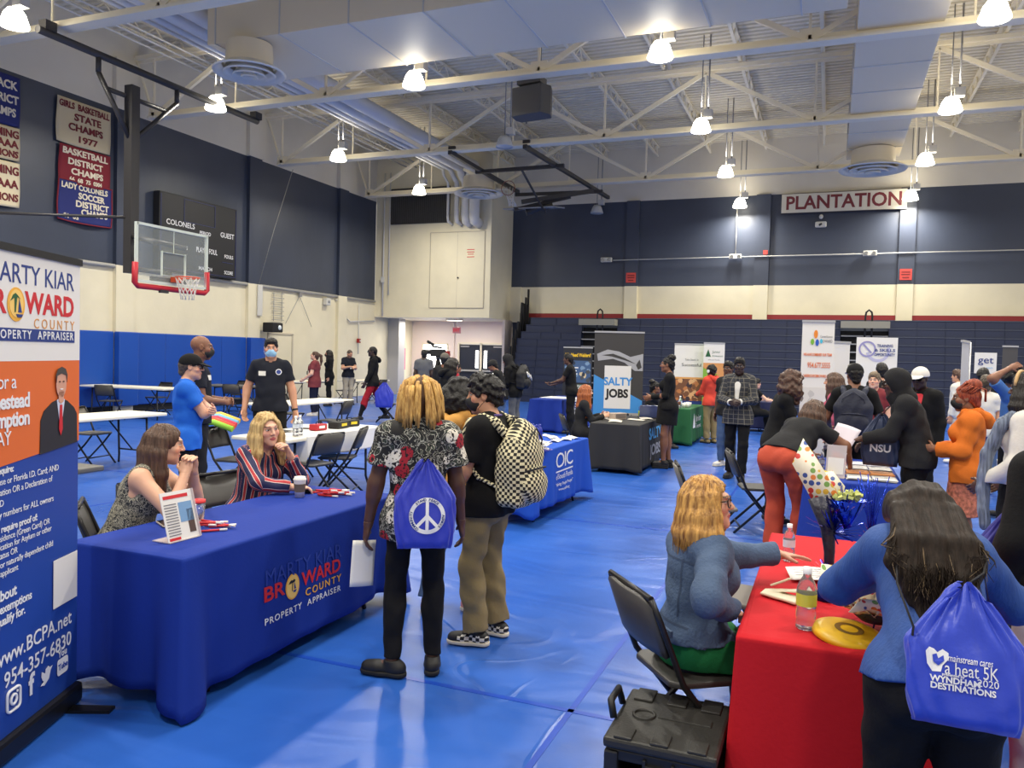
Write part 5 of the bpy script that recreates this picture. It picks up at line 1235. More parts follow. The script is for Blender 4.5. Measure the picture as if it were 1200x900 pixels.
        if lens:
            for q in (-1,1):
                mb = MB(); mb.poly([H(q*.033+rx*.95*math.cos(2*PI*k/12), y-.001, .008+rz*.95*math.sin(2*PI*k/12)) for k in range(12)]); mb.build('lens', lens, o)
    def cap(s, root, m, brim=True, inf=.014, back=False, brimm=None, name='cap', low=.022):
        F = Field(); h, H, M = s.hs, s.Hh, s.Rh
        F.ell(H(0,-.012,.036), V(.075+inf,.096+inf,.083+inf)*h, M, .01); F.plane(M @ V(0,.06,-1), H(0,0,low))
        o = s.cloth(root, name, F, m, 0, res=LOD[s.lod][1])
        if brim:
            G = Field(); q = -1 if back else 1; G.ell(H(0,q*.115-.01,low+.012), V(.076,.085,.011)*h, M @ rot('x', -q*12), .005); G.ell(H(0,0,low+.02), V(.07,.088,.03)*h, M, .004, '-'); s.cloth(o, 'brim', G, brimm or m, 0, res=LOD[s.lod][1])
        return o
    def hood(s, root, m, up=True, amp=.003):
        F = Field(); h, H, M = s.hs, s.Hh, s.Rh
        if up:
            F.ell(H(0,-.022,.03), V(.103,.122,.115)*h, M, .02); F.cap(H(0,-.03,-.05), s.N+V(0,-.02,.0), .088*h, .1*h, k=.04); F.cap(H(0,.05,-.09), s.N+s.Rt @ V(0,.05,-.03), .055*h, .07*h, k=.03)
            F.ell(H(0,.105,-.015), V(.066,.1,.1)*h, M, .01, '-'); F.ell(H(0,.0,.0), V(.07,.09,.09)*h, M, .005, '-')
        else:
            for q in (-1,1): F.chain([s.N+s.Rt @ V(q*.02,.085,-.03), s.N+s.Rt @ V(q*.075,.04,.015), s.N+s.Rt @ V(q*.075,-.05,.02), s.N+s.Rt @ V(q*.04,-.11,-.02), s.N+s.Rt @ V(0,-.13,-.06)], [.018,.03,.036,.042,.05], k=.03)
        return s.cloth(root, 'hood', F, m, amp)
def decal(target, me, m, T, name='printed_mark', lift=.004, parent=None):
    """lays a flat mesh (local x right, y up, looking along -z) onto the target mesh, seen along T's -z"""
    from mathutils.bvhtree import BVHTree
    tm = target.data; bv = BVHTree.FromPolygons([v.co for v in tm.vertices], [p.vertices for p in tm.polygons])
    T = Matrix(T); d = -(T.to_3x3() @ Vector((0,0,1))).normalized()
    if m: me.materials.append(m)
    for v in me.vertices:
        p = T @ Vector((v.co.x, v.co.y, 0)); loc, nrm, _, _ = bv.ray_cast(p, d)
        v.co = (loc if loc else p+d*.25)-d*(lift+v.co.z)
    o = bpy.data.objects.new(name, me); C.objects.link(o); o.parent = target; return o
def frame(o, x, n):
    """matrix with origin o, local x, local z = n"""
    z = Vector(n).normalized(); x = Vector(x); x = (x-z*x.dot(z)).normalized(); y = z.cross(x); return Matrix(((x.x,y.x,z.x,o[0]),(x.y,y.y,z.y,o[1]),(x.z,y.z,z.z,o[2]),(0,0,0,1)))
def disc(r, n=24, rx=None): 
    mb = MB(); mb.poly([(r*math.cos(2*PI*k/n)*(rx or 1), r*math.sin(2*PI*k/n), 0) for k in range(n)]); return mb
def grid(w, h, n=8):
    mb = MB(); vs = [(-w/2+w*i/n, -h/2+h*j/n, 0) for i in range(n+1) for j in range(n+1)]
    mb.add(vs, [(i*(n+1)+j, (i+1)*(n+1)+j, (i+1)*(n+1)+j+1, i*(n+1)+j+1) for i in range(n) for j in range(n)], True); return mb
# ------------------------------------------------------------------ patterned cloth
def pat_base(name, rough=.75):
    m = bpy.data.materials.new(name); m.use_nodes = True; nt = m.node_tree; b = nt.nodes['Principled BSDF']; b.inputs['Roughness'].default_value = rough
    MATS[name] = m; return m, nt, b, nt.nodes.new, nt.links.new
def ramp(nt, src, stops, dst, const=True):
    cr = nt.nodes.new('ShaderNodeValToRGB'); cr.color_ramp.interpolation = 'CONSTANT' if const else 'LINEAR'; e = cr.color_ramp.elements
    while len(e) < len(stops): e.new(.5)
    for el, (p, c) in zip(e, stops): el.position = p; el.color = lin(c)+(1,)
    nt.links.new(src, cr.inputs[0])
    if dst is not None: nt.links.new(cr.outputs[0], dst)
    return cr.outputs[0]
def stripes(name, period, stops, axis=0):
    m, nt, b, N, L = pat_base(name); a = N('ShaderNodeAttribute'); a.attribute_name = 'cloth_uv'; sp = N('ShaderNodeSeparateXYZ'); L(a.outputs['Vector'], sp.inputs[0])
    d = N('ShaderNodeMath'); d.operation = 'DIVIDE'; d.inputs[1].default_value = period; L(sp.outputs[axis], d.inputs[0]); f = N('ShaderNodeMath'); f.operation = 'FRACT'; L(d.outputs[0], f.inputs[0]); ramp(nt, f.outputs[0], stops, b.inputs['Base Color']); return m
def plaid(name, base, line, period=.055):
    m, nt, b, N, L = pat_base(name); a = N('ShaderNodeAttribute'); a.attribute_name = 'cloth_uv'; sp = N('ShaderNodeSeparateXYZ'); L(a.outputs['Vector'], sp.inputs[0]); fs = []
    for i in (0,1):
        d = N('ShaderNodeMath'); d.operation = 'DIVIDE'; d.inputs[1].default_value = period; L(sp.outputs[i], d.inputs[0]); f = N('ShaderNodeMath'); f.operation = 'FRACT'; L(d.outputs[0], f.inputs[0])
        g = N('ShaderNodeMath'); g.operation = 'LESS_THAN'; g.inputs[1].default_value = .11; L(f.outputs[0], g.inputs[0]); fs.append(g)
    mx = N('ShaderNodeMath'); mx.operation = 'MAXIMUM'; L(fs[0].outputs[0], mx.inputs[0]); L(fs[1].outputs[0], mx.inputs[1]); ramp(nt, mx.outputs[0], [(0,base),(.5,line)], b.inputs['Base Color']); return m
def checker(name, c0, c1, size):
    m, nt, b, N, L = pat_base(name); a = N('ShaderNodeAttribute'); a.attribute_name = 'cloth_uv'; ck = N('ShaderNodeTexChecker'); ck.inputs['Scale'].default_value = 1/size; ck.inputs['Color1'].default_value = lin(c0)+(1,); ck.inputs['Color2'].default_value = lin(c1)+(1,); L(a.outputs['Vector'], ck.inputs['Vector']); L(ck.outputs[0], b.inputs['Base Color']); return m
def leopard(name, c0, c1, scale):
    m, nt, b, N, L = pat_base(name); tc = N('ShaderNodeTexCoord'); n = N('ShaderNodeTexNoise'); n.inputs['Scale'].default_value = scale; n.inputs['Detail'].default_value = 1; n.inputs['Distortion'].default_value = 1.5; L(tc.outputs['Object'], n.inputs['Vector']); ramp(nt, n.outputs['Fac'], [(0,c0),(.41,c1),(.47,c0),(.53,c1),(.58,c0)], b.inputs['Base Color']); return m
def floral(name):
    m, nt, b, N, L = pat_base(name); tc = N('ShaderNodeTexCoord')
    w = N('ShaderNodeTexNoise'); w.inputs['Scale'].default_value = 17; w.inputs['Detail'].default_value = .5; w.inputs['Distortion'].default_value = 3.2; L(tc.outputs['Object'], w.inputs['Vector'])
    leaf = ramp(nt, w.outputs['Fac'], [(0,(20,20,22)),(.50,(150,152,142)),(.545,(208,202,186)),(.57,(20,20,22)),(.64,(74,86,72)),(.68,(20,20,22))], None)
    v = N('ShaderNodeTexVoronoi'); v.inputs['Scale'].default_value = 10.5; v.inputs['Randomness'].default_value = .9; L(tc.outputs['Object'], v.inputs['Vector'])
    sp = N('ShaderNodeSeparateColor'); L(v.outputs['Color'], sp.inputs[0])
    spot = ramp(nt, sp.outputs[0], [(0,(166,28,44)),(.45,(226,220,204)),(.86,(20,20,22))], None)
    n2 = N('ShaderNodeTexNoise'); n2.inputs['Scale'].default_value = 70; L(tc.outputs['Object'], n2.inputs['Vector'])
    dark = N('ShaderNodeMix'); dark.data_type = 'RGBA'; dark.inputs[7].default_value = lin((24,18,20))+(1,); g2 = N('ShaderNodeMath'); g2.operation = 'GREATER_THAN'; g2.inputs[1].default_value = .56; L(n2.outputs['Fac'], g2.inputs[0]); L(g2.outputs[0], dark.inputs[0]); L(spot, dark.inputs[6])
    lt = N('ShaderNodeMath'); lt.operation = 'LESS_THAN'; lt.inputs[1].default_value = .42; L(v.outputs['Distance'], lt.inputs[0])
    mx = N('ShaderNodeMix'); mx.data_type = 'RGBA'; L(lt.outputs[0], mx.inputs[0]); L(leaf, mx.inputs[6]); L(dark.outputs[2], mx.inputs[7]); L(mx.outputs[2], b.inputs['Base Color']); return m
def dots(name, scale=16):
    m, nt, b, N, L = pat_base(name, .5); tc = N('ShaderNodeTexCoord'); v = N('ShaderNodeTexVoronoi'); v.inputs['Scale'].default_value = scale; v.inputs['Randomness'].default_value = .35; L(tc.outputs['Object'], v.inputs['Vector'])
    sp = N('ShaderNodeSeparateColor'); L(v.outputs['Color'], sp.inputs[0]); c = ramp(nt, sp.outputs[0], [(0,(206,60,54)),(.2,(60,84,150)),(.4,(228,180,60)),(.6,(120,160,80)),(.8,(226,130,60))], None)
    lt = N('ShaderNodeMath'); lt.operation = 'LESS_THAN'; lt.inputs[1].default_value = .42; L(v.outputs['Distance'], lt.inputs[0]); mx = N('ShaderNodeMix'); mx.data_type = 'RGBA'; mx.inputs[6].default_value = lin((236,228,206))+(1,); L(lt.outputs[0], mx.inputs[0]); L(c, mx.inputs[7]); L(mx.outputs[2], b.inputs['Base Color']); return m
m_stripe = stripes('cloth_stripe', .062, [(0,(34,38,78)),(.30,(216,196,190)),(.36,(178,52,58)),(.66,(216,196,190)),(.72,(34,38,78))])
m_plaid = plaid('cloth_plaid', (38,40,46), (112,106,94), .065); m_check = checker('cloth_check', (226,216,176), (28,26,24), .0175); m_shoecheck = checker('shoe_check', (226,220,204), (24,24,26), .02)
m_leo = leopard('cloth_leopard', (50,52,54), (186,180,158), 38); m_floral = floral('cloth_floral'); m_dots = dots('paper_dots', 36)
fab = dict(bump=(70,.12), spec=.25)
m_kblack = mat('cloth_knit_black', (19,19,21), .85, **fab); m_kdark = mat('cloth_charcoal', (36,36,38), .85, **fab); m_polo = mat('cloth_polo_navy', (29,32,42), .85, **fab); m_blue = mat('cloth_polo_blue', (36,104,206), .8, **fab)
m_maroon = mat('cloth_maroon', (126,58,62), .8, **fab); m_khaki = mat('cloth_khaki', (138,122,86), .85, **fab, var=(3,.1)); m_beige = mat('cloth_beige', (176,166,146), .85, **fab); m_jean = mat('cloth_jean', (74,98,134), .85, bump=(90,.2), var=(4,.22)); m_denim = mat('cloth_denim_jacket', (72,92,122), .85, bump=(80,.25), var=(5,.22)); m_indigo = mat('cloth_indigo', (28,32,52), .85, **fab)
m_blazer = mat('cloth_blazer_blue', (40,76,142), .75, bump=(120,.2,(1,1,.2)), var=(30,.12,(1,1,.1))); m_rust = mat('cloth_rust', (184,74,52), .75, **fab); m_orange = mat('cloth_orange', (214,112,36), .8, **fab); m_mustard = mat('cloth_mustard', (206,152,78), .8, **fab); m_redh = mat('cloth_red_hoodie', (206,70,54), .8, **fab); m_redp = mat('cloth_red_trousers', (150,26,40), .8, **fab); m_whitec = mat('cloth_white_shirt', (222,218,208), .8, **fab); m_greyc = mat('cloth_grey_tee', (96,98,102), .85, **fab); m_pink = mat('cloth_pink', (176,84,106), .8, **fab); m_greenc = mat('cloth_green_sweater', (20,104,58), .8, **fab); m_lgrey = mat('cloth_pale_jean', (176,182,190), .8, **fab, var=(4,.1)); m_shirtblue = mat('cloth_sky_shirt', (70,110,170), .8, **fab); m_scarf = mat('cloth_scarf', (112,122,140), .8, bump=(1,.5,(90,90,4)), var=(1,.5,(70,70,3)))
m_mblack = mat('mask_black', (22,22,24), .7); m_mblue = mat('mask_blue', (150,196,226), .7, bump=(1,.25,(3,3,120))); m_shb = mat('shoe_black', (24,24,26), .6); m_shw = mat('shoe_white', (226,222,214), .6); m_sole = mat('sole_white', (216,208,188), .7); m_soleb = mat('sole_black', (20,20,22), .7); m_gl = mat('glasses_dark', (26,22,22), .3); m_sun = mat('lens_dark', (14,14,16), .1); m_lens = mat('lens_clear', (235,235,235), .05, alpha=.12)
h_black = hair_mat('hair_black', (24,21,20), .5, (50,50,50), .3); h_blackl = hair_mat('hair_black_long', (30,25,22)); h_brown = hair_mat('hair_brown', (62,44,36), rgb2=(104,78,62)); h_dbrown = hair_mat('hair_dark_brown', (34,28,24), rgb2=(92,78,60)); h_blonde = hair_mat('hair_blonde', (150,116,70), rgb2=(226,196,136)); h_gold = hair_mat('hair_gold', (120,78,40), rgb2=(226,172,92)); h_red = hair_mat('hair_red', (110,54,26), rgb2=(188,106,56)); h_dread = hair_mat('hair_dread', (150,104,52), .6, (80,80,20), .3, rgb2=(228,184,104)); h_braid = hair_mat('hair_braid', (104,40,26), .5, (80,80,20), .3, rgb2=(176,82,50)); h_grey = hair_mat('hair_grey', (120,104,84), .5, (60,60,30), .3); h_curl = hair_mat('hair_curl_brown', (56,38,30), .5, (40,40,40), .4, rgb2=(92,64,50))
SK = dict(fair=(226,178,152), tan=(204,152,122), olive=(190,140,108), brown=(134,90,66), dark=(88,58,44), deep=(58,40,34))
# ------------------------------------------------------------------ the people in the hall
def person(label, x, y, face, **kw):
    """face: heading against the line from the hall entrance; 0 looks away, 90 looks left, -90 right"""
    e = empty('person', (x,y,0), math.atan2(-x, y)+R(face), label, 'person'); h = Human(**kw); h.root = e; return e, h
def badge(h, o, x, z, w=.075, hh=.05, m=None, tgt=None, tilt=0):
    T = frame(h.T(x,.4,z), h.Rt @ V(-1,0,0), h.Rt @ V(0,1,0)); return decal(tgt, grid(w,hh,4).mesh('name_badge', m or mat('badge_white', (226,224,214), .5)), None, T @ Matrix.Rotation(tilt,4,'Z'), 'name_badge')
def down(**k): return k
# brunette seated at the appraiser table
e, h = person('seated brunette woman in a grey speckled sleeveless top, chin on clasped hands', -3.78,3.40, -112, h=1.66, g=1.22, fem=True, sit=.46, lean=24, plean=10, skin=(222,172,142), lod='near', head=(24,8,0),
    L=dict(t=(-.01,.385,1.0), pole=(-.5,.3,-1), d=(.05,.0,1), n=(1,-.2,0), curl=1.25), Rr=dict(t=(.065,.365,.985), pole=(.5,.3,-1), d=(-.05,0,1), n=(-1,-.2,0), curl=1.25), bust=1.15)
h.body(e, brow=(56,38,30), lip=(176,98,92)); h.top(e, m_leo, sleeve=0, hem=.12, e=.008, name='sleeveless_top', amp=.003); h.bottom(e, m_indigo); h.shoes(e, m_shb)
h.hair(e, h_brown, 'long', L=.28, inf=.012, back=-.01, spread=.0, fwd=.02, front=False, face=1.06)
# blonde woman in stripes
e, h = person('seated blonde woman in a navy and red striped shirt beside the coffee cup', -3.80,4.50, -140, h=1.66, g=1.05, fem=True, sit=.46, lean=20, plean=8, skin=(224,176,150), lod='near', head=(-14,3,6),
    L=dict(t=(-.06,.335,.985), pole=(-.6,.3,-1), d=(.35,-.2,1), n=(.8,-.3,-.3), curl=1.0), Rr=dict(t=(.04,.50,.785), pole=(.9,-.2,-.3), d=(-1,.25,0), n=(0,0,-1), curl=.5))
h.body(e, brow=(104,80,58), lip=(190,96,96)); o = h.top(e, m_stripe, e=.014, sleeve=1.86, hem=.16, name='striped_shirt', bones=h.bones(), amp=.005, vneck=.07); badge(h, e, -.06, .13, tgt=o)
h.bottom(e, m_indigo); h.shoes(e, m_shb); h.hair(e, h_blonde, 'long', L=.24, inf=.013, spread=.02, fwd=.02, face=1.05)
# man in the blue polo
e, h = person('man in a bright blue polo and black cap standing with crossed arms', -5.46,5.6, -90, h=1.66, g=1.12, skin=(216,164,136), lod='near', head=(-8,4,0),
    L=dict(t=(.09,.225,1.13), pole=(-1,.25,-.5), d=(1,-.1,.15), n=(0,-1,.2), curl=.5), Rr=dict(t=(-.09,.19,1.10), pole=(1,.2,-.5), d=(-1,.1,.4), n=(0,-1,0), curl=.5))
h.body(e, brow=(70,52,40)); h.top(e, m_blue, collar=m_blue, hem=.12, hflare=.012, e=.014, name='polo_shirt', amp=.006); h.bottom(e, m_kblack); h.shoes(e, m_shb, m_soleb); h.hair(e, hair_mat('hair_greybrown', (88,76,66), .5, (50,50,50)), 'buzz'); h.cap(e, m_kblack); h.glasses(e, m_sun, m_sun)
# bald man
e, h = person('tall bald man in a dark polo and black mask, hands held together', -5.86,6.14, -86, h=1.86, g=1.06, skin=SK['brown'], lod='near', head=(-4,4,0),
    L=dict(t=(-.06,.25,1.18), pole=(-.6,-.6,-.7), d=(.4,1,.1), n=(.8,0,-.5), curl=.8), Rr=dict(t=(.06,.24,1.17), pole=(.6,-.6,-.7), d=(-.4,1,.1), n=(-.8,0,-.4), curl=.8))
h.body(e, brow=(40,28,22)); o = h.top(e, m_polo, collar=m_polo, hem=.05, name='polo_shirt', amp=.004); badge(h, e, .09, .25, tgt=o); h.bottom(e, m_kdark, flare=.02); h.shoes(e, m_shb, m_soleb); h.mask(e, m_mblack)
# man with the surgical mask
e, h = person('man in a dark polo with a pale blue surgical mask facing the camera', -6.36,7.88, 178, h=1.87, g=1.12, skin=(206,152,122), lod='near', head=(2,3,0), L=dict(t=(-.30,.02,.95), pole=(-.5,-1,0), n=(.5,.6,0), d=(.25,.1,-1)), Rr=dict(t=(.30,.03,.97), pole=(.5,-1,0), n=(-.5,.6,0), d=(-.15,.15,-1)))
h.body(e, brow=(34,26,22)); o = h.top(e, m_polo, collar=m_polo, hem=.06, name='polo_shirt', amp=.005); badge(h, e, .09, .245, .085, .055, tgt=o); T = frame(h.T(-.09,.4,.265), h.Rt @ V(-1,0,0), h.Rt @ V(0,1,0)); decal(o, disc(.036).mesh('round_crest', m_wprint), None, T, 'round_crest'); decal(o, disc(.027).mesh('crest_ring', m_nprint), None, T, 'crest_ring', lift=.006)
h.bottom(e, m_kblack); h.shoes(e, m_shb, m_soleb); h.hair(e, h_black, 'short', inf=.007); h.mask(e, m_mblue, m_wprint)
mb = MB(); w = h.wr[-1]; u = unit(h.wr[-1]-h.el[-1]); mb.tube([w-u*.035, w-u*.012], .036, 14); mb.build('watch', m_kprint, e)
# woman in maroon
e, h = person('woman in a maroon tee with a ponytail and lanyard near the left wall', -12.4,17.1, 75, h=1.69, g=1.38, fem=True, skin=(222,174,148), head=(6,-12,0), L=dict(t=(-.2,.22,.95)), Rr=dict(t=(.21,.14,.93)))
h.body(e); h.top(e, m_maroon, hem=.18, hflare=.02); h.bottom(e, m_indigo); h.shoes(e, m_shw, m_sole); h.hair(e, h_brown, 'pony', L=.25, inf=.008); mb = MB(); mb.tube([h.T(-.06,.03,.39),h.T(-.04,.16,.28),h.T(0,.19,.1),h.T(.04,.16,.28),h.T(.06,.03,.39)], .005, 5); mb.box(h.T(0,.2,.07), (.07,.01,.09)); mb.build('lanyard', m_kprint, e)
e, h = person('woman all in black with a mask and long hair by the left wall', -14.15,20.25, 92, h=1.74, g=1.05, fem=True, skin=SK['tan'])
h.body(e); h.top(e, m_kblack, sleeve=1.95, hem=.3); h.bottom(e, m_kblack); h.shoes(e, m_shb); h.hair(e, h_blackl, 'long', L=.34); h.mask(e, m_mblack)
e, h = person('man in a dark polo and khakis looking down at his hands by the left wall', -14.0,21.05, -150, h=1.78, g=1.15, skin=SK['tan'], head=(0,24,0), L=dict(t=(-.03,.30,1.2), pole=(-.6,-.4,-.7), d=(.6,1,0), n=(.5,0,-.6), curl=.7), Rr=dict(t=(.1,.28,1.22), pole=(.6,-.4,-.7), d=(-1,.6,0), n=(0,-.4,-1), curl=.7))
h.body(e, beard=(120,104,90)); o = h.top(e, m_polo, collar=m_polo, hem=.08); badge(h, e, 0, .08, .05, .07, tgt=o); h.bottom(e, m_beige, flare=.018); h.shoes(e, m_shb); h.hair(e, hair_mat('hair_greybrown', (88,76,66)), 'buzz')
# striding man
e, h = person('striding man in a black hoodie, sunglasses and red trousers, seen from the side', -10.17,16.35, 96, h=1.86, g=.95, skin=SK['deep'], L=dict(t=(-.2,.24,.86)), Rr=dict(t=(.2,.1,.84)), fL=dict(t=(-.09,.33,.085)), fR=dict(t=(.09,-.36,.14)))
h.body(e); h.top(e, m_kblack, sleeve=1.95, hem=.12, name='hoodie'); h.hood(e, m_kblack, False); h.bottom(e, m_redp, frac=1.3); h.shoes(e, m_shb); h.hair(e, h_black, 'buzz'); h.glasses(e, m_sun, m_sun)
F = Field()
for q in (-1,1): h.leg(F, q, .008, 1.95)
F.plane(V(0,0,1), V(0,0,.5)); h.cloth(e, 'long_sock', F, m_kblack, .0)
P9 = h
e, h = person('man in a grey tee seen from behind at the bright doorway', -9.55,17.75, -4, h=1.83, g=1.1, skin=SK['deep'], lod='far')
h.body(e); h.top(e, m_greyc); h.bottom(e, m_kblack); h.shoes(e, m_shb); h.hair(e, h_black, 'buzz')
e, h = person('dark haired woman in a black hoodie looking down behind the dreadlocks', -6.1,12.1, -62, h=1.68, g=1.0, fem=True, skin=SK['tan'], head=(-8,26,0), L=dict(t=(-.1,.32,1.05)), Rr=dict(t=(.1,.32,1.05)), lean=10)
h.body(e); h.top(e, m_kblack, sleeve=1.95, hem=.15, name='hoodie'); h.hood(e, m_kblack, False); h.bottom(e, m_jean); h.shoes(e, m_shw); h.hair(e, h_blackl, 'long', L=.2)
e, h = person('person in a grey cap just behind the woman in the black hoodie', -6.75,13.35, -30, h=1.74, skin=SK['brown'], lod='far')
h.body(e); h.top(e, m_kdark, sleeve=1.95); h.bottom(e, m_kblack); h.shoes(e, m_shb); h.cap(e, mat('cap_grey', (96,90,82), .8)); h.hair(e, h_black, 'buzz')
e, h = person('small person in a red shirt beyond the dark haired woman', -8.85,18.2, -95, h=1.44, fem=True, skin=SK['brown'], lod='far')
h.body(e); h.top(e, mat('cloth_scarlet', (196,44,56), .8)); h.bottom(e, m_pink, thick=.9); h.shoes(e, m_shw); h.hair(e, h_black, 'short')
# dreadlocks
e, h = person('young man with blond dreadlocks in a skull and rose print shirt, back to the camera', -1.99,3.66, 2, h=1.60, g=1.0, skin=SK['dark'], lod='near', head=(-14,2,0), fL=dict(t=(-.115,.0,.085), yaw=66), fR=dict(t=(.10,.04,.085), yaw=-4), L=dict(t=(-.255,.02,.80), n=(1,.2,0), pole=(-.6,-1,0)), Rr=dict(t=(.24,.06,.80)), shl=1.08)
h.body(e); h.top(e, m_floral, hem=.13, hflare=.015, e=.018, flare=.02, collar=m_floral, name='printed_shirt', amp=.004); h.bottom(e, m_kblack, thick=.82, flare=.006, name='skinny_trousers', amp=.005); h.shoes(e, m_shb, m_soleb)
h.cap_hair(F := Field(), .012, .98, -.06); v, f = F.mesh(.006); hb = np_obj('hair', v, f, mat('hair_dread_gap_shade', (84,56,30), .7), e)  # cap coloured dark to paint shade into the gaps between the locks
rg = random.Random(4); mb = MB()
for i in range(92):
    a = rg.uniform(-2.55, 2.55); el = rg.uniform(.05, 1.45)
    x, y, z = math.sin(a)*math.cos(el)*.088, -math.cos(a)*math.cos(el)*.108-.014, .034+math.sin(el)*.098
    p = h.Hh(x,y,z); o = h.Hh(math.sin(a)*(.112+rg.uniform(-.01,.015)), -math.cos(a)*(.128+rg.uniform(-.01,.012))-.014, rg.uniform(-.02,.02)); d = h.Hh(math.sin(a)*(.12+rg.uniform(-.012,.02)), -math.cos(a)*(.13+rg.uniform(-.01,.02))-.012, -.12-rg.uniform(0,.05)+.05*(abs(a) > 2.0))
    m1 = (p+o)/2+h.Rh @ V(0,0,.03*math.cos(el)+.012); mb.tube([p, m1, o, (o+d)/2+V(rg.uniform(-.006,.006),rg.uniform(-.006,.006),0), d], [.009,.0105,.0105,.0095,.005], 7)
mb.build('dreadlocks', h_dread, e); P13 = h
# woman between the two
e, h = person('woman in a mustard hoodie and jeans half hidden between the two young men', -2.28,4.72, -25, h=1.55, fem=True, skin=SK['brown'], lod='near', head=(-20,6,0), fL=dict(t=(-.13,-.12,.085), yaw=20), fR=dict(t=(.11,.05,.085), yaw=-30))
h.body(e); h.top(e, m_mustard, sleeve=1.9, hem=.1, e=.02, name='hoodie'); h.hood(e, m_mustard, False); h.bottom(e, m_jean, flare=.022); h.shoes(e, mat('shoe_coral', (222,150,140), .6), m_sole); h.hair(e, h_black, 'curly', L=.12, inf=.012)
# boy with the check backpack
e, h = person('young man in a black tee, black mask and olive trousers wearing the check backpack', -1.86,4.30, 60, h=1.60, g=1.0, skin=SK['tan'], lod='near', head=(24,6,0), fL=dict(t=(-.10,.0,.085), yaw=18), fR=dict(t=(.11,-.02,.085), yaw=2), L=dict(t=(-.17,.18,.84), pole=(-.5,-1,0)), Rr=dict(t=(.21,.05,.80)))
h.body(e, brow=(30,24,20)); h.top(e, m_kblack, hem=.10, e=.018, sleeve=.72, flare=.012, name='tee', amp=.004); h.bottom(e, m_khaki, flare=.026, thick=1.06, amp=.008, frac=1.97, name='chinos'); h.hair(e, h_black, 'short', inf=.02, face=.96, low=-.03, amp=.008); h.mask(e, m_mblack)
for q in (-1,1):
    pass
h.shoes(e, m_shb, m_sole); P15 = h
for o in [c for c in e.children if c.name.startswith('shoe')]:
    me = o.data; vv = np.zeros(len(me.vertices)*3, np.float32); me.vertices.foreach_get('co', vv); vv = vv.reshape(-1,3); at = me.attributes.new('cloth_uv', 'FLOAT_VECTOR', 'POINT'); c3 = np.zeros_like(vv); c3[:,0] = vv[:,1]+vv[:,0]*.3; c3[:,1] = vv[:,2]; at.data.foreach_set('vector', c3.ravel()); me.materials.append(m_shoecheck)
    mid = vv[:,1].mean(); mi = [1 if (np.mean([vv[i,1] for i in p.vertices]) < mid+.05 and np.mean([vv[i,2] for i in p.vertices]) < .07) else 0 for p in me.polygons]; me.polygons.foreach_set('material_index', mi)
mb = MB(); mb.tube([h.T(-.07,.03,.395), h.T(-.03,.11,.33), h.T(.0,.13,.2)], .006, 5); mb.tube([h.T(.075,.02,.39), h.T(.02,-.07,.41), h.T(-.05,-.06,.41), h.T(-.075,.02,.39)], .008, 5); mb.build('lanyard', mat('lanyard_purple', (88,70,140), .6), e)
# two at the far blue table
e, h = person('stooping person in a black beanie and striped jacket at the far blue table', -6.3,15.1, 72, h=1.66, lean=20, skin=SK['brown'], head=(0,24,0), L=dict(t=(-.12,.3,.9)), Rr=dict(t=(.14,.28,.9)))
h.body(e); h.top(e, m_kblack, sleeve=1.95, hem=.12, name='jacket'); h.bottom(e, m_jean); h.shoes(e, m_shw); h.cap(e, mat('beanie_black', (30,30,32), .9, bump=(1,.4,(120,120,2))), brim=False, inf=.018, low=-.005); h.hair(e, h_black, 'buzz')
mb = MB(); mb.tube([h.sh[-1]+V(-.065,.02,.02), (h.sh[-1]+h.el[-1])/2+V(-.068,.0,0), h.el[-1]+V(-.06,0,0)], .012, 6); mb.tube([h.sh[1]+V(.065,.02,.02), (h.sh[1]+h.el[1])/2+V(.068,.0,0), h.el[1]+V(.06,0,0)], .012, 6); mb.build('sleeve_stripe', m_wprint, e)
e, h = person('hooded person in a black hoodie with white lettering, stooping with a backpack', -6.25,15.75, 66, h=1.78, lean=18, skin=SK['brown'], head=(0,22,0), L=dict(t=(-.12,.32,1.0)), Rr=dict(t=(.14,.3,1.0)))
h.body(e); o = h.top(e, m_kblack, sleeve=1.95, hem=.15, name='hoodie'); h.hood(e, m_kdark, True); h.bottom(e, m_greyc); h.shoes(e, m_shb); P16 = h
mb = MB()
for k in range(5): p = h.sh[1]+(h.el[1]-h.sh[1])*(.15+.17*k); mb.box(p+V(.064,0,0), (.006,.05,.032))
mb.build('sleeve_letters', m_wprint, e)
e, h = person('man in a black polo behind the red haired woman, reaching over the table', -5.3,16.75, 82, h=1.8, skin=SK['dark'], lean=8, L=dict(t=(-.1,.42,1.12), pole=(-.5,-.5,-1), d=(0,1,0), n=(0,0,1), curl=.3), Rr=dict(t=(.1,.40,1.08), pole=(.5,-.5,-1), d=(0,1,0), n=(0,0,1), curl=.3))
h.body(e); h.top(e, m_kblack, collar=m_kblack, name='polo_shirt'); h.bottom(e, m_kblack); h.shoes(e, m_shb); h.hair(e, h_black, 'short')
e, h = person('seated woman with long red hair and a dark top behind the blue and black tables', -3.62,11.95, -78, h=1.64, fem=True, sit=.45, lean=8, skin=SK['fair'], L=dict(t=(-.1,.36,.8)), Rr=dict(t=(.1,.36,.8)))
h.body(e); h.top(e, m_kdark, sleeve=1.95, hem=.12); h.bottom(e, m_kblack); h.shoes(e, m_shb); h.hair(e, h_red, 'long', L=.4, inf=.016, spread=.02)
e, h = person('seated woman in a dark tee behind the black table, arm stretched forward', -3.2,15.1, -80, h=1.66, fem=True, g=1.15, sit=.45, lean=12, skin=SK['brown'], L=dict(t=(-.05,.5,.86)), Rr=dict(t=(.0,.48,.84)))
h.body(e); h.top(e, m_kdark, sleeve=.75, hem=.12); h.bottom(e, m_kblack); h.shoes(e, m_shb); h.hair(e, h_black, 'bun', inf=.006)
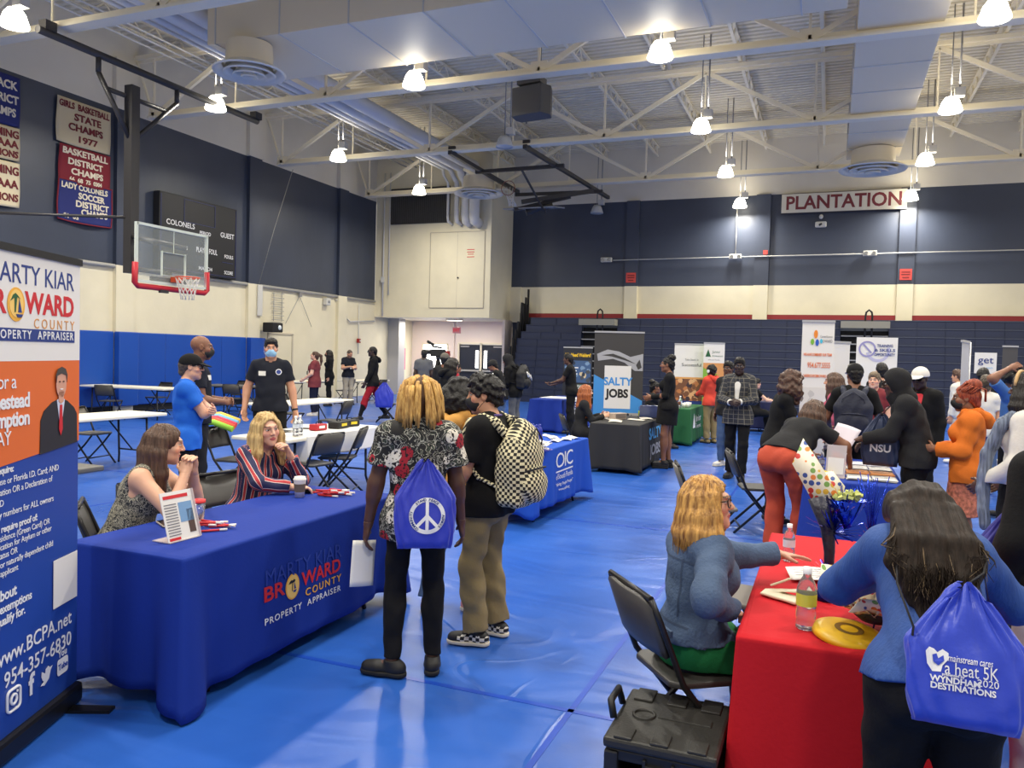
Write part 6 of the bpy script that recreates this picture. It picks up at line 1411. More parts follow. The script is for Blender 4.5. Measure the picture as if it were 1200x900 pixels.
# black dress
e, h = person('woman in a short black dress with a high puff of hair, standing in profile', -2.33,12.42, 86, h=1.73, fem=True, g=.98, skin=SK['brown'], lod='near', hips=1.1, bust=1.1, head=(0,2,0), fL=dict(t=(-.07,.04,.12), yaw=0), fR=dict(t=(.07,-.03,.12), yaw=0), pel=(0,0,-.035), L=dict(t=(-.1,.27,1.12), pole=(-.3,-1,-.4), d=(.3,1,-.3)), Rr=dict(t=(.1,.25,1.1), pole=(.3,-1,-.4), d=(-.3,1,-.3)))
h.body(e, cover_legs=False); h.top(e, m_kblack, sleeve=1.92, hem=.04, e=.007, name='dress_top', amp=.002, vneck=.1); h.bottom(e, m_kblack, skirt=.62, e=.008, name='dress_skirt', amp=.002); h.shoes(e, m_shb, m_soleb, names='platform_shoe'); h.hair(e, h_black, 'bun', inf=.006)
for q in (-1,1):
    F = Field(); a = h.an[q]; F.box((a[0], a[1]+.05, .02), (.045,.13,.02), None, 0, rd=.012); h.cloth(e, 'platform_sole', F, m_soleb, 0)
e, h = person('person in a red hoodie and khakis with white headphones at the green table', -2.25,16.72, 40, h=1.62, skin=SK['dark'], lod='mid', L=dict(t=(-.1,.32,1.0)), Rr=dict(t=(.14,.3,1.0)))
h.body(e); h.top(e, m_redh, sleeve=1.95, hem=.1, e=.022, name='hoodie'); h.hood(e, m_redh, False); h.bottom(e, m_khaki, flare=.02); h.shoes(e, m_khaki, m_soleb); h.hair(e, h_black, 'curly', L=0)
mb = MB(); H = h.Hh; mb.tube([H(.095*math.sin(a),-.02,.02+.125*math.cos(a)) for a in [R(-100+20*k) for k in range(11)]], .009, 6); mb.build('headband', m_wprint, e)
for q in (-1,1):
    mb = MB(); mb.tube([H(q*.078,-.02,.0), H(q*.108,-.02,.0)], .034, 12); mb.build('headphone_cup', m_wprint, e)
e, h = person('young man in a black tee and jeans standing behind the plaid jacket', -1.5,13.15, 150, h=1.72, skin=SK['dark'], head=(10,0,0))
h.body(e); h.top(e, m_kdark); h.bottom(e, m_jean); h.shoes(e, m_shw, m_sole); h.hair(e, h_black, 'short', inf=.014)
# plaid blazer
e, h = person('man in a dark plaid blazer and white shirt with clasped hands, walking', -1.2,11.8, 170, h=1.79, g=.98, skin=SK['deep'], lod='near', head=(8,6,0), L=dict(t=(-.06,.27,1.14), pole=(-.8,-.4,-.7), d=(1,.6,-.1), n=(.2,-1,-.2), curl=.9), Rr=dict(t=(.06,.27,1.13), pole=(.8,-.4,-.7), d=(-1,.6,-.1), n=(-.2,-1,-.2), curl=.9), fL=dict(t=(-.10,.12,.085)), fR=dict(t=(.11,-.12,.085)))
h.body(e, brow=(24,18,16)); h.top(e, m_whitec, e=.010, sleeve=1.99, hem=.09, collar=m_whitec, name='white_shirt', vneck=.06); h.top(e, m_plaid, e=.024, sleeve=1.9, hem=.16, hflare=.02, name='plaid_blazer', bones=h.bones(), open_front=(.36,-.16,.055,.02)); h.bottom(e, m_kblack, flare=.016); h.shoes(e, m_shb, m_soleb); h.hair(e, h_black, 'short', inf=.008)
e, h = person('seated person in black at the farthest navy table, bare arm showing', -1.6,19.4, -60, h=1.7, fem=True, sit=.45, skin=SK['fair'], lod='far', L=dict(t=(-.2,.4,.8)), Rr=dict(t=(.2,.42,.8)))
h.body(e); h.top(e, m_kblack, sleeve=.4); h.bottom(e, m_kblack); h.shoes(e, m_shb); h.hair(e, h_black, 'short')
# right side group
e, h = person('woman with curly brown hair and glasses leaning over the leaflet table', -.50,8.85, -78, h=1.65, fem=True, g=1.1, lean=14, skin=SK['fair'], lod='near', head=(-4,14,0), L=dict(t=(-.1,.36,1.0)), Rr=dict(t=(.1,.36,1.0)))
h.body(e); h.top(e, m_kblack, sleeve=1.9, hem=.15); h.bottom(e, m_kblack); h.shoes(e, m_shb); h.hair(e, h_curl, 'curly', L=.2, inf=.014, spread=.02); h.glasses(e, m_gl)
e, h = person('woman in rust trousers and a dark tee bending over the leaflet table', -.32,7.36, -32, h=1.66, fem=True, g=1.34, lean=58, plean=40, hips=1.24, skin=SK['brown'], lod='near', pel=(0,-.06,.03), head=(0,22,0), L=dict(t=(-.12,.62,.86), pole=(-.5,-.6,.4), d=(0,.3,-1), n=(1,0,0)), Rr=dict(t=(.26,.60,.84), pole=(.7,-.4,.3), d=(0,.2,-1), n=(-1,0,0), curl=.5), fL=dict(t=(-.10,-.02,.085)), fR=dict(t=(.12,.04,.085)))
h.body(e); h.top(e, m_kdark, hem=-.02, name='tee', amp=.004, e=.012); h.bottom(e, m_rust, flare=.028, amp=.004, waist=.10, e=.014, frac=1.98); h.shoes(e, m_shb); h.hair(e, h_brown, 'long', L=.14, inf=.012, spread=.0)
e, h = person('long haired person in a pink top behind the bending woman', .08,10.3, 82, h=1.62, fem=True, skin=SK['tan'])
h.body(e); h.top(e, m_pink, sleeve=1.5); h.bottom(e, m_kblack); h.shoes(e, m_shb); h.hair(e, h_brown, 'long', L=.3)
e, h = person('man in a black tee and cap wearing a dark navy backpack, back to the camera', .26,9.12, -2, h=1.74, g=1.08, skin=SK['brown'], lod='near', head=(16,4,0), L=dict(t=(-.24,.2,1.0), pole=(-.4,-.8,0)), Rr=dict(t=(.24,.2,.98), pole=(.4,-.8,0)))
h.body(e); h.top(e, m_kblack, hem=.12, sleeve=.7, name='tee'); h.bottom(e, m_kblack, flare=.02); h.shoes(e, m_shb); h.hair(e, h_black, 'short', inf=.008); h.cap(e, m_kblack, brimm=m_whitec); P28 = h
e, h = person('grey blond person facing the camera beyond the navy backpack', .6,12.2, 168, h=1.62, g=1.1, skin=SK['fair'], lod='mid')
h.body(e); h.top(e, mat('cloth_dark_red', (120,36,44), .8)); h.bottom(e, m_kblack); h.shoes(e, m_shb); h.hair(e, h_grey, 'short')
e, h = person('person with short dark hair in front of the training sign', .76,13.4, 20, h=1.76, skin=SK['tan'], lod='far')
h.body(e); h.top(e, m_kdark, sleeve=1.9); h.bottom(e, m_kblack); h.shoes(e, m_shb); h.hair(e, h_black, 'short')
e, h = person('man in a raised dark grey hood holding out a sheet of paper', .74,7.74, 92, h=1.73, g=1.05, skin=SK['dark'], lod='near', head=(4,12,0), lean=20, L=dict(t=(-.10,.44,1.06), pole=(-.5,-.6,-1), d=(.2,1,-.1), n=(.3,0,-1), curl=.6), Rr=dict(t=(.14,.38,1.0), pole=(.5,-.6,-1), d=(-.1,1,-.1), n=(-.6,0,-.8), curl=.6))
h.body(e); h.top(e, m_kdark, sleeve=1.93, hem=.1, e=.024, name='hoodie', amp=.006); h.hood(e, m_kdark, True); h.bottom(e, m_kblack); h.shoes(e, m_shb); h.glasses(e, m_gl); P30 = h
e, h = person('man in a white capped visor, red scarf and black jacket behind the grey hood', .95,9.75, 158, h=1.72, skin=SK['deep'], lod='mid', head=(0,8,0))
h.body(e); h.top(e, mat('cloth_scarlet', (196,44,56)), e=.01, name='red_shirt', sleeve=1.5); h.top(e, m_kblack, sleeve=1.95, e=.022, name='jacket', open_front=(.38,-.1,.07,.05)); h.bottom(e, m_kblack); h.shoes(e, m_shb); h.cap(e, m_whitec, inf=.018); h.glasses(e, m_sun, m_sun)
e, h = person('person in white overalls beyond the back of the silver banner', 2.15,15.95, 66, h=1.68, skin=SK['tan'], lod='far')
h.body(e); h.top(e, m_whitec, sleeve=1.95, e=.022); h.bottom(e, m_whitec, flare=.02); h.shoes(e, m_shw); h.hair(e, h_brown, 'short')
# orange hoodie
e, h = person('woman in an orange hoodie and black mask with red braided hair', 1.12,7.62, 90, h=1.58, fem=True, g=1.02, skin=SK['brown'], lod='near', head=(2,6,0), L=dict(t=(-.1,.25,1.02), pole=(-.5,-.6,-1)), Rr=dict(t=(.12,.24,1.0), pole=(.5,-.6,-1), d=(-.2,1,.1)))
h.body(e); h.top(e, m_orange, sleeve=1.9, hem=.12, e=.03, name='hoodie', amp=.008, flare=.012); h.hood(e, m_orange, False); h.bottom(e, mat('cloth_floral_skirt', (186,110,84), .8, var=(40,.5)), skirt=.95, name='skirt'); h.shoes(e, m_shb); h.mask(e, m_mblack)
h.hair(e, h_braid, 'bun', inf=.010, amp=.0); mb = MB(); rg = random.Random(9)
for i in range(44):
    a = rg.uniform(-2.2,2.2); p0 = h.Hh(math.sin(a)*.088, math.cos(a)*.088*.9-.01, .05+.03*math.cos(a)); p2 = h.Hh(rg.uniform(-.03,.03),-.095,.10); m1 = (p0+p2)/2; c = h.Hh(0,-.014,.034); m1 = c+unit(m1-c)*.112
    mb.tube([p0, m1, p2], .006, 5)
for i in range(12):
    p = h.Hh(rg.uniform(-.05,.05),-.11,.09); q = p+h.Rh @ V(rg.uniform(-.03,.03),-.05,-.02); mb.tube([p, q, q+V(0,0,-.10)+h.Rh @ V(rg.uniform(-.02,.02),0,0)], .007, 5)
mb.build('braids', h_braid, e); P33 = h
e, h = person('dark haired person in a blue shirt with a raised elbow at far right', 1.98,10.5, 60, h=1.76, skin=SK['brown'], lod='mid', L=dict(t=(-.16,-.02,1.72), pole=(-1,.3,.2), d=(.5,-.5,.3)), Rr=dict(t=(.2,.1,.9)))
h.body(e); h.top(e, m_shirtblue, sleeve=.8); h.bottom(e, m_kblack); h.shoes(e, m_shb); h.hair(e, h_black, 'curly', L=.04)
e, h = person('dark headed person under the get sign', 2.2,14.0, -10, h=1.72, skin=SK['dark'], lod='far')
h.body(e); h.top(e, m_kdark); h.bottom(e, m_kblack); h.shoes(e, m_shb); h.hair(e, h_black, 'short', inf=.018)
e, h = person('person in a white tee beyond the orange hoodie', 2.0,12.4, 10, h=1.62, fem=True, skin=SK['tan'], lod='mid')
h.body(e); h.top(e, m_whitec); h.bottom(e, m_jean); h.shoes(e, m_shw); h.hair(e, h_dbrown, 'short', inf=.014)
e, h = person('woman in a white shirt and black skirt with black hair at the right frame edge', 1.24,6.05, 72, h=1.71, fem=True, g=1.18, skin=SK['dark'], lod='near', L=dict(t=(-.18,.2,.96)), Rr=dict(t=(.2,.2,.95)))
h.body(e); h.top(e, m_whitec, sleeve=1.9, hem=-.04, e=.018, name='white_blouse', amp=.003); h.bottom(e, m_kblack, skirt=1.3, name='skirt'); h.shoes(e, m_shb); h.hair(e, h_blackl, 'long', L=.14, inf=.02, spread=.03)
mb = MB(); H = h.Hh; mb.tube([H(.092*math.sin(a),.045,.03+.102*math.cos(a)) for a in [R(-90+18*k) for k in range(11)]], .012, 6); mb.build('headband', mat('headband_tan', (196,160,110), .6), e)
F = Field(); F.chain([h.T(.06,-.09,.34), h.T(-.02,-.10,.40), h.T(-.09,.0,.41), h.T(-.15,.12,.30), h.T(-.19,.19,.10), h.T(-.21,.20,-.14), h.T(-.23,.17,-.36)], [.03,.035,.045,.05,.052,.05,.045], k=.02, flat=(V(.3,1,0), .6)); h.cloth(e, 'scarf', F, m_scarf, .006)
# denim jacket
e, h = person('seated woman in a denim jacket and dark glasses with golden hair, hand held out', -.49,3.34, -62, h=1.50, g=1.12, fem=True, sit=.46, lean=5, skin=(214,160,132), lod='near', head=(-33,-6,0), fL=dict(t=(-.10,.30,.085)), fR=dict(t=(.10,.28,.085)),
    L=dict(t=(-.10,.46,.86), pole=(-.5,-.4,-1), d=(.35,1,-.15), n=(.15,-.1,-1), curl=.12), Rr=dict(t=(.19,.06,.72), pole=(.9,-.8,-.3), d=(-.5,1,-.1), n=(-.3,.1,-1), curl=.5), bust=1.1)
h.body(e, brow=(110,84,58), lip=(190,104,100)); h.top(e, m_greenc, e=.012, sleeve=1.0, hem=.09, name='green_sweater', hflare=.02); o = h.top(e, m_denim, e=.026, sleeve=1.9, hem=-.03, name='denim_jacket', amp=.007, collar=m_denim, open_front=(.40,-.10,.03,.03)); h.bottom(e, m_indigo); h.shoes(e, m_shb)
h.hair(e, h_gold, 'long', L=.155, inf=.018, spread=.035, fwd=.0, fz=-.0); h.glasses(e, m_gl, m_lens, .028, .021)
mb = MB(); w = h.wr[-1]; u = unit(h.wr[-1]-h.el[-1])
for k in range(3): mb.tube([w-u*(.012+.014*k)+V(.031*math.cos(a),0,.031*math.sin(a)) for a in [2*PI*q/14 for q in range(14)]], .005, 5, closed=True)
mb.build('bracelet', mat('gold', (214,170,80), .3, metal=.8), e)
m_seamd = mat('denim_seam', (56,72,98), .85)
for cx, cz, w_, h_ in ((0,.27,.30,.008),(-.075,.14,.008,.24),(.075,.14,.008,.24),(0,-.035,.30,.008)): decal(o, grid(w_,h_,10).mesh('seam', m_seamd), None, frame(h.T(cx,-.4,cz), h.Rt @ V(1,0,0), h.Rt @ V(0,-1,0)), 'stitched_seam', .002)
mb = MB(); b = h.P+h.Rp @ V(0,-.0,.06)
for x in (-.1,.1):
    p = h.P+h.Rp @ V(x,-.165,.075); mb.box(p, (.07,.012,.025)); mb.tube([p+V(-.02,-.008,0),p+V(.02,-.008,0)], .008, 8)
mb.build('waist_tab', m_denim, e); P38 = h
# blazer
e, h = person('woman in a blue blazer with very long dark hair, back to the camera at right', .32,2.60, 10, h=1.545, g=1.05, fem=True, lean=49, plean=15, skin=(206,152,124), lod='near', head=(2,58,0), pel=(0,-.04,.02), L=dict(t=(-.10,.50,.97), pole=(-1,-.45,-.5), d=(.4,1,-.1)), Rr=dict(t=(.16,.50,.95), pole=(1,-.4,-.5), d=(-.3,1,-.1)), hips=1.05)
h.body(e); o = h.top(e, m_blazer, e=.022, sleeve=1.93, hem=.02, hflare=.03, name='blazer', amp=.005, thick=1.0); h.bottom(e, m_kblack, thick=1.2, flare=.085, e=.014, name='wide_trousers', amp=.005); h.shoes(e, m_shb); P39 = h; P39o = o
h_long = mat('hair_long_brown', (40,31,25), .55, var=(1.0,.45,(70,30,30)), bump=(1.0,.4,(90,12,12)), spec=.15)
F = Field(); rg = random.Random(2); back = h.Rt @ V(0,-1,0); ex = h.Rt @ V(1,0,0); dn = unit(h.Rt @ V(0,0,-1)+V(0,0,-.45))
h.cap_hair(F, .016, 1.0, -.05)
def lock(t, r, rg, j=0):
    p0 = h.Hh(math.sin(t*1.9)*(.084+j), -math.cos(t*1.9)*(.10+j)-.012, .03); p1 = h.T(t*.086,-.10-j,.43); a = h.T(t*.118+rg.uniform(-r,r),-.150-j,.26); ln = .16+.07*rg.random()-.07*abs(t)+(.05 if abs(abs(t)-.55) < .28 else -.03)
    b2 = a+dn*ln*.55+ex*(t*.015+rg.uniform(-r,r))+back*.006; c = a+dn*ln+ex*rg.uniform(-r*1.6,r*1.6)+back*(.012+j)
    return [p0,(p0+p1)/2+back*.016,p1,a,b2,c]
for i in range(26): F.chain(lock(-1+2*i/25, .008, rg), [.028,.031,.032,.030,.023,.010], k=.014)
v, f = F.mesh(.006, disp=lambda X,Y,Z: .003*np.sin(80*X+2*np.sin(9*Z)+6*Y)+.0018*np.sin(170*X+7*Z)); np_obj('long_hair', v, f, h_long, e)
mb = MB()
for i in range(300):
    mb.cur = 0 if rg.random() < .86 else 1; mb.tube(lock(rg.uniform(-1.05,1.05), .022, rg, rg.uniform(.014,.034)), [.0012,.0016,.002,.002,.0016,.0008], 4)
mb.build('hair_strands', [h_long, hair_mat('hair_highlight', (104,86,62))], e)
# right edge
e, h = person('person in pale jeans and a black jacket cut off by the right frame edge', .86,3.55, 40, h=1.66, skin=SK['brown'], lod='near', L=dict(t=(-.25,.06,.86), n=(1,.1,0), curl=.35))
h.body(e); h.top(e, m_kblack, sleeve=1.9, hem=.04, e=.026); h.bottom(e, m_lgrey, thick=1.1, flare=.03); h.shoes(e, mat('clog_print', (214,180,176), .6, var=(26,.5))); h.hair(e, h_black, 'short'); P40 = h
e, h = person('person in denim shorts and red white shoes at the right frame edge', 1.04,4.55, 70, h=1.66, skin=SK['dark'], lod='mid')
h.body(e, cover_legs=False); h.top(e, m_kdark, e=.018); h.bottom(e, m_jean, frac=1.0, flare=.02); h.shoes(e, mat('shoe_red', (190,50,54), .6), m_sole); h.hair(e, h_black, 'short')
# ------------------------------------------------------------------ bags and things on the tables
def drawbag(label, loc, rz, w, h, d, m, pitch=0, n=96, seed=1, group=None):
    """drawstring bag, origin at its gathered mouth, hanging down, printed side towards local -Y"""
    t = empty('drawstring_bag', loc, 0, label, 'bag', group); t.rotation_euler = (pitch, 0, rz); rg = random.Random(seed); ph = [rg.uniform(0,6) for _ in range(6)]
    vs, fs = [], []; nv = 30
    for j in range(nv+1):
        v = j/nv; z = -h*v; ww = w/2*(.10+.90*min(1, (v/.42))**.8)*(1+.06*math.sin(v*3)) if v < .42 else w/2*(1+.06*math.sin(v*3)-.10*max(0, v-.8)/.2)
        dd = d/2*(.2+.8*math.sin(min(1, v*1.15)*PI*.62)**.8); 
        if v > .9: k = math.sqrt(max(0, 1-((v-.9)/.1)**2)); dd *= max(k, .03)
        for k in range(n):
            a = 2*PI*k/n; c, s = math.cos(a), math.sin(a); e = .62
            x = ww*math.copysign(abs(c)**e, c); y = dd*math.copysign(abs(s)**e, s)
            pl = (math.sin(a*17+ph[0]+3*v)+.6*math.sin(a*29+ph[1])) * .011*max(0, 1-v*1.7)+.004*math.sin(7*a+ph[2]+v*9)*math.sin(v*8+ph[3])+.003*math.sin(13*a+ph[4]-v*14)
            vs.append((x*(1+pl*2)+c*pl*.5, y+s*pl, z+.012*math.sin(3*a+ph[5])*(v < .1)))
    for j in range(nv):
        for k in range(n): fs.append((j*n+k, (j+1)*n+k, (j+1)*n+(k+1) % n, j*n+(k+1) % n))
    mb = MB(); mb.add(vs, fs, True); o = mb.build('bag_body', m, t)
    return t, o
def bag_print(o, s, size, x, z, m=None, **kw): return decal(o, text_mesh(s, size, **kw), m or m_wprint, frame((x,-.6,z), (1,0,0), (0,-1,0)), 'lettering', lift=.003)
def bag_shape(o, outs, x, z, m=None, lift=.003):
    for pts in outs:
        if len(pts) == 2:
            (x0,z0),(x1,z1) = pts; L_ = math.hypot(x1-x0, z1-z0); mb = grid(.016, L_, 10); a = math.atan2(x1-x0, z1-z0); me = mb.mesh('mark', m or m_wprint); me.transform(Matrix.Translation(((x0+x1)/2,(z0+z1)/2,0)) @ Matrix.Rotation(-a,4,'Z')); decal(o, me, None, frame((x,-.6,z), (1,0,0), (0,-1,0)), 'printed_mark', lift); continue
        mb = MB(); c = (sum(p[0] for p in pts)/len(pts), sum(p[1] for p in pts)/len(pts)); n = len(pts)//2
        if len(pts) > 40: mb.add([(px,pz,0) for px, pz in pts], [(i, i+1, len(pts)-2-i, len(pts)-1-i) for i in range(n-1)], False)
        else: mb.poly([(px,pz,0) for px, pz in pts])
        decal(o, mb.mesh('mark', m or m_wprint), None, frame((x,-.6,z), (1,0,0), (0,-1,0)), 'printed_mark', lift)
m_bag = mat('bag_royal', (44,58,182), .42, bump=(25,.12), sheen=.2); m_cordb = mat('bag_cord', (24,24,30), .7)
def wp(h, x, y, z):
    """a point of a figure's own torso frame in the hall"""
    a = h.root.rotation_euler.z; p = h.T(x,y,z); return Vector((h.root.location.x+p[0]*math.cos(a)-p[1]*math.sin(a), h.root.location.y+p[0]*math.sin(a)+p[1]*math.cos(a), p[2]))
def fp(h, p):
    a = h.root.rotation_euler.z; return Vector((h.root.location.x+p[0]*math.cos(a)-p[1]*math.sin(a), h.root.location.y+p[0]*math.sin(a)+p[1]*math.cos(a), p[2]))
def cords(t, pts_list, r=.003):
    for pts in pts_list:
        Mi = Matrix.Translation(t.location) @ t.rotation_euler.to_matrix().to_4x4(); Mi.invert()
        mb = MB(); mb.tube([Mi @ Vector(p) for p in pts], r, 5); mb.build('cord', m_cordb, t)
# peace sign bag on the dreadlocked man
q = wp(P13, .035,-.175,.20); rz = P13.root.rotation_euler.z
b, o = drawbag('royal blue drawstring bag with a white peace sign on the printed shirt', q, rz, .29, .44, .12, m_bag, R(-5), seed=2)
b.location = q; cords(b, [[q, wp(P13,.12,-.14,.30), wp(P13,.13,-.05,.39), wp(P13,.13,.06,.36)], [q, wp(P13,-.08,-.14,.30), wp(P13,-.10,-.05,.39), wp(P13,-.10,.06,.36)]])
bag_shape(o, [ringshape(0,0,.070,.090,0,360,48)], .01, -.27); bag_shape(o, [[(0,-.078),(0,.078)], [(0,.0),(-.056,-.058)], [(0,.0),(.056,-.058)]], .01, -.27)
for k, (s, a0) in enumerate((('STAND PEACE', 90), ('COMMUNITY', 200), ('ALWAYS', -20))):
    for i, ch in enumerate(s):
        if ch == ' ': continue
        a = R(a0-(i-(len(s)-1)/2)*8.2); decal(o, text_mesh(ch, .018, bold=.02), m_nprint, Matrix.Translation((.01+.08*math.cos(a), -.6, -.27+.08*math.sin(a))) @ frame((0,0,0), (math.sin(a),0,-math.cos(a)), (0,-1,0)), 'lettering', lift=.005)
# bag on the blue blazer
q = wp(P39, .055,-.23,.05); rz = P39.root.rotation_euler.z-R(4)
b, o = drawbag('royal blue drawstring charity run bag hanging on the blue blazer', q, rz, .275, .375, .14, mat('bag_royal2', (40,66,190), .38, bump=(25,.12), sheen=.2), R(-15), seed=5)
cords(b, [[q, wp(P39,.13,-.17,.15), wp(P39,.16,-.15,.25), wp(P39,.13,-.02,.39)], [q+Vector((-.13,.02,-.30)), wp(P39,-.10,-.20,-.1), wp(P39,-.13,-.165,.08), wp(P39,-.12,-.15,.22), wp(P39,-.10,-.03,.39)]], .0035)
bag_shape(o, [[(-.028,.02),(-.02,.032),(-.008,.028),(0,.02),(.012,.03),(.026,.022),(.026,.006),(.012,-.012),(.008,-.028),(-.012,-.03),(-.024,-.012)]], -.072, -.205); bag_shape(o, [[(-.014,.012),(-.004,.016),(0,.004),(.012,.014),(.014,.0),(.0,-.014),(-.012,-.006)]], -.07, -.204, mat('bag_royal2', (40,66,190)), .005)
bag_print(o, 'mainstream cares', .026, .005, -.195, width=.105, shear=.3); bag_print(o, 'a heat 5K', .046, .008, -.222, width=.125); bag_print(o, '2020', .026, .046, -.247); bag_print(o, 'presented by', .01, -.035, -.238, bold=.02); bag_print(o, 'WYNDHAM', .022, -.03, -.252, bold=.03); bag_print(o, 'DESTINATIONS', .022, -.012, -.27, bold=.03)
# smaller bags farther off
q = Vector((-9.85,16.35,.98)); b, o = drawbag('plain blue drawstring bag hanging beside the red trousers', q, R(20), .42, .6, .14, m_bag, seed=7); cords(b, [[q, fp(P9, P9.wr[1]+P9.hd[1]*.09)]], .006)
q = Vector((.74,3.60,1.22)); b, o = drawbag('violet blue drawstring bag at the right frame edge', q, R(-14), .3, .46, .14, mat('bag_violet', (52,50,150), .45, bump=(25,.12)), seed=8)
q = wp(P30, -.02,.20,.30); b, o = drawbag('dark navy drawstring bag with white letters worn by the man in the grey hood', q, R(-6), .30, .46, .12, mat('bag_navy', (38,50,82), .5, bump=(25,.12)), seed=9); bag_print(o, 'NSU', .09, 0, -.30, bold=.03); cords(b, [[q, wp(P30,-.1,.1,.36), wp(P30,-.12,-.02,.36)], [q, wp(P30,.1,.1,.36), wp(P30,.12,-.02,.36)]])
# check backpack
def backpack(label, h, m, w=.30, hh=.44, d=.15, side=0, z=.12, strap=None, seed=1, amp=.005, tilt=0, res=None):
    loc = wp(h, side, -.115, z); t = empty('backpack', loc, h.root.rotation_euler.z, label, 'backpack'); t.rotation_euler.y = tilt
    F = Field(); F.ell((0,-d*.55,.02), (w/2,d*.62,hh/2), None, .05); F.box((0,-d*.5,-.06), (w*.49,d*.5,hh*.36), None, .05, rd=.06); F.ell((0,-d*1.05,-hh*.22), (w*.42,d*.30,hh*.22), None, .02)
    v, f = F.mesh(res or LOD[h.lod][2], disp=folds(amp, 1, seed))
    # unfold the pattern: around, up
    u = np.where(np.abs(v[:,0]) > w*.40, np.sign(v[:,0])*(w*.40)+np.sign(v[:,0])*-(v[:,1]+d), v[:,0]); uv = np.stack([u+(v[:,2] > hh*.38)*0, v[:,2]], 1)
    o = np_obj('main_bag', v, f, m, t, uv=uv)
    mb = MB(); mb.tube([(-w*.40,-d*.98,-hh*.05),(-w*.2,-d*1.27,-.015*hh),(0,-d*1.33,-.005*hh),(w*.2,-d*1.27,-.015*hh),(w*.40,-d*.98,-hh*.05)], .006, 6); mb.tube([(-w*.34,-d*.9,.05),(-w*.28,-d*1.05,.15),(0,-d*1.08,.22),(w*.28,-d*1.05,.15),(w*.34,-d*.9,.05)], .005, 6); mb.build('zip', strap or m_cordb, t)
    mb = MB(); mb.tube([(-.03,-d*.3,hh*.48),(-.02,-d*.3,hh*.55),(.02,-d*.3,hh*.55),(.03,-d*.3,hh*.48)], .008, 6); mb.build('grab_handle', strap or m_cordb, t)
    Mi = (Matrix.Translation(loc) @ Euler((0,tilt,h.root.rotation_euler.z)).to_matrix().to_4x4()).inverted()
    for q in (-1,1):
        F = Field(); pts = [Mi @ wp(h, side*.6+q*.085,-.155,.30), Mi @ wp(h,q*.105,-.10,.372), Mi @ wp(h,q*.115,-.01,.395), Mi @ wp(h,q*.118,.075,.36), Mi @ wp(h,q*.122,.125,.26), Mi @ wp(h,q*.15,.10,.14), Mi @ wp(h,q*.165,-.02,.02), Mi @ wp(h,q*.13,-.13,-.03)]
        F.chain([V(*p) for p in pts], [.028]*4+[.026,.02,.012,.012], k=.012); v, f = F.mesh(LOD[h.lod][2]); np_obj('shoulder_strap', v, f, m if strap is None else strap, t, uv=np.stack([v[:,0], v[:,2]+v[:,1]], 1))
    return t, o
backpack('cream and black check backpack worn by the young man in the black tee', P15, m_check, .33, .50, .18, .02, .10, seed=2, amp=.006, res=.006)
backpack('dark navy backpack worn by the man in the backward cap', P28, mat('pack_navy', (34,38,56), .7, bump=(40,.2)), .36, .46, .14, 0, .14, mat('pack_strap', (40,44,62), .7), 3)
t, o = backpack('black backpack with white streaks worn by the hooded person', P16, mat('pack_black', (28,28,30), .6), .36, .52, .2, 0, .12, m_kblack, 4, tilt=0); mb = MB()
for k in range(3): mb.tube([(-.1+.09*k,-.24,.12-.03*k),(-.06+.09*k,-.26,.0-.03*k)], .012, 5)
mb.build('white_streaks', m_wprint, t)
# sheets of paper
def sheet(label, loc, rot, w=.216, h=.28, bend=.02, m=None, name='paper_sheet', cat='paper', lines=None, group=None):
    mb = MB(); n = 8; vs = [(-w/2+w*i/n, -h/2+h*j/n, bend*math.sin(PI*i/n)*.7+bend*.5*(j/n)**2) for i in range(n+1) for j in range(n+1)]
    mb.add(vs, [(i*(n+1)+j, (i+1)*(n+1)+j, (i+1)*(n+1)+j+1, i*(n+1)+j+1) for i in range(n) for j in range(n)], True)
    o = mb.build(name, m or mat('paper_white', (236,234,228), .6), None, loc, rot); md = o.modifiers.new('s','SOLIDIFY'); md.thickness = .0012
    if lines:
        mb = MB()
        for k, (x0,x1,y) in enumerate(lines): mb.box(((x0+x1)/2*w, y*h, .5*bend+.012*0+bend*.6+.001), ((x1-x0)*w, .012*h+.002, .0006))
        mb.build('printed_lines', mat('ink_grey', (120,122,128), .6), o)
    return tag(o, label, cat, group)
hp = fp(P13, P13.wr[-1]+P13.hd[-1]*.10); sheet('white paper sheet hanging from the left hand of the dreadlocked man', hp+Vector((-.01,.0,-.11)), (R(84),R(6),R(62)), .14, .24, .012)
hp = fp(P30, P30.wr[-1]+P30.hd[-1]*.11); sheet('pale sheet of paper held out over the leaflets by the hooded man', hp+Vector((-.06,-.02,.0)), (R(52),R(14),R(-25)), .22, .28, .02, mat('paper_lilac', (222,212,222), .6))
# water bottles
m_pet = mat('bottle_plastic', (235,240,245), .08, trans=.9, spec=.5); m_lab = mat('bottle_label', (214,222,232), .4); m_capw = mat('bottle_cap', (236,236,236), .4)
def bottle(loc, label, s=1.0, lab=None, group='water bottles', m=None, capm=None):
    t = empty('water_bottle', loc, 0, label, 'bottle', group)
    pr = [(0,.0),(.028,.0),(.032,.006),(.031,.02),(.029,.03),(.032,.04),(.032,.055),(.030,.065),(.032,.075),(.032,.12),(.031,.135),(.024,.155),(.014,.172),(.012,.182),(.012,.19)]
    mb = MB(); mb.lathe([(r*s, z*s) for r, z in pr], n=20); mb.build('bottle_body', m or m_pet, t)
    mb = MB(); mb.lathe([(.0326*s,.078*s),(.0326*s,.118*s)], n=20); mb.build('paper_label', lab or m_lab, t)
    mb = MB(); mb.lathe([(.0145*s,.182*s),(.0145*s,.203*s),(0,.203*s)], n=14); mb.build('cap', capm or m_capw, t); return t
TZ = .7425
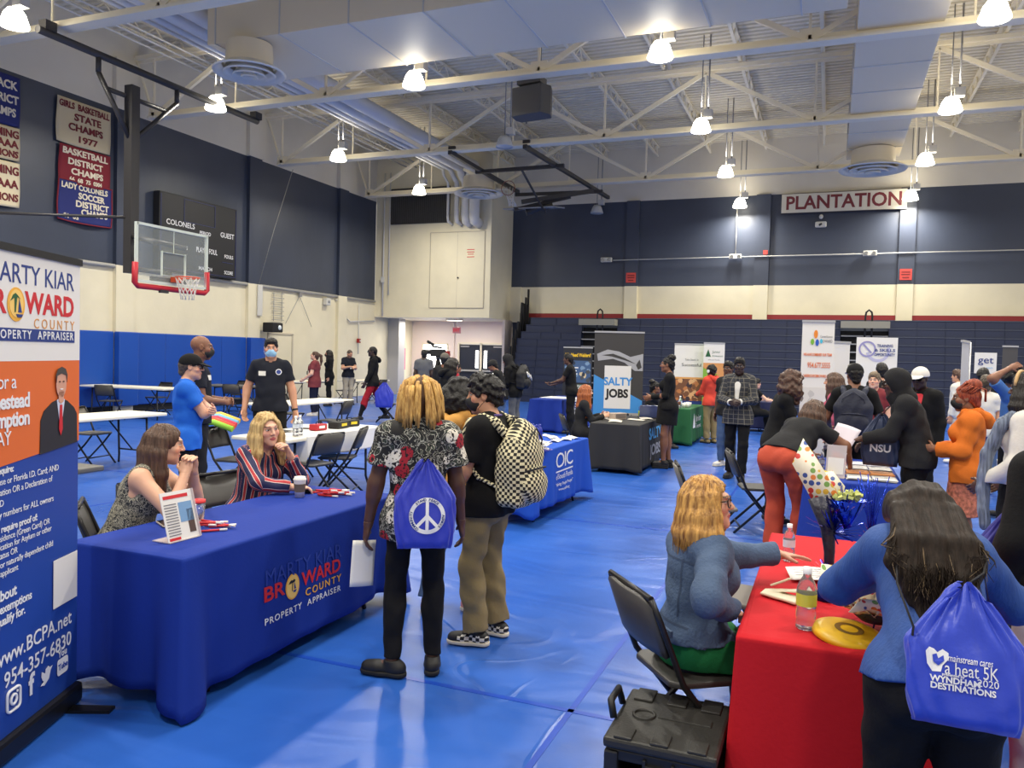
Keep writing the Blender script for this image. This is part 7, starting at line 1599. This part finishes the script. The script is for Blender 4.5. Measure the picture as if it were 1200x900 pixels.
bottle((-.045,3.08,TZ), 'half litre water bottle with a yellow green label nearest on the red cloth', 1.12, mat('label_yellow', (206,206,70), .4)); bottle((-.15,4.10,TZ), 'small water bottle at the far end of the red cloth', .9)
bottle((-5.52,7.28,.75), 'left of two water bottles on the half covered white table', 1.1); bottle((-5.53,7.37,.75), 'right of two water bottles on the half covered white table', 1.1)
bottle((-.10,7.60,TZ), 'left of two small bottles at the near edge of the leaflet table', .8); bottle((-.03,7.74,TZ), 'right of two small bottles at the near edge of the leaflet table', .8)
bottle((-2.75,15.95,.745), 'clear spray bottle on the green cloth', 1.2)
for i in range(6): bottle((-3.10+.075*(i % 2)*1.2,8.20+.09*(i//2),.745), 'royal blue capped bottle in the cluster on the OIC cloth', 1.0, mat('bottle_blue', (36,52,160), .3), 'blue bottles on the OIC cloth', mat('bottle_blue', (36,52,160)), mat('bottle_blue', (36,52,160)))
# appraiser table
t = empty('coffee_cup', (-3.22,4.30,TZ), 0, 'paper coffee cup with white lid and brown sleeve on the royal blue cloth', 'cup')
mb = MB(); mb.lathe([(0,0),(.029,0),(.041,.115),(.041,.118)], n=28); mb.build('cup_body', mat('cup_white', (232,228,220), .5), t); mb = MB(); mb.lathe([(.0335,.036),(.0395,.09)], n=28); mb.build('sleeve', mat('cup_sleeve', (112,98,82), .7), t); mb = MB(); mb.lathe([(.043,.114),(.043,.122),(.037,.128),(.036,.136),(.0,.134)], n=28); mb.build('lid', mat('cup_lid', (236,234,228), .4), t)
t = empty('brochure_holder', (-2.99,3.06,TZ), R(88), 'clear leaning holder with a county flyer on the royal blue cloth', 'brochure holder')
lean = Matrix.Rotation(R(-16), 4, 'X')
mb = MB(); mb.box((0,0,.125), (.2,.004,.25)); o = mb.build('flyer', m_paper, t, rot=(R(-16),0,0)); mb = MB(); mb.box((0,.05,.002), (.2,.12,.004)); mb.build('acrylic_foot', mat('acrylic', (226,216,214), .1, alpha=.5), t)
for nm, mm, rs in (('print_red', m_rprint, ((-.085,.07,.215,.232),(-.09,-.02,.006,.02))), ('photo_sky', mat('photo_sky', (120,160,200), .5), ((.0,.085,.09,.19),)), ('photo_dark', mat('photo_dark', (84,66,60), .5), ((.045,.085,.03,.15),)), ('text_lines', m_gryprint, tuple((-.088,-.012,.03+.014*k,.035+.014*k) for k in range(12)))):
    mb = MB()
    for x0,x1,z0,z1 in rs: mb.box(((x0+x1)/2,-.003,(z0+z1)/2), (x1-x0,.001,z1-z0))
    mb.build(nm, mm, o)
for sgn, nm in ((1,'side_clip'),): mb = MB(); mb.box((.1,-.004,.125), (.006,.02,.25)); mb.build(nm, mat('acrylic', (226,216,214)), o)
def pens(label, c, n, group, seed):
    rg = random.Random(seed)
    for i in range(n):
        mb = MB(); a = rg.uniform(-.5,.5)+R(25); x, y = c[0]+rg.uniform(-.05,.05), c[1]+rg.uniform(-.07,.07); u = Vector((math.cos(a),math.sin(a),0)); p = Vector((x,y,TZ+.006+.0115*(i % 4)))
        mb.tube([p-u*.07,p+u*.03], .006, 8); mb.cur = 1; mb.tube([p+u*.03,p+u*.07], .0063, 8); tag(mb.build('pen', [mat('pen_red', (210,44,48), .35), mat('pen_white', (234,228,222), .35)]), label, 'pen', group)
pens('red and white pen in the pile before the coffee cup', (-3.06,4.47), 14, 'pens by the coffee cup', 1); pens('red and white pen in the pile behind the brochure holder', (-3.04,3.33), 8, 'pens behind the brochure holder', 2)
t = empty('phone', (-3.33,3.28,TZ), R(60), 'dark smartphone in a pale case before the brunette woman', 'phone'); mb = MB(); mb.box((0,0,.005), (.078,.155,.01)); mb.build('case', mat('phone_case', (190,176,160), .4), t, bevel=.004); mb = MB(); mb.box((0,0,.0105), (.07,.146,.001)); mb.build('screen', mat('phone_glass', (26,26,30), .1), t)
t = empty('tumbler', (-3.16,3.33,TZ), 0, 'clear tumbler with a red lid behind the brochure holder', 'tumbler'); mb = MB(); mb.lathe([(0,0),(.03,0),(.037,.13),(.036,.13)], n=20); mb.build('cup_body', m_pet, t); mb = MB(); mb.lathe([(.039,.13),(.039,.145),(0,.15)], n=20); mb.build('lid', mat('pen_red', (210,44,48)), t)
t = empty('face_covering', (-3.28,4.46,TZ), 0, 'folded black face covering behind the coffee cup', 'mask'); F = Field(); F.ell((0,0,.012), (.06,.04,.012), None, .01); F.ell((.03,.03,.01), (.04,.03,.01), None, .01); v, f = F.mesh(.005, disp=folds(.003)); np_obj('fabric', v, f, m_mblack, t)
# half covered white table
def case(label, loc, rz, d, m, m2):
    t = empty('tool_pouch', loc, rz, label, 'pouch'); mb = MB(); mb.box((0,0,d[2]/2), d); mb.build('case_body', m, t, bevel=.012); mb = MB(); mb.box((0,-d[1]/2-.001,d[2]*.55), (d[0]*.5,.004,d[2]*.4)); mb.build('label_patch', m2, t); mb = MB(); mb.tube([(-.04,0,d[2]),(-.03,0,d[2]+.025),(.03,0,d[2]+.025),(.04,0,d[2])], .006, 6); mb.build('handle', m_kprint, t)
m_yel = mat('box_yellow', (222,196,40), .5)
case('small red first aid pouch on the white cloth', (-5.70,7.95,.75), R(85), (.20,.12,.075), mat('pouch_red', (176,34,44), .6), m_wprint); case('left of two black and yellow tool boxes on the white cloth', (-5.66,8.32,.75), R(95), (.26,.16,.085), m_kprint, m_yel); case('right of two black and yellow tool boxes on the white cloth', (-5.70,8.62,.75), R(80), (.22,.16,.085), m_kprint, m_yel)
sheet('loose pale paper on the far side of the half covered table', (-6.0,8.15,.76), (0,0,R(30)), .3, .42, .01); sheet('dark folder lying on the half covered table', (-5.98,7.55,.76), (0,0,R(75)), .24, .32, .004, mat('folder_dark', (60,60,62), .5), 'folder', 'folder')
# striped mat over a chair
t = empty('sleeping_mat', (-6.50,7.13,.82), R(20), 'bright green, red and blue rolled mat lying over a folding chair', 'mat')
for k, c in enumerate(((150,206,60),(226,90,60),(214,60,90),(120,190,226),(240,196,80))):
    mb = MB(); mb.tube([(-.22,-.10+.05*k,.03+.018*k),(.0,-.10+.05*k,.045+.018*k),(.22,-.10+.05*k,-.03+.018*k)], .034, 10); mb.build('coloured_band', mat('mat_%d' % c[0], c, .6), t)
mb = MB(); mb.tube([(-.2,-.1,.0),(-.26,-.1,-.2),(-.2,-.08,-.3)], .006, 5); mb.build('hanging_cord', mat('cord_teal', (60,150,170), .6), t)
# OIC table bits
for i, (x,y) in enumerate(((-2.88,8.55),(-2.82,8.78),(-3.0,8.85),(-2.8,9.0),(-3.1,9.0),(-2.95,8.35))): sheet('white flyer scattered on the OIC cloth', (x,y,TZ+.006), (0,0,R(17*i)), .12, .17, .02, None, 'flyer', 'flyer', group='flyers on the OIC cloth')
t = empty('paper_plate', (-2.74,7.62,TZ), 0, 'violet plate heaped with white packets at the near end of the OIC cloth', 'plate'); mb = MB(); mb.lathe([(0,.004),(.10,.004),(.14,.018),(.142,.016),(.10,.0),(0,0)], n=28); mb.build('plate_rim', mat('plate_violet', (88,84,176), .5), t)
rg = random.Random(3); mb = MB()
for k in range(16): mb.box((rg.uniform(-.08,.08),rg.uniform(-.08,.08),.02+.006*k), (.09,.06,.01), (rg.uniform(-.4,.4),rg.uniform(-.4,.4),rg.uniform(0,3)))
mb.build('packets', mat('paper_white', (236,234,228)), t)
# salty table bits
for i, (x,y,r_) in enumerate(((-3.0,11.75,10),(-3.12,12.1,40),(-2.78,12.3,80),(-2.72,12.65,20))): sheet('pale brochure on the black cloth', (x,y,TZ+.006), (0,0,R(r_)), .2, .27, .012, mat('paper_warm', (214,208,196), .6), 'brochure', 'brochure', group='brochures on the black cloth')
t = empty('display_case', (-3.1,12.25,TZ), R(70), 'low pale display box on the black cloth', 'box'); mb = MB(); mb.box((0,0,.05), (.32,.14,.10)); mb.build('box_body', mat('box_tan', (176,160,146), .6), t, bevel=.006); mb = MB(); mb.box((0,-.072,.055), (.28,.003,.07)); mb.build('printed_front', mat('ph_be', (120,110,104), .6), t)
t = empty('laptop', (-2.75,12.95,TZ), R(200), 'open dark laptop on the black cloth', 'laptop'); mb = MB(); mb.box((0,0,.009), (.33,.22,.018)); mb.build('keyboard_base', m_dark, t, bevel=.004); mb = MB(); mb.box((0,.14,.11), (.33,.012,.22), (R(-20),0,0)); mb.build('screen', mat('screen_blue', (84,96,140), .3), t)
t = empty('marker_set', (-2.9,13.05,TZ), R(40), 'lime and dark pen cup on the black cloth', 'pen cup'); mb = MB(); mb.lathe([(0,0),(.04,0),(.045,.1)], n=16); mb.build('cup_body', mat('lime', (196,214,50), .5), t); mb = MB()
for k in range(4): mb.tube([(.02*math.cos(k*1.6),.02*math.sin(k*1.6),.05),(.04*math.cos(k*1.6),.04*math.sin(k*1.6),.17)], .005, 5)
mb.build('pens', m_nprint, t)
t = empty('pink_bottle', (-2.47,12.55,.74), 0, 'pink bottle with a white cap at the corner of the black cloth', 'bottle'); mb = MB(); mb.lathe([(0,0),(.04,0),(.042,.12),(.03,.15),(.018,.16)], n=16); mb.build('bottle_body', mat('pink_plastic', (222,130,160), .35), t); mb = MB(); mb.lathe([(.022,.155),(.018,.22),(0,.22)], n=12); mb.build('cap', m_capw, t)
# green table bits
for i in range(5):
    t = empty('paper_cup', (-2.72+.06*(i % 2),16.2+.12*i,.745), 0, 'small pale cup on the green cloth', 'cup', 'cups on the green cloth'); mb = MB(); mb.lathe([(0,0),(.03,0),(.04,.09),(.038,.09),(.028,.004)], n=14); mb.build('cup_body', mat('cup_white', (232,228,220)), t)
# leaflet table
cols = ((232,230,224),(226,150,90),(214,210,206),(224,222,230)); names = ('plain white', 'orange headed', 'grey printed', 'lilac printed')
for c in range(2):
    for k in range(4):
        for j in range(3):
            sheet('%s leaflet in the %s row of stacks on the violet blue cloth' % (names[k], ('left','right')[c]), (.27+.20*c,7.34+.33*k,TZ+.005+.006*j), (0,0,R(-4+3*j)), .19, .25, .004, mat('leaf_%d' % cols[k][2], cols[k], .6), 'leaflet', 'leaflet', lines=((-.4,.1,.38),(-.4,.4,.25),(-.4,.3,.0)) if j == 2 else None, group='leaflets, %s row stack %d' % (('left','right')[c], k))
t = empty('fruit_bowl', (-.04,7.28,TZ), R(-10), 'yellow packet lying at the near left corner of the violet blue cloth', 'packet'); F = Field(); F.chain([V(-.11,0,.02),V(0,.015,.03),V(.11,0,.022)], [.02,.034,.02], k=.02); v, f = F.mesh(.006); np_obj('wrapper', v, f, m_yel, t)
t['category'] = 'packet'; t.name = 'yellow_packet'
for x, y, lb in ((.08,7.30,'clear upright sign holder nearest on the violet blue cloth'), (.12,8.05,'clear upright sign holder with an orange card on the violet blue cloth')):
    t = empty('sign_holder', (x,y,TZ), R(-12), lb, 'sign holder'); mb = MB(); mb.box((0,0,.14), (.16,.005,.28)); mb.build('acrylic_panel', mat('acrylic', (226,216,214)), t, rot=(R(-10),0,0)); mb = MB(); mb.box((0,.02,.003), (.16,.09,.006)); mb.build('foot', mat('acrylic', (226,216,214)), t); mb = MB(); mb.box((0,-.004,.1), (.13,.001,.14)); mb.build('card', m_or if y > 8 else m_paper, t, rot=(R(-10),0,0))
# red table: napkin, papers, frisbee, vase, bowl
t = empty('paper_napkin', (-.14,3.42,TZ), R(-30), 'folded cream napkin on the red cloth', 'napkin'); F = Field(); F.box((0,0,.010), (.085,.045,.007), None, .01, rd=.006); F.box((-.02,.035,.024), (.085,.028,.004), rot('y',-10) @ rot('z',20), .006, rd=.003); F.box((-.05,.06,.05), (.045,.024,.004), rot('y',-30) @ rot('z',20), .006, rd=.003); v, f = F.mesh(.004, disp=folds(.0015, 1.6)); np_obj('tissue', v, f, mat('napkin', (226,216,190), .8), t)
for i, (x,y,r_) in enumerate(((-.02,3.82,12),(.16,3.86,4),(.33,3.80,-8))): sheet(('left','middle','right')[i]+' printed folded sheet in the row across the red cloth', (x,y,TZ+.012), (R(3),0,R(r_)), .24, .17, .012, None, 'printed_sheet', 'paper', ((-.4,.4,.3),(-.4,.2,.12),(-.4,.35,-.08),(-.4,.1,-.28)))
t = empty('flying_disc', (.10,3.06,TZ), R(15), 'yellow plastic disc leaning under the dotted gift bowl', 'disc'); t.rotation_euler = (R(6), R(4), R(15)); mb = MB(); mb.lathe([(0,.028),(.09,.027),(.118,.018),(.125,.0),(.12,.0),(.112,.014),(.09,.022),(0,.023)], n=36); mb.build('disc_body', mat('disc_yellow', (232,184,34), .4), t); mb = MB(); mb.lathe([(.03,.0285),(.05,.0285)], n=24); mb.build('print_ring', mat('disc_print', (120,90,30), .5), t)
m_foil = mat('foil_blue', (30,60,190), .18, metal=.9); m_bowl = mat('bowl_dark', (34,34,52), .4, bump=(30,.4))
def tinsel(parent, c, n, r, seed, up=.0, m=None):
    rg = random.Random(seed); mb = MB()
    for i in range(n):
        a, e = rg.uniform(0,6.28), rg.uniform(-.6,1.3); d = Vector((math.cos(a)*math.cos(e), math.sin(a)*math.cos(e), math.sin(e)+up)).normalized(); s = Vector((-d.y,d.x,.2)).normalized()*.003; p = Vector(c); q = p+d*r*rg.uniform(.5,1)
        mb.add([p-s,p+s,q+s,q-s], [(0,1,2,3)], False)
    return mb.build('tinsel', m or m_foil, parent)
def leaf_paper(parent, pts, m=None, name='dotted_paper', seed=0):
    """a puffed sheet of tissue given by a fan outline"""
    mb = MB(); c = sum((Vector(p) for p in pts), Vector())/len(pts)+Vector((.0,-.012,.01)); mb.add([c]+pts, [(0, i+1, (i+1) % len(pts)+1) for i in range(len(pts))], True)
    o = mb.build(name, m or m_dots, parent); md = o.modifiers.new('s','SOLIDIFY'); md.thickness = .002; return o
t = empty('gift_bowl', (.20,3.20,TZ), 0, 'dark bowl stuffed with dotted tissue paper on the red cloth', 'bowl')
mb = MB(); mb.lathe([(0,.03),(.06,.03),(.085,.05),(.11,.10),(.105,.10),(.07,.045),(0,.04)], n=28); mb.build('bowl_body', m_bowl, t)
rg = random.Random(5)
for k in range(11):
    a = 2*PI*k/11; r0, r1 = .07, .14+.03*(k % 3); h1 = .16+.05*((k*7) % 4)/3
    u = Vector((math.cos(a), math.sin(a), 0)); s = Vector((-u.y,u.x,0))
    leaf_paper(t, [u*r0-s*.05+Vector((0,0,.06)), u*r0+s*.05+Vector((0,0,.06)), u*(r1*.95)+s*.075+Vector((0,0,.11)), u*r1+s*.03+Vector((0,0,h1)), u*(r1*.9)-s*.04+Vector((0,0,h1*.93)), u*r1-s*.075+Vector((0,0,.10))])
for k in range(5):
    a = k*1.3; u = Vector((math.cos(a)*.06, math.sin(a)*.06, 0)); leaf_paper(t, [u+Vector((-.05,-.03,.08)), u+Vector((.05,-.03,.08)), u*1.3+Vector((.04,.02,.2)), u*1.2+Vector((-.03,.03,.22))])
tinsel(t, (0,0,.06), 40, .13, 2)
t = empty('party_vase', (.03,3.50,TZ), 0, 'tall dark blue foil centrepiece with a dotted paper cone on the red cloth', 'centrepiece')
mb = MB(); mb.lathe([(0,0),(.05,0),(.052,.02),(.03,.05),(.018,.09)], n=20); mb.build('weight', m_foil, t)
mb = MB(); mb.tube([(0,0,.04),(0,0,.2),(-.01,0,.30),(-.05,.02,.42)], [.016,.022,.03,.045], 12); mb.build('stem', m_bowl, t)
tinsel(t, (0,0,.1), 60, .09, 3); tinsel(t, (.01,0,.28), 110, .13, 4, .3); tinsel(t, (.05,.0,.36), 60, .13, 6, .6)
mb = MB(); mb.lathe([(.012,0),(.075,.12),(.073,.12),(.012,.004)], (.06,.02,.30), 18); mb.build('cup_cone', m_foil, t); mb = MB()
rg = random.Random(8)
for k in range(40): mb.box((.06+rg.uniform(-.05,.05),.02+rg.uniform(-.05,.05),.425+rg.uniform(0,.025)), (.02,.012,.014), (rg.uniform(0,3),rg.uniform(0,3),0))
mb.build('shredded_paper', mat('shred', (200,206,120), .7), t)
leaf_paper(t, [(-.05,.0,.36),(.0,-.01,.36),(.03,.0,.43),(-.05,.02,.56),(-.12,.03,.66),(-.16,.03,.55)]); leaf_paper(t, [(-.03,.02,.36),(.03,.03,.36),(.05,.04,.47),(-.0,.05,.53),(-.1,.05,.5)])
t = empty('foil_spray', (.22,4.15,TZ), 0, 'blue foil spray centrepiece with thin wires behind the sleeve of the blazer', 'centrepiece'); mb = MB(); mb.lathe([(0,0),(.045,0),(.047,.03),(.02,.06)], n=18); mb.build('weight', m_foil, t); mb = MB(); rg = random.Random(6)
for k in range(16):
    a = rg.uniform(0,6.28); r_ = rg.uniform(.02,.10); mb.tube([(0,0,.05),(r_*.3*math.cos(a),r_*.3*math.sin(a),.25),(r_*math.cos(a),r_*math.sin(a),.36+rg.uniform(0,.1))], .0022, 4)
mb.build('wires', m_foil, t); tinsel(t, (0,0,.14), 60, .10, 9); leaf_paper(t, [(.0,-.03,.12),(.08,-.02,.14),(.10,.0,.22),(.02,.0,.2)], mat('paper_green', (150,180,110), .6), 'tissue')
# black rolling crate
t = empty('rolling_crate', (-.50,2.93,0), R(0), 'black ribbed plastic crate with a lid in the foreground beside the denim jacket', 'crate')
m_cr8 = mat('crate_black', (40,39,36), .5, bump=(90,.12)); m_cr9 = mat('crate_dark', (28,28,30), .5)
W, D, Hh_ = .40, .46, .34
mb = MB(); mb.box((0,0,.02), (W-.03,D-.03,.03))
for sx in (-1,1):
    for sy in (-1,1): mb.box((sx*(W/2-.03),sy*(D/2-.03),.17), (.05,.05,.30))
mb.box((0,-D/2+.03,.09), (W-.04,.02,.16)); mb.box((0,D/2-.03,.16), (W-.04,.02,.30)); mb.box((-W/2+.03,0,.16), (.02,D-.04,.30)); mb.box((W/2-.03,0,.16), (.02,D-.04,.30)); mb.box((0,-D/2+.03,.305), (W-.04,.025,.04)); mb.build('crate_body', m_cr9, t, bevel=.006)
mb = MB()
for k in range(7): mb.box((-.012+.0*k,-D/2+.012,.18+.018*k), (.07,.02,.009)); 
mb.box((-.05,-D/2+.015,.235), (.012,.02,.15)); mb.box((.05,-D/2+.015,.235), (.012,.02,.15)); mb.build('latch', m_cr9, t, bevel=.003)
mb = MB()
for sx in (-1,1): mb.box((sx*.11,-D/2+.018,.16), (.12,.016,.03))
mb.build('front_rail', m_cr8, t, bevel=.004)
mb = MB(); mb.box((0,0,.35), (W,D,.04)); mb.build('lid', m_cr8, t, bevel=.012)
for c_, d_ in [((-.13+.13*k,D/2-.06,.372),(.075,.11,.012)) for k in range(3)]+[((-.13+.13*k,-D/2+.05,.372),(.065,.085,.012)) for k in range(3)]+[((.05,.02,.371),(.2,.05,.008))]: mb = MB(); mb.box(c_, d_); mb.build('raised_rib', m_cr8, t, bevel=.004)
mb = MB(); mb.lathe([(.045,.369),(.045,.376),(.035,.376),(.035,.369)], (-.10,.0,0), 20); mb.build('lid_ring', m_cr8, t)
mb = MB(); mb.tube([(-W/2+.0,-.07,.37),(-W/2-.015,-.06,.43),(-W/2-.015,.06,.43),(-W/2,.07,.37)], .014, 8); mb.build('handle', m_cr9, t)
# video camera on a tripod
t = empty('video_camera', (-9.9,19.2,0), R(110), 'black video camera on a tripod near the left wall doorway', 'video camera')
mb = MB(); mb.box((0,0,1.72), (.16,.42,.2)); mb.tube([(0,.2,1.74),(0,.42,1.74)], .065, 12); mb.build('camera_body', m_kprint, t, bevel=.02); mb = MB(); mb.bar((0,-.1,1.86),(0,.18,1.9),.05); mb.box((.05,.22,1.98), (.06,.22,.07), (R(30),0,0)); mb.build('top_handle', m_kprint, t); mb = MB(); mb.box((0,-.26,1.70), (.14,.12,.16)); mb.build('battery', mat('alarm_red', (150,30,28)), t)
for k in range(3):
    mb = MB(); a = 2*PI*k/3+.4; mb.tube([(0,0,1.58),(.2*math.cos(a),.2*math.sin(a),.9),(.42*math.cos(a),.42*math.sin(a),.0)], [.04,.03,.022], 8); mb.build('tripod_leg', m_kprint, t)
mb = MB(); mb.tube([(0,0,1.55),(0,0,1.64)], .06, 10); mb.tube([(0,-.05,1.6),(.1,-.5,1.45)], .014, 6); mb.build('pan_head', m_dark, t)
mb = MB(); mb.box((-3.7,14.2,.5), (.5,.12,.9)); tag(mb.build('lime_panel', mat('lime', (196,214,50)), bevel=.02), 'lime green box standing behind the red haired woman', 'box')
# ------------------------------------------------------------------ camera
cam = bpy.data.objects.new('camera', bpy.data.cameras.new('camera')); C.objects.link(cam)
cam.data.sensor_width = 36; cam.data.lens = 924/1200*36; cam.data.clip_start = .05; cam.data.clip_end = 200
Mr = Matrix(((.92729652,-.03869685,.37232206),(.37335851,.02408765,-.92737436),(.0269181,.99896063,.03678419)))
cam.matrix_world = Matrix.Translation((0,0,1.72)) @ Mr.to_4x4()
bpy.context.scene.camera = cam
# ------------------------------------------------------------------ light
w = bpy.data.worlds.new('hall_light'); bpy.context.scene.world = w; w.use_nodes = True
w.node_tree.nodes['Background'].inputs[0].default_value = (1, .94, .86, 1); w.node_tree.nodes['Background'].inputs[1].default_value = AMB
vs = bpy.context.scene.view_settings
vs.view_transform = 'Standard'; vs.look = 'None'; vs.exposure = EXPO; vs.gamma = 1; vs.use_curve_mapping = False
bpy.context.scene.cycles.use_denoising = True
bpy.context.scene.cycles.max_bounces = 6; bpy.context.scene.cycles.transparent_max_bounces = 16
bpy.context.scene.cycles.sample_clamp_indirect = 6
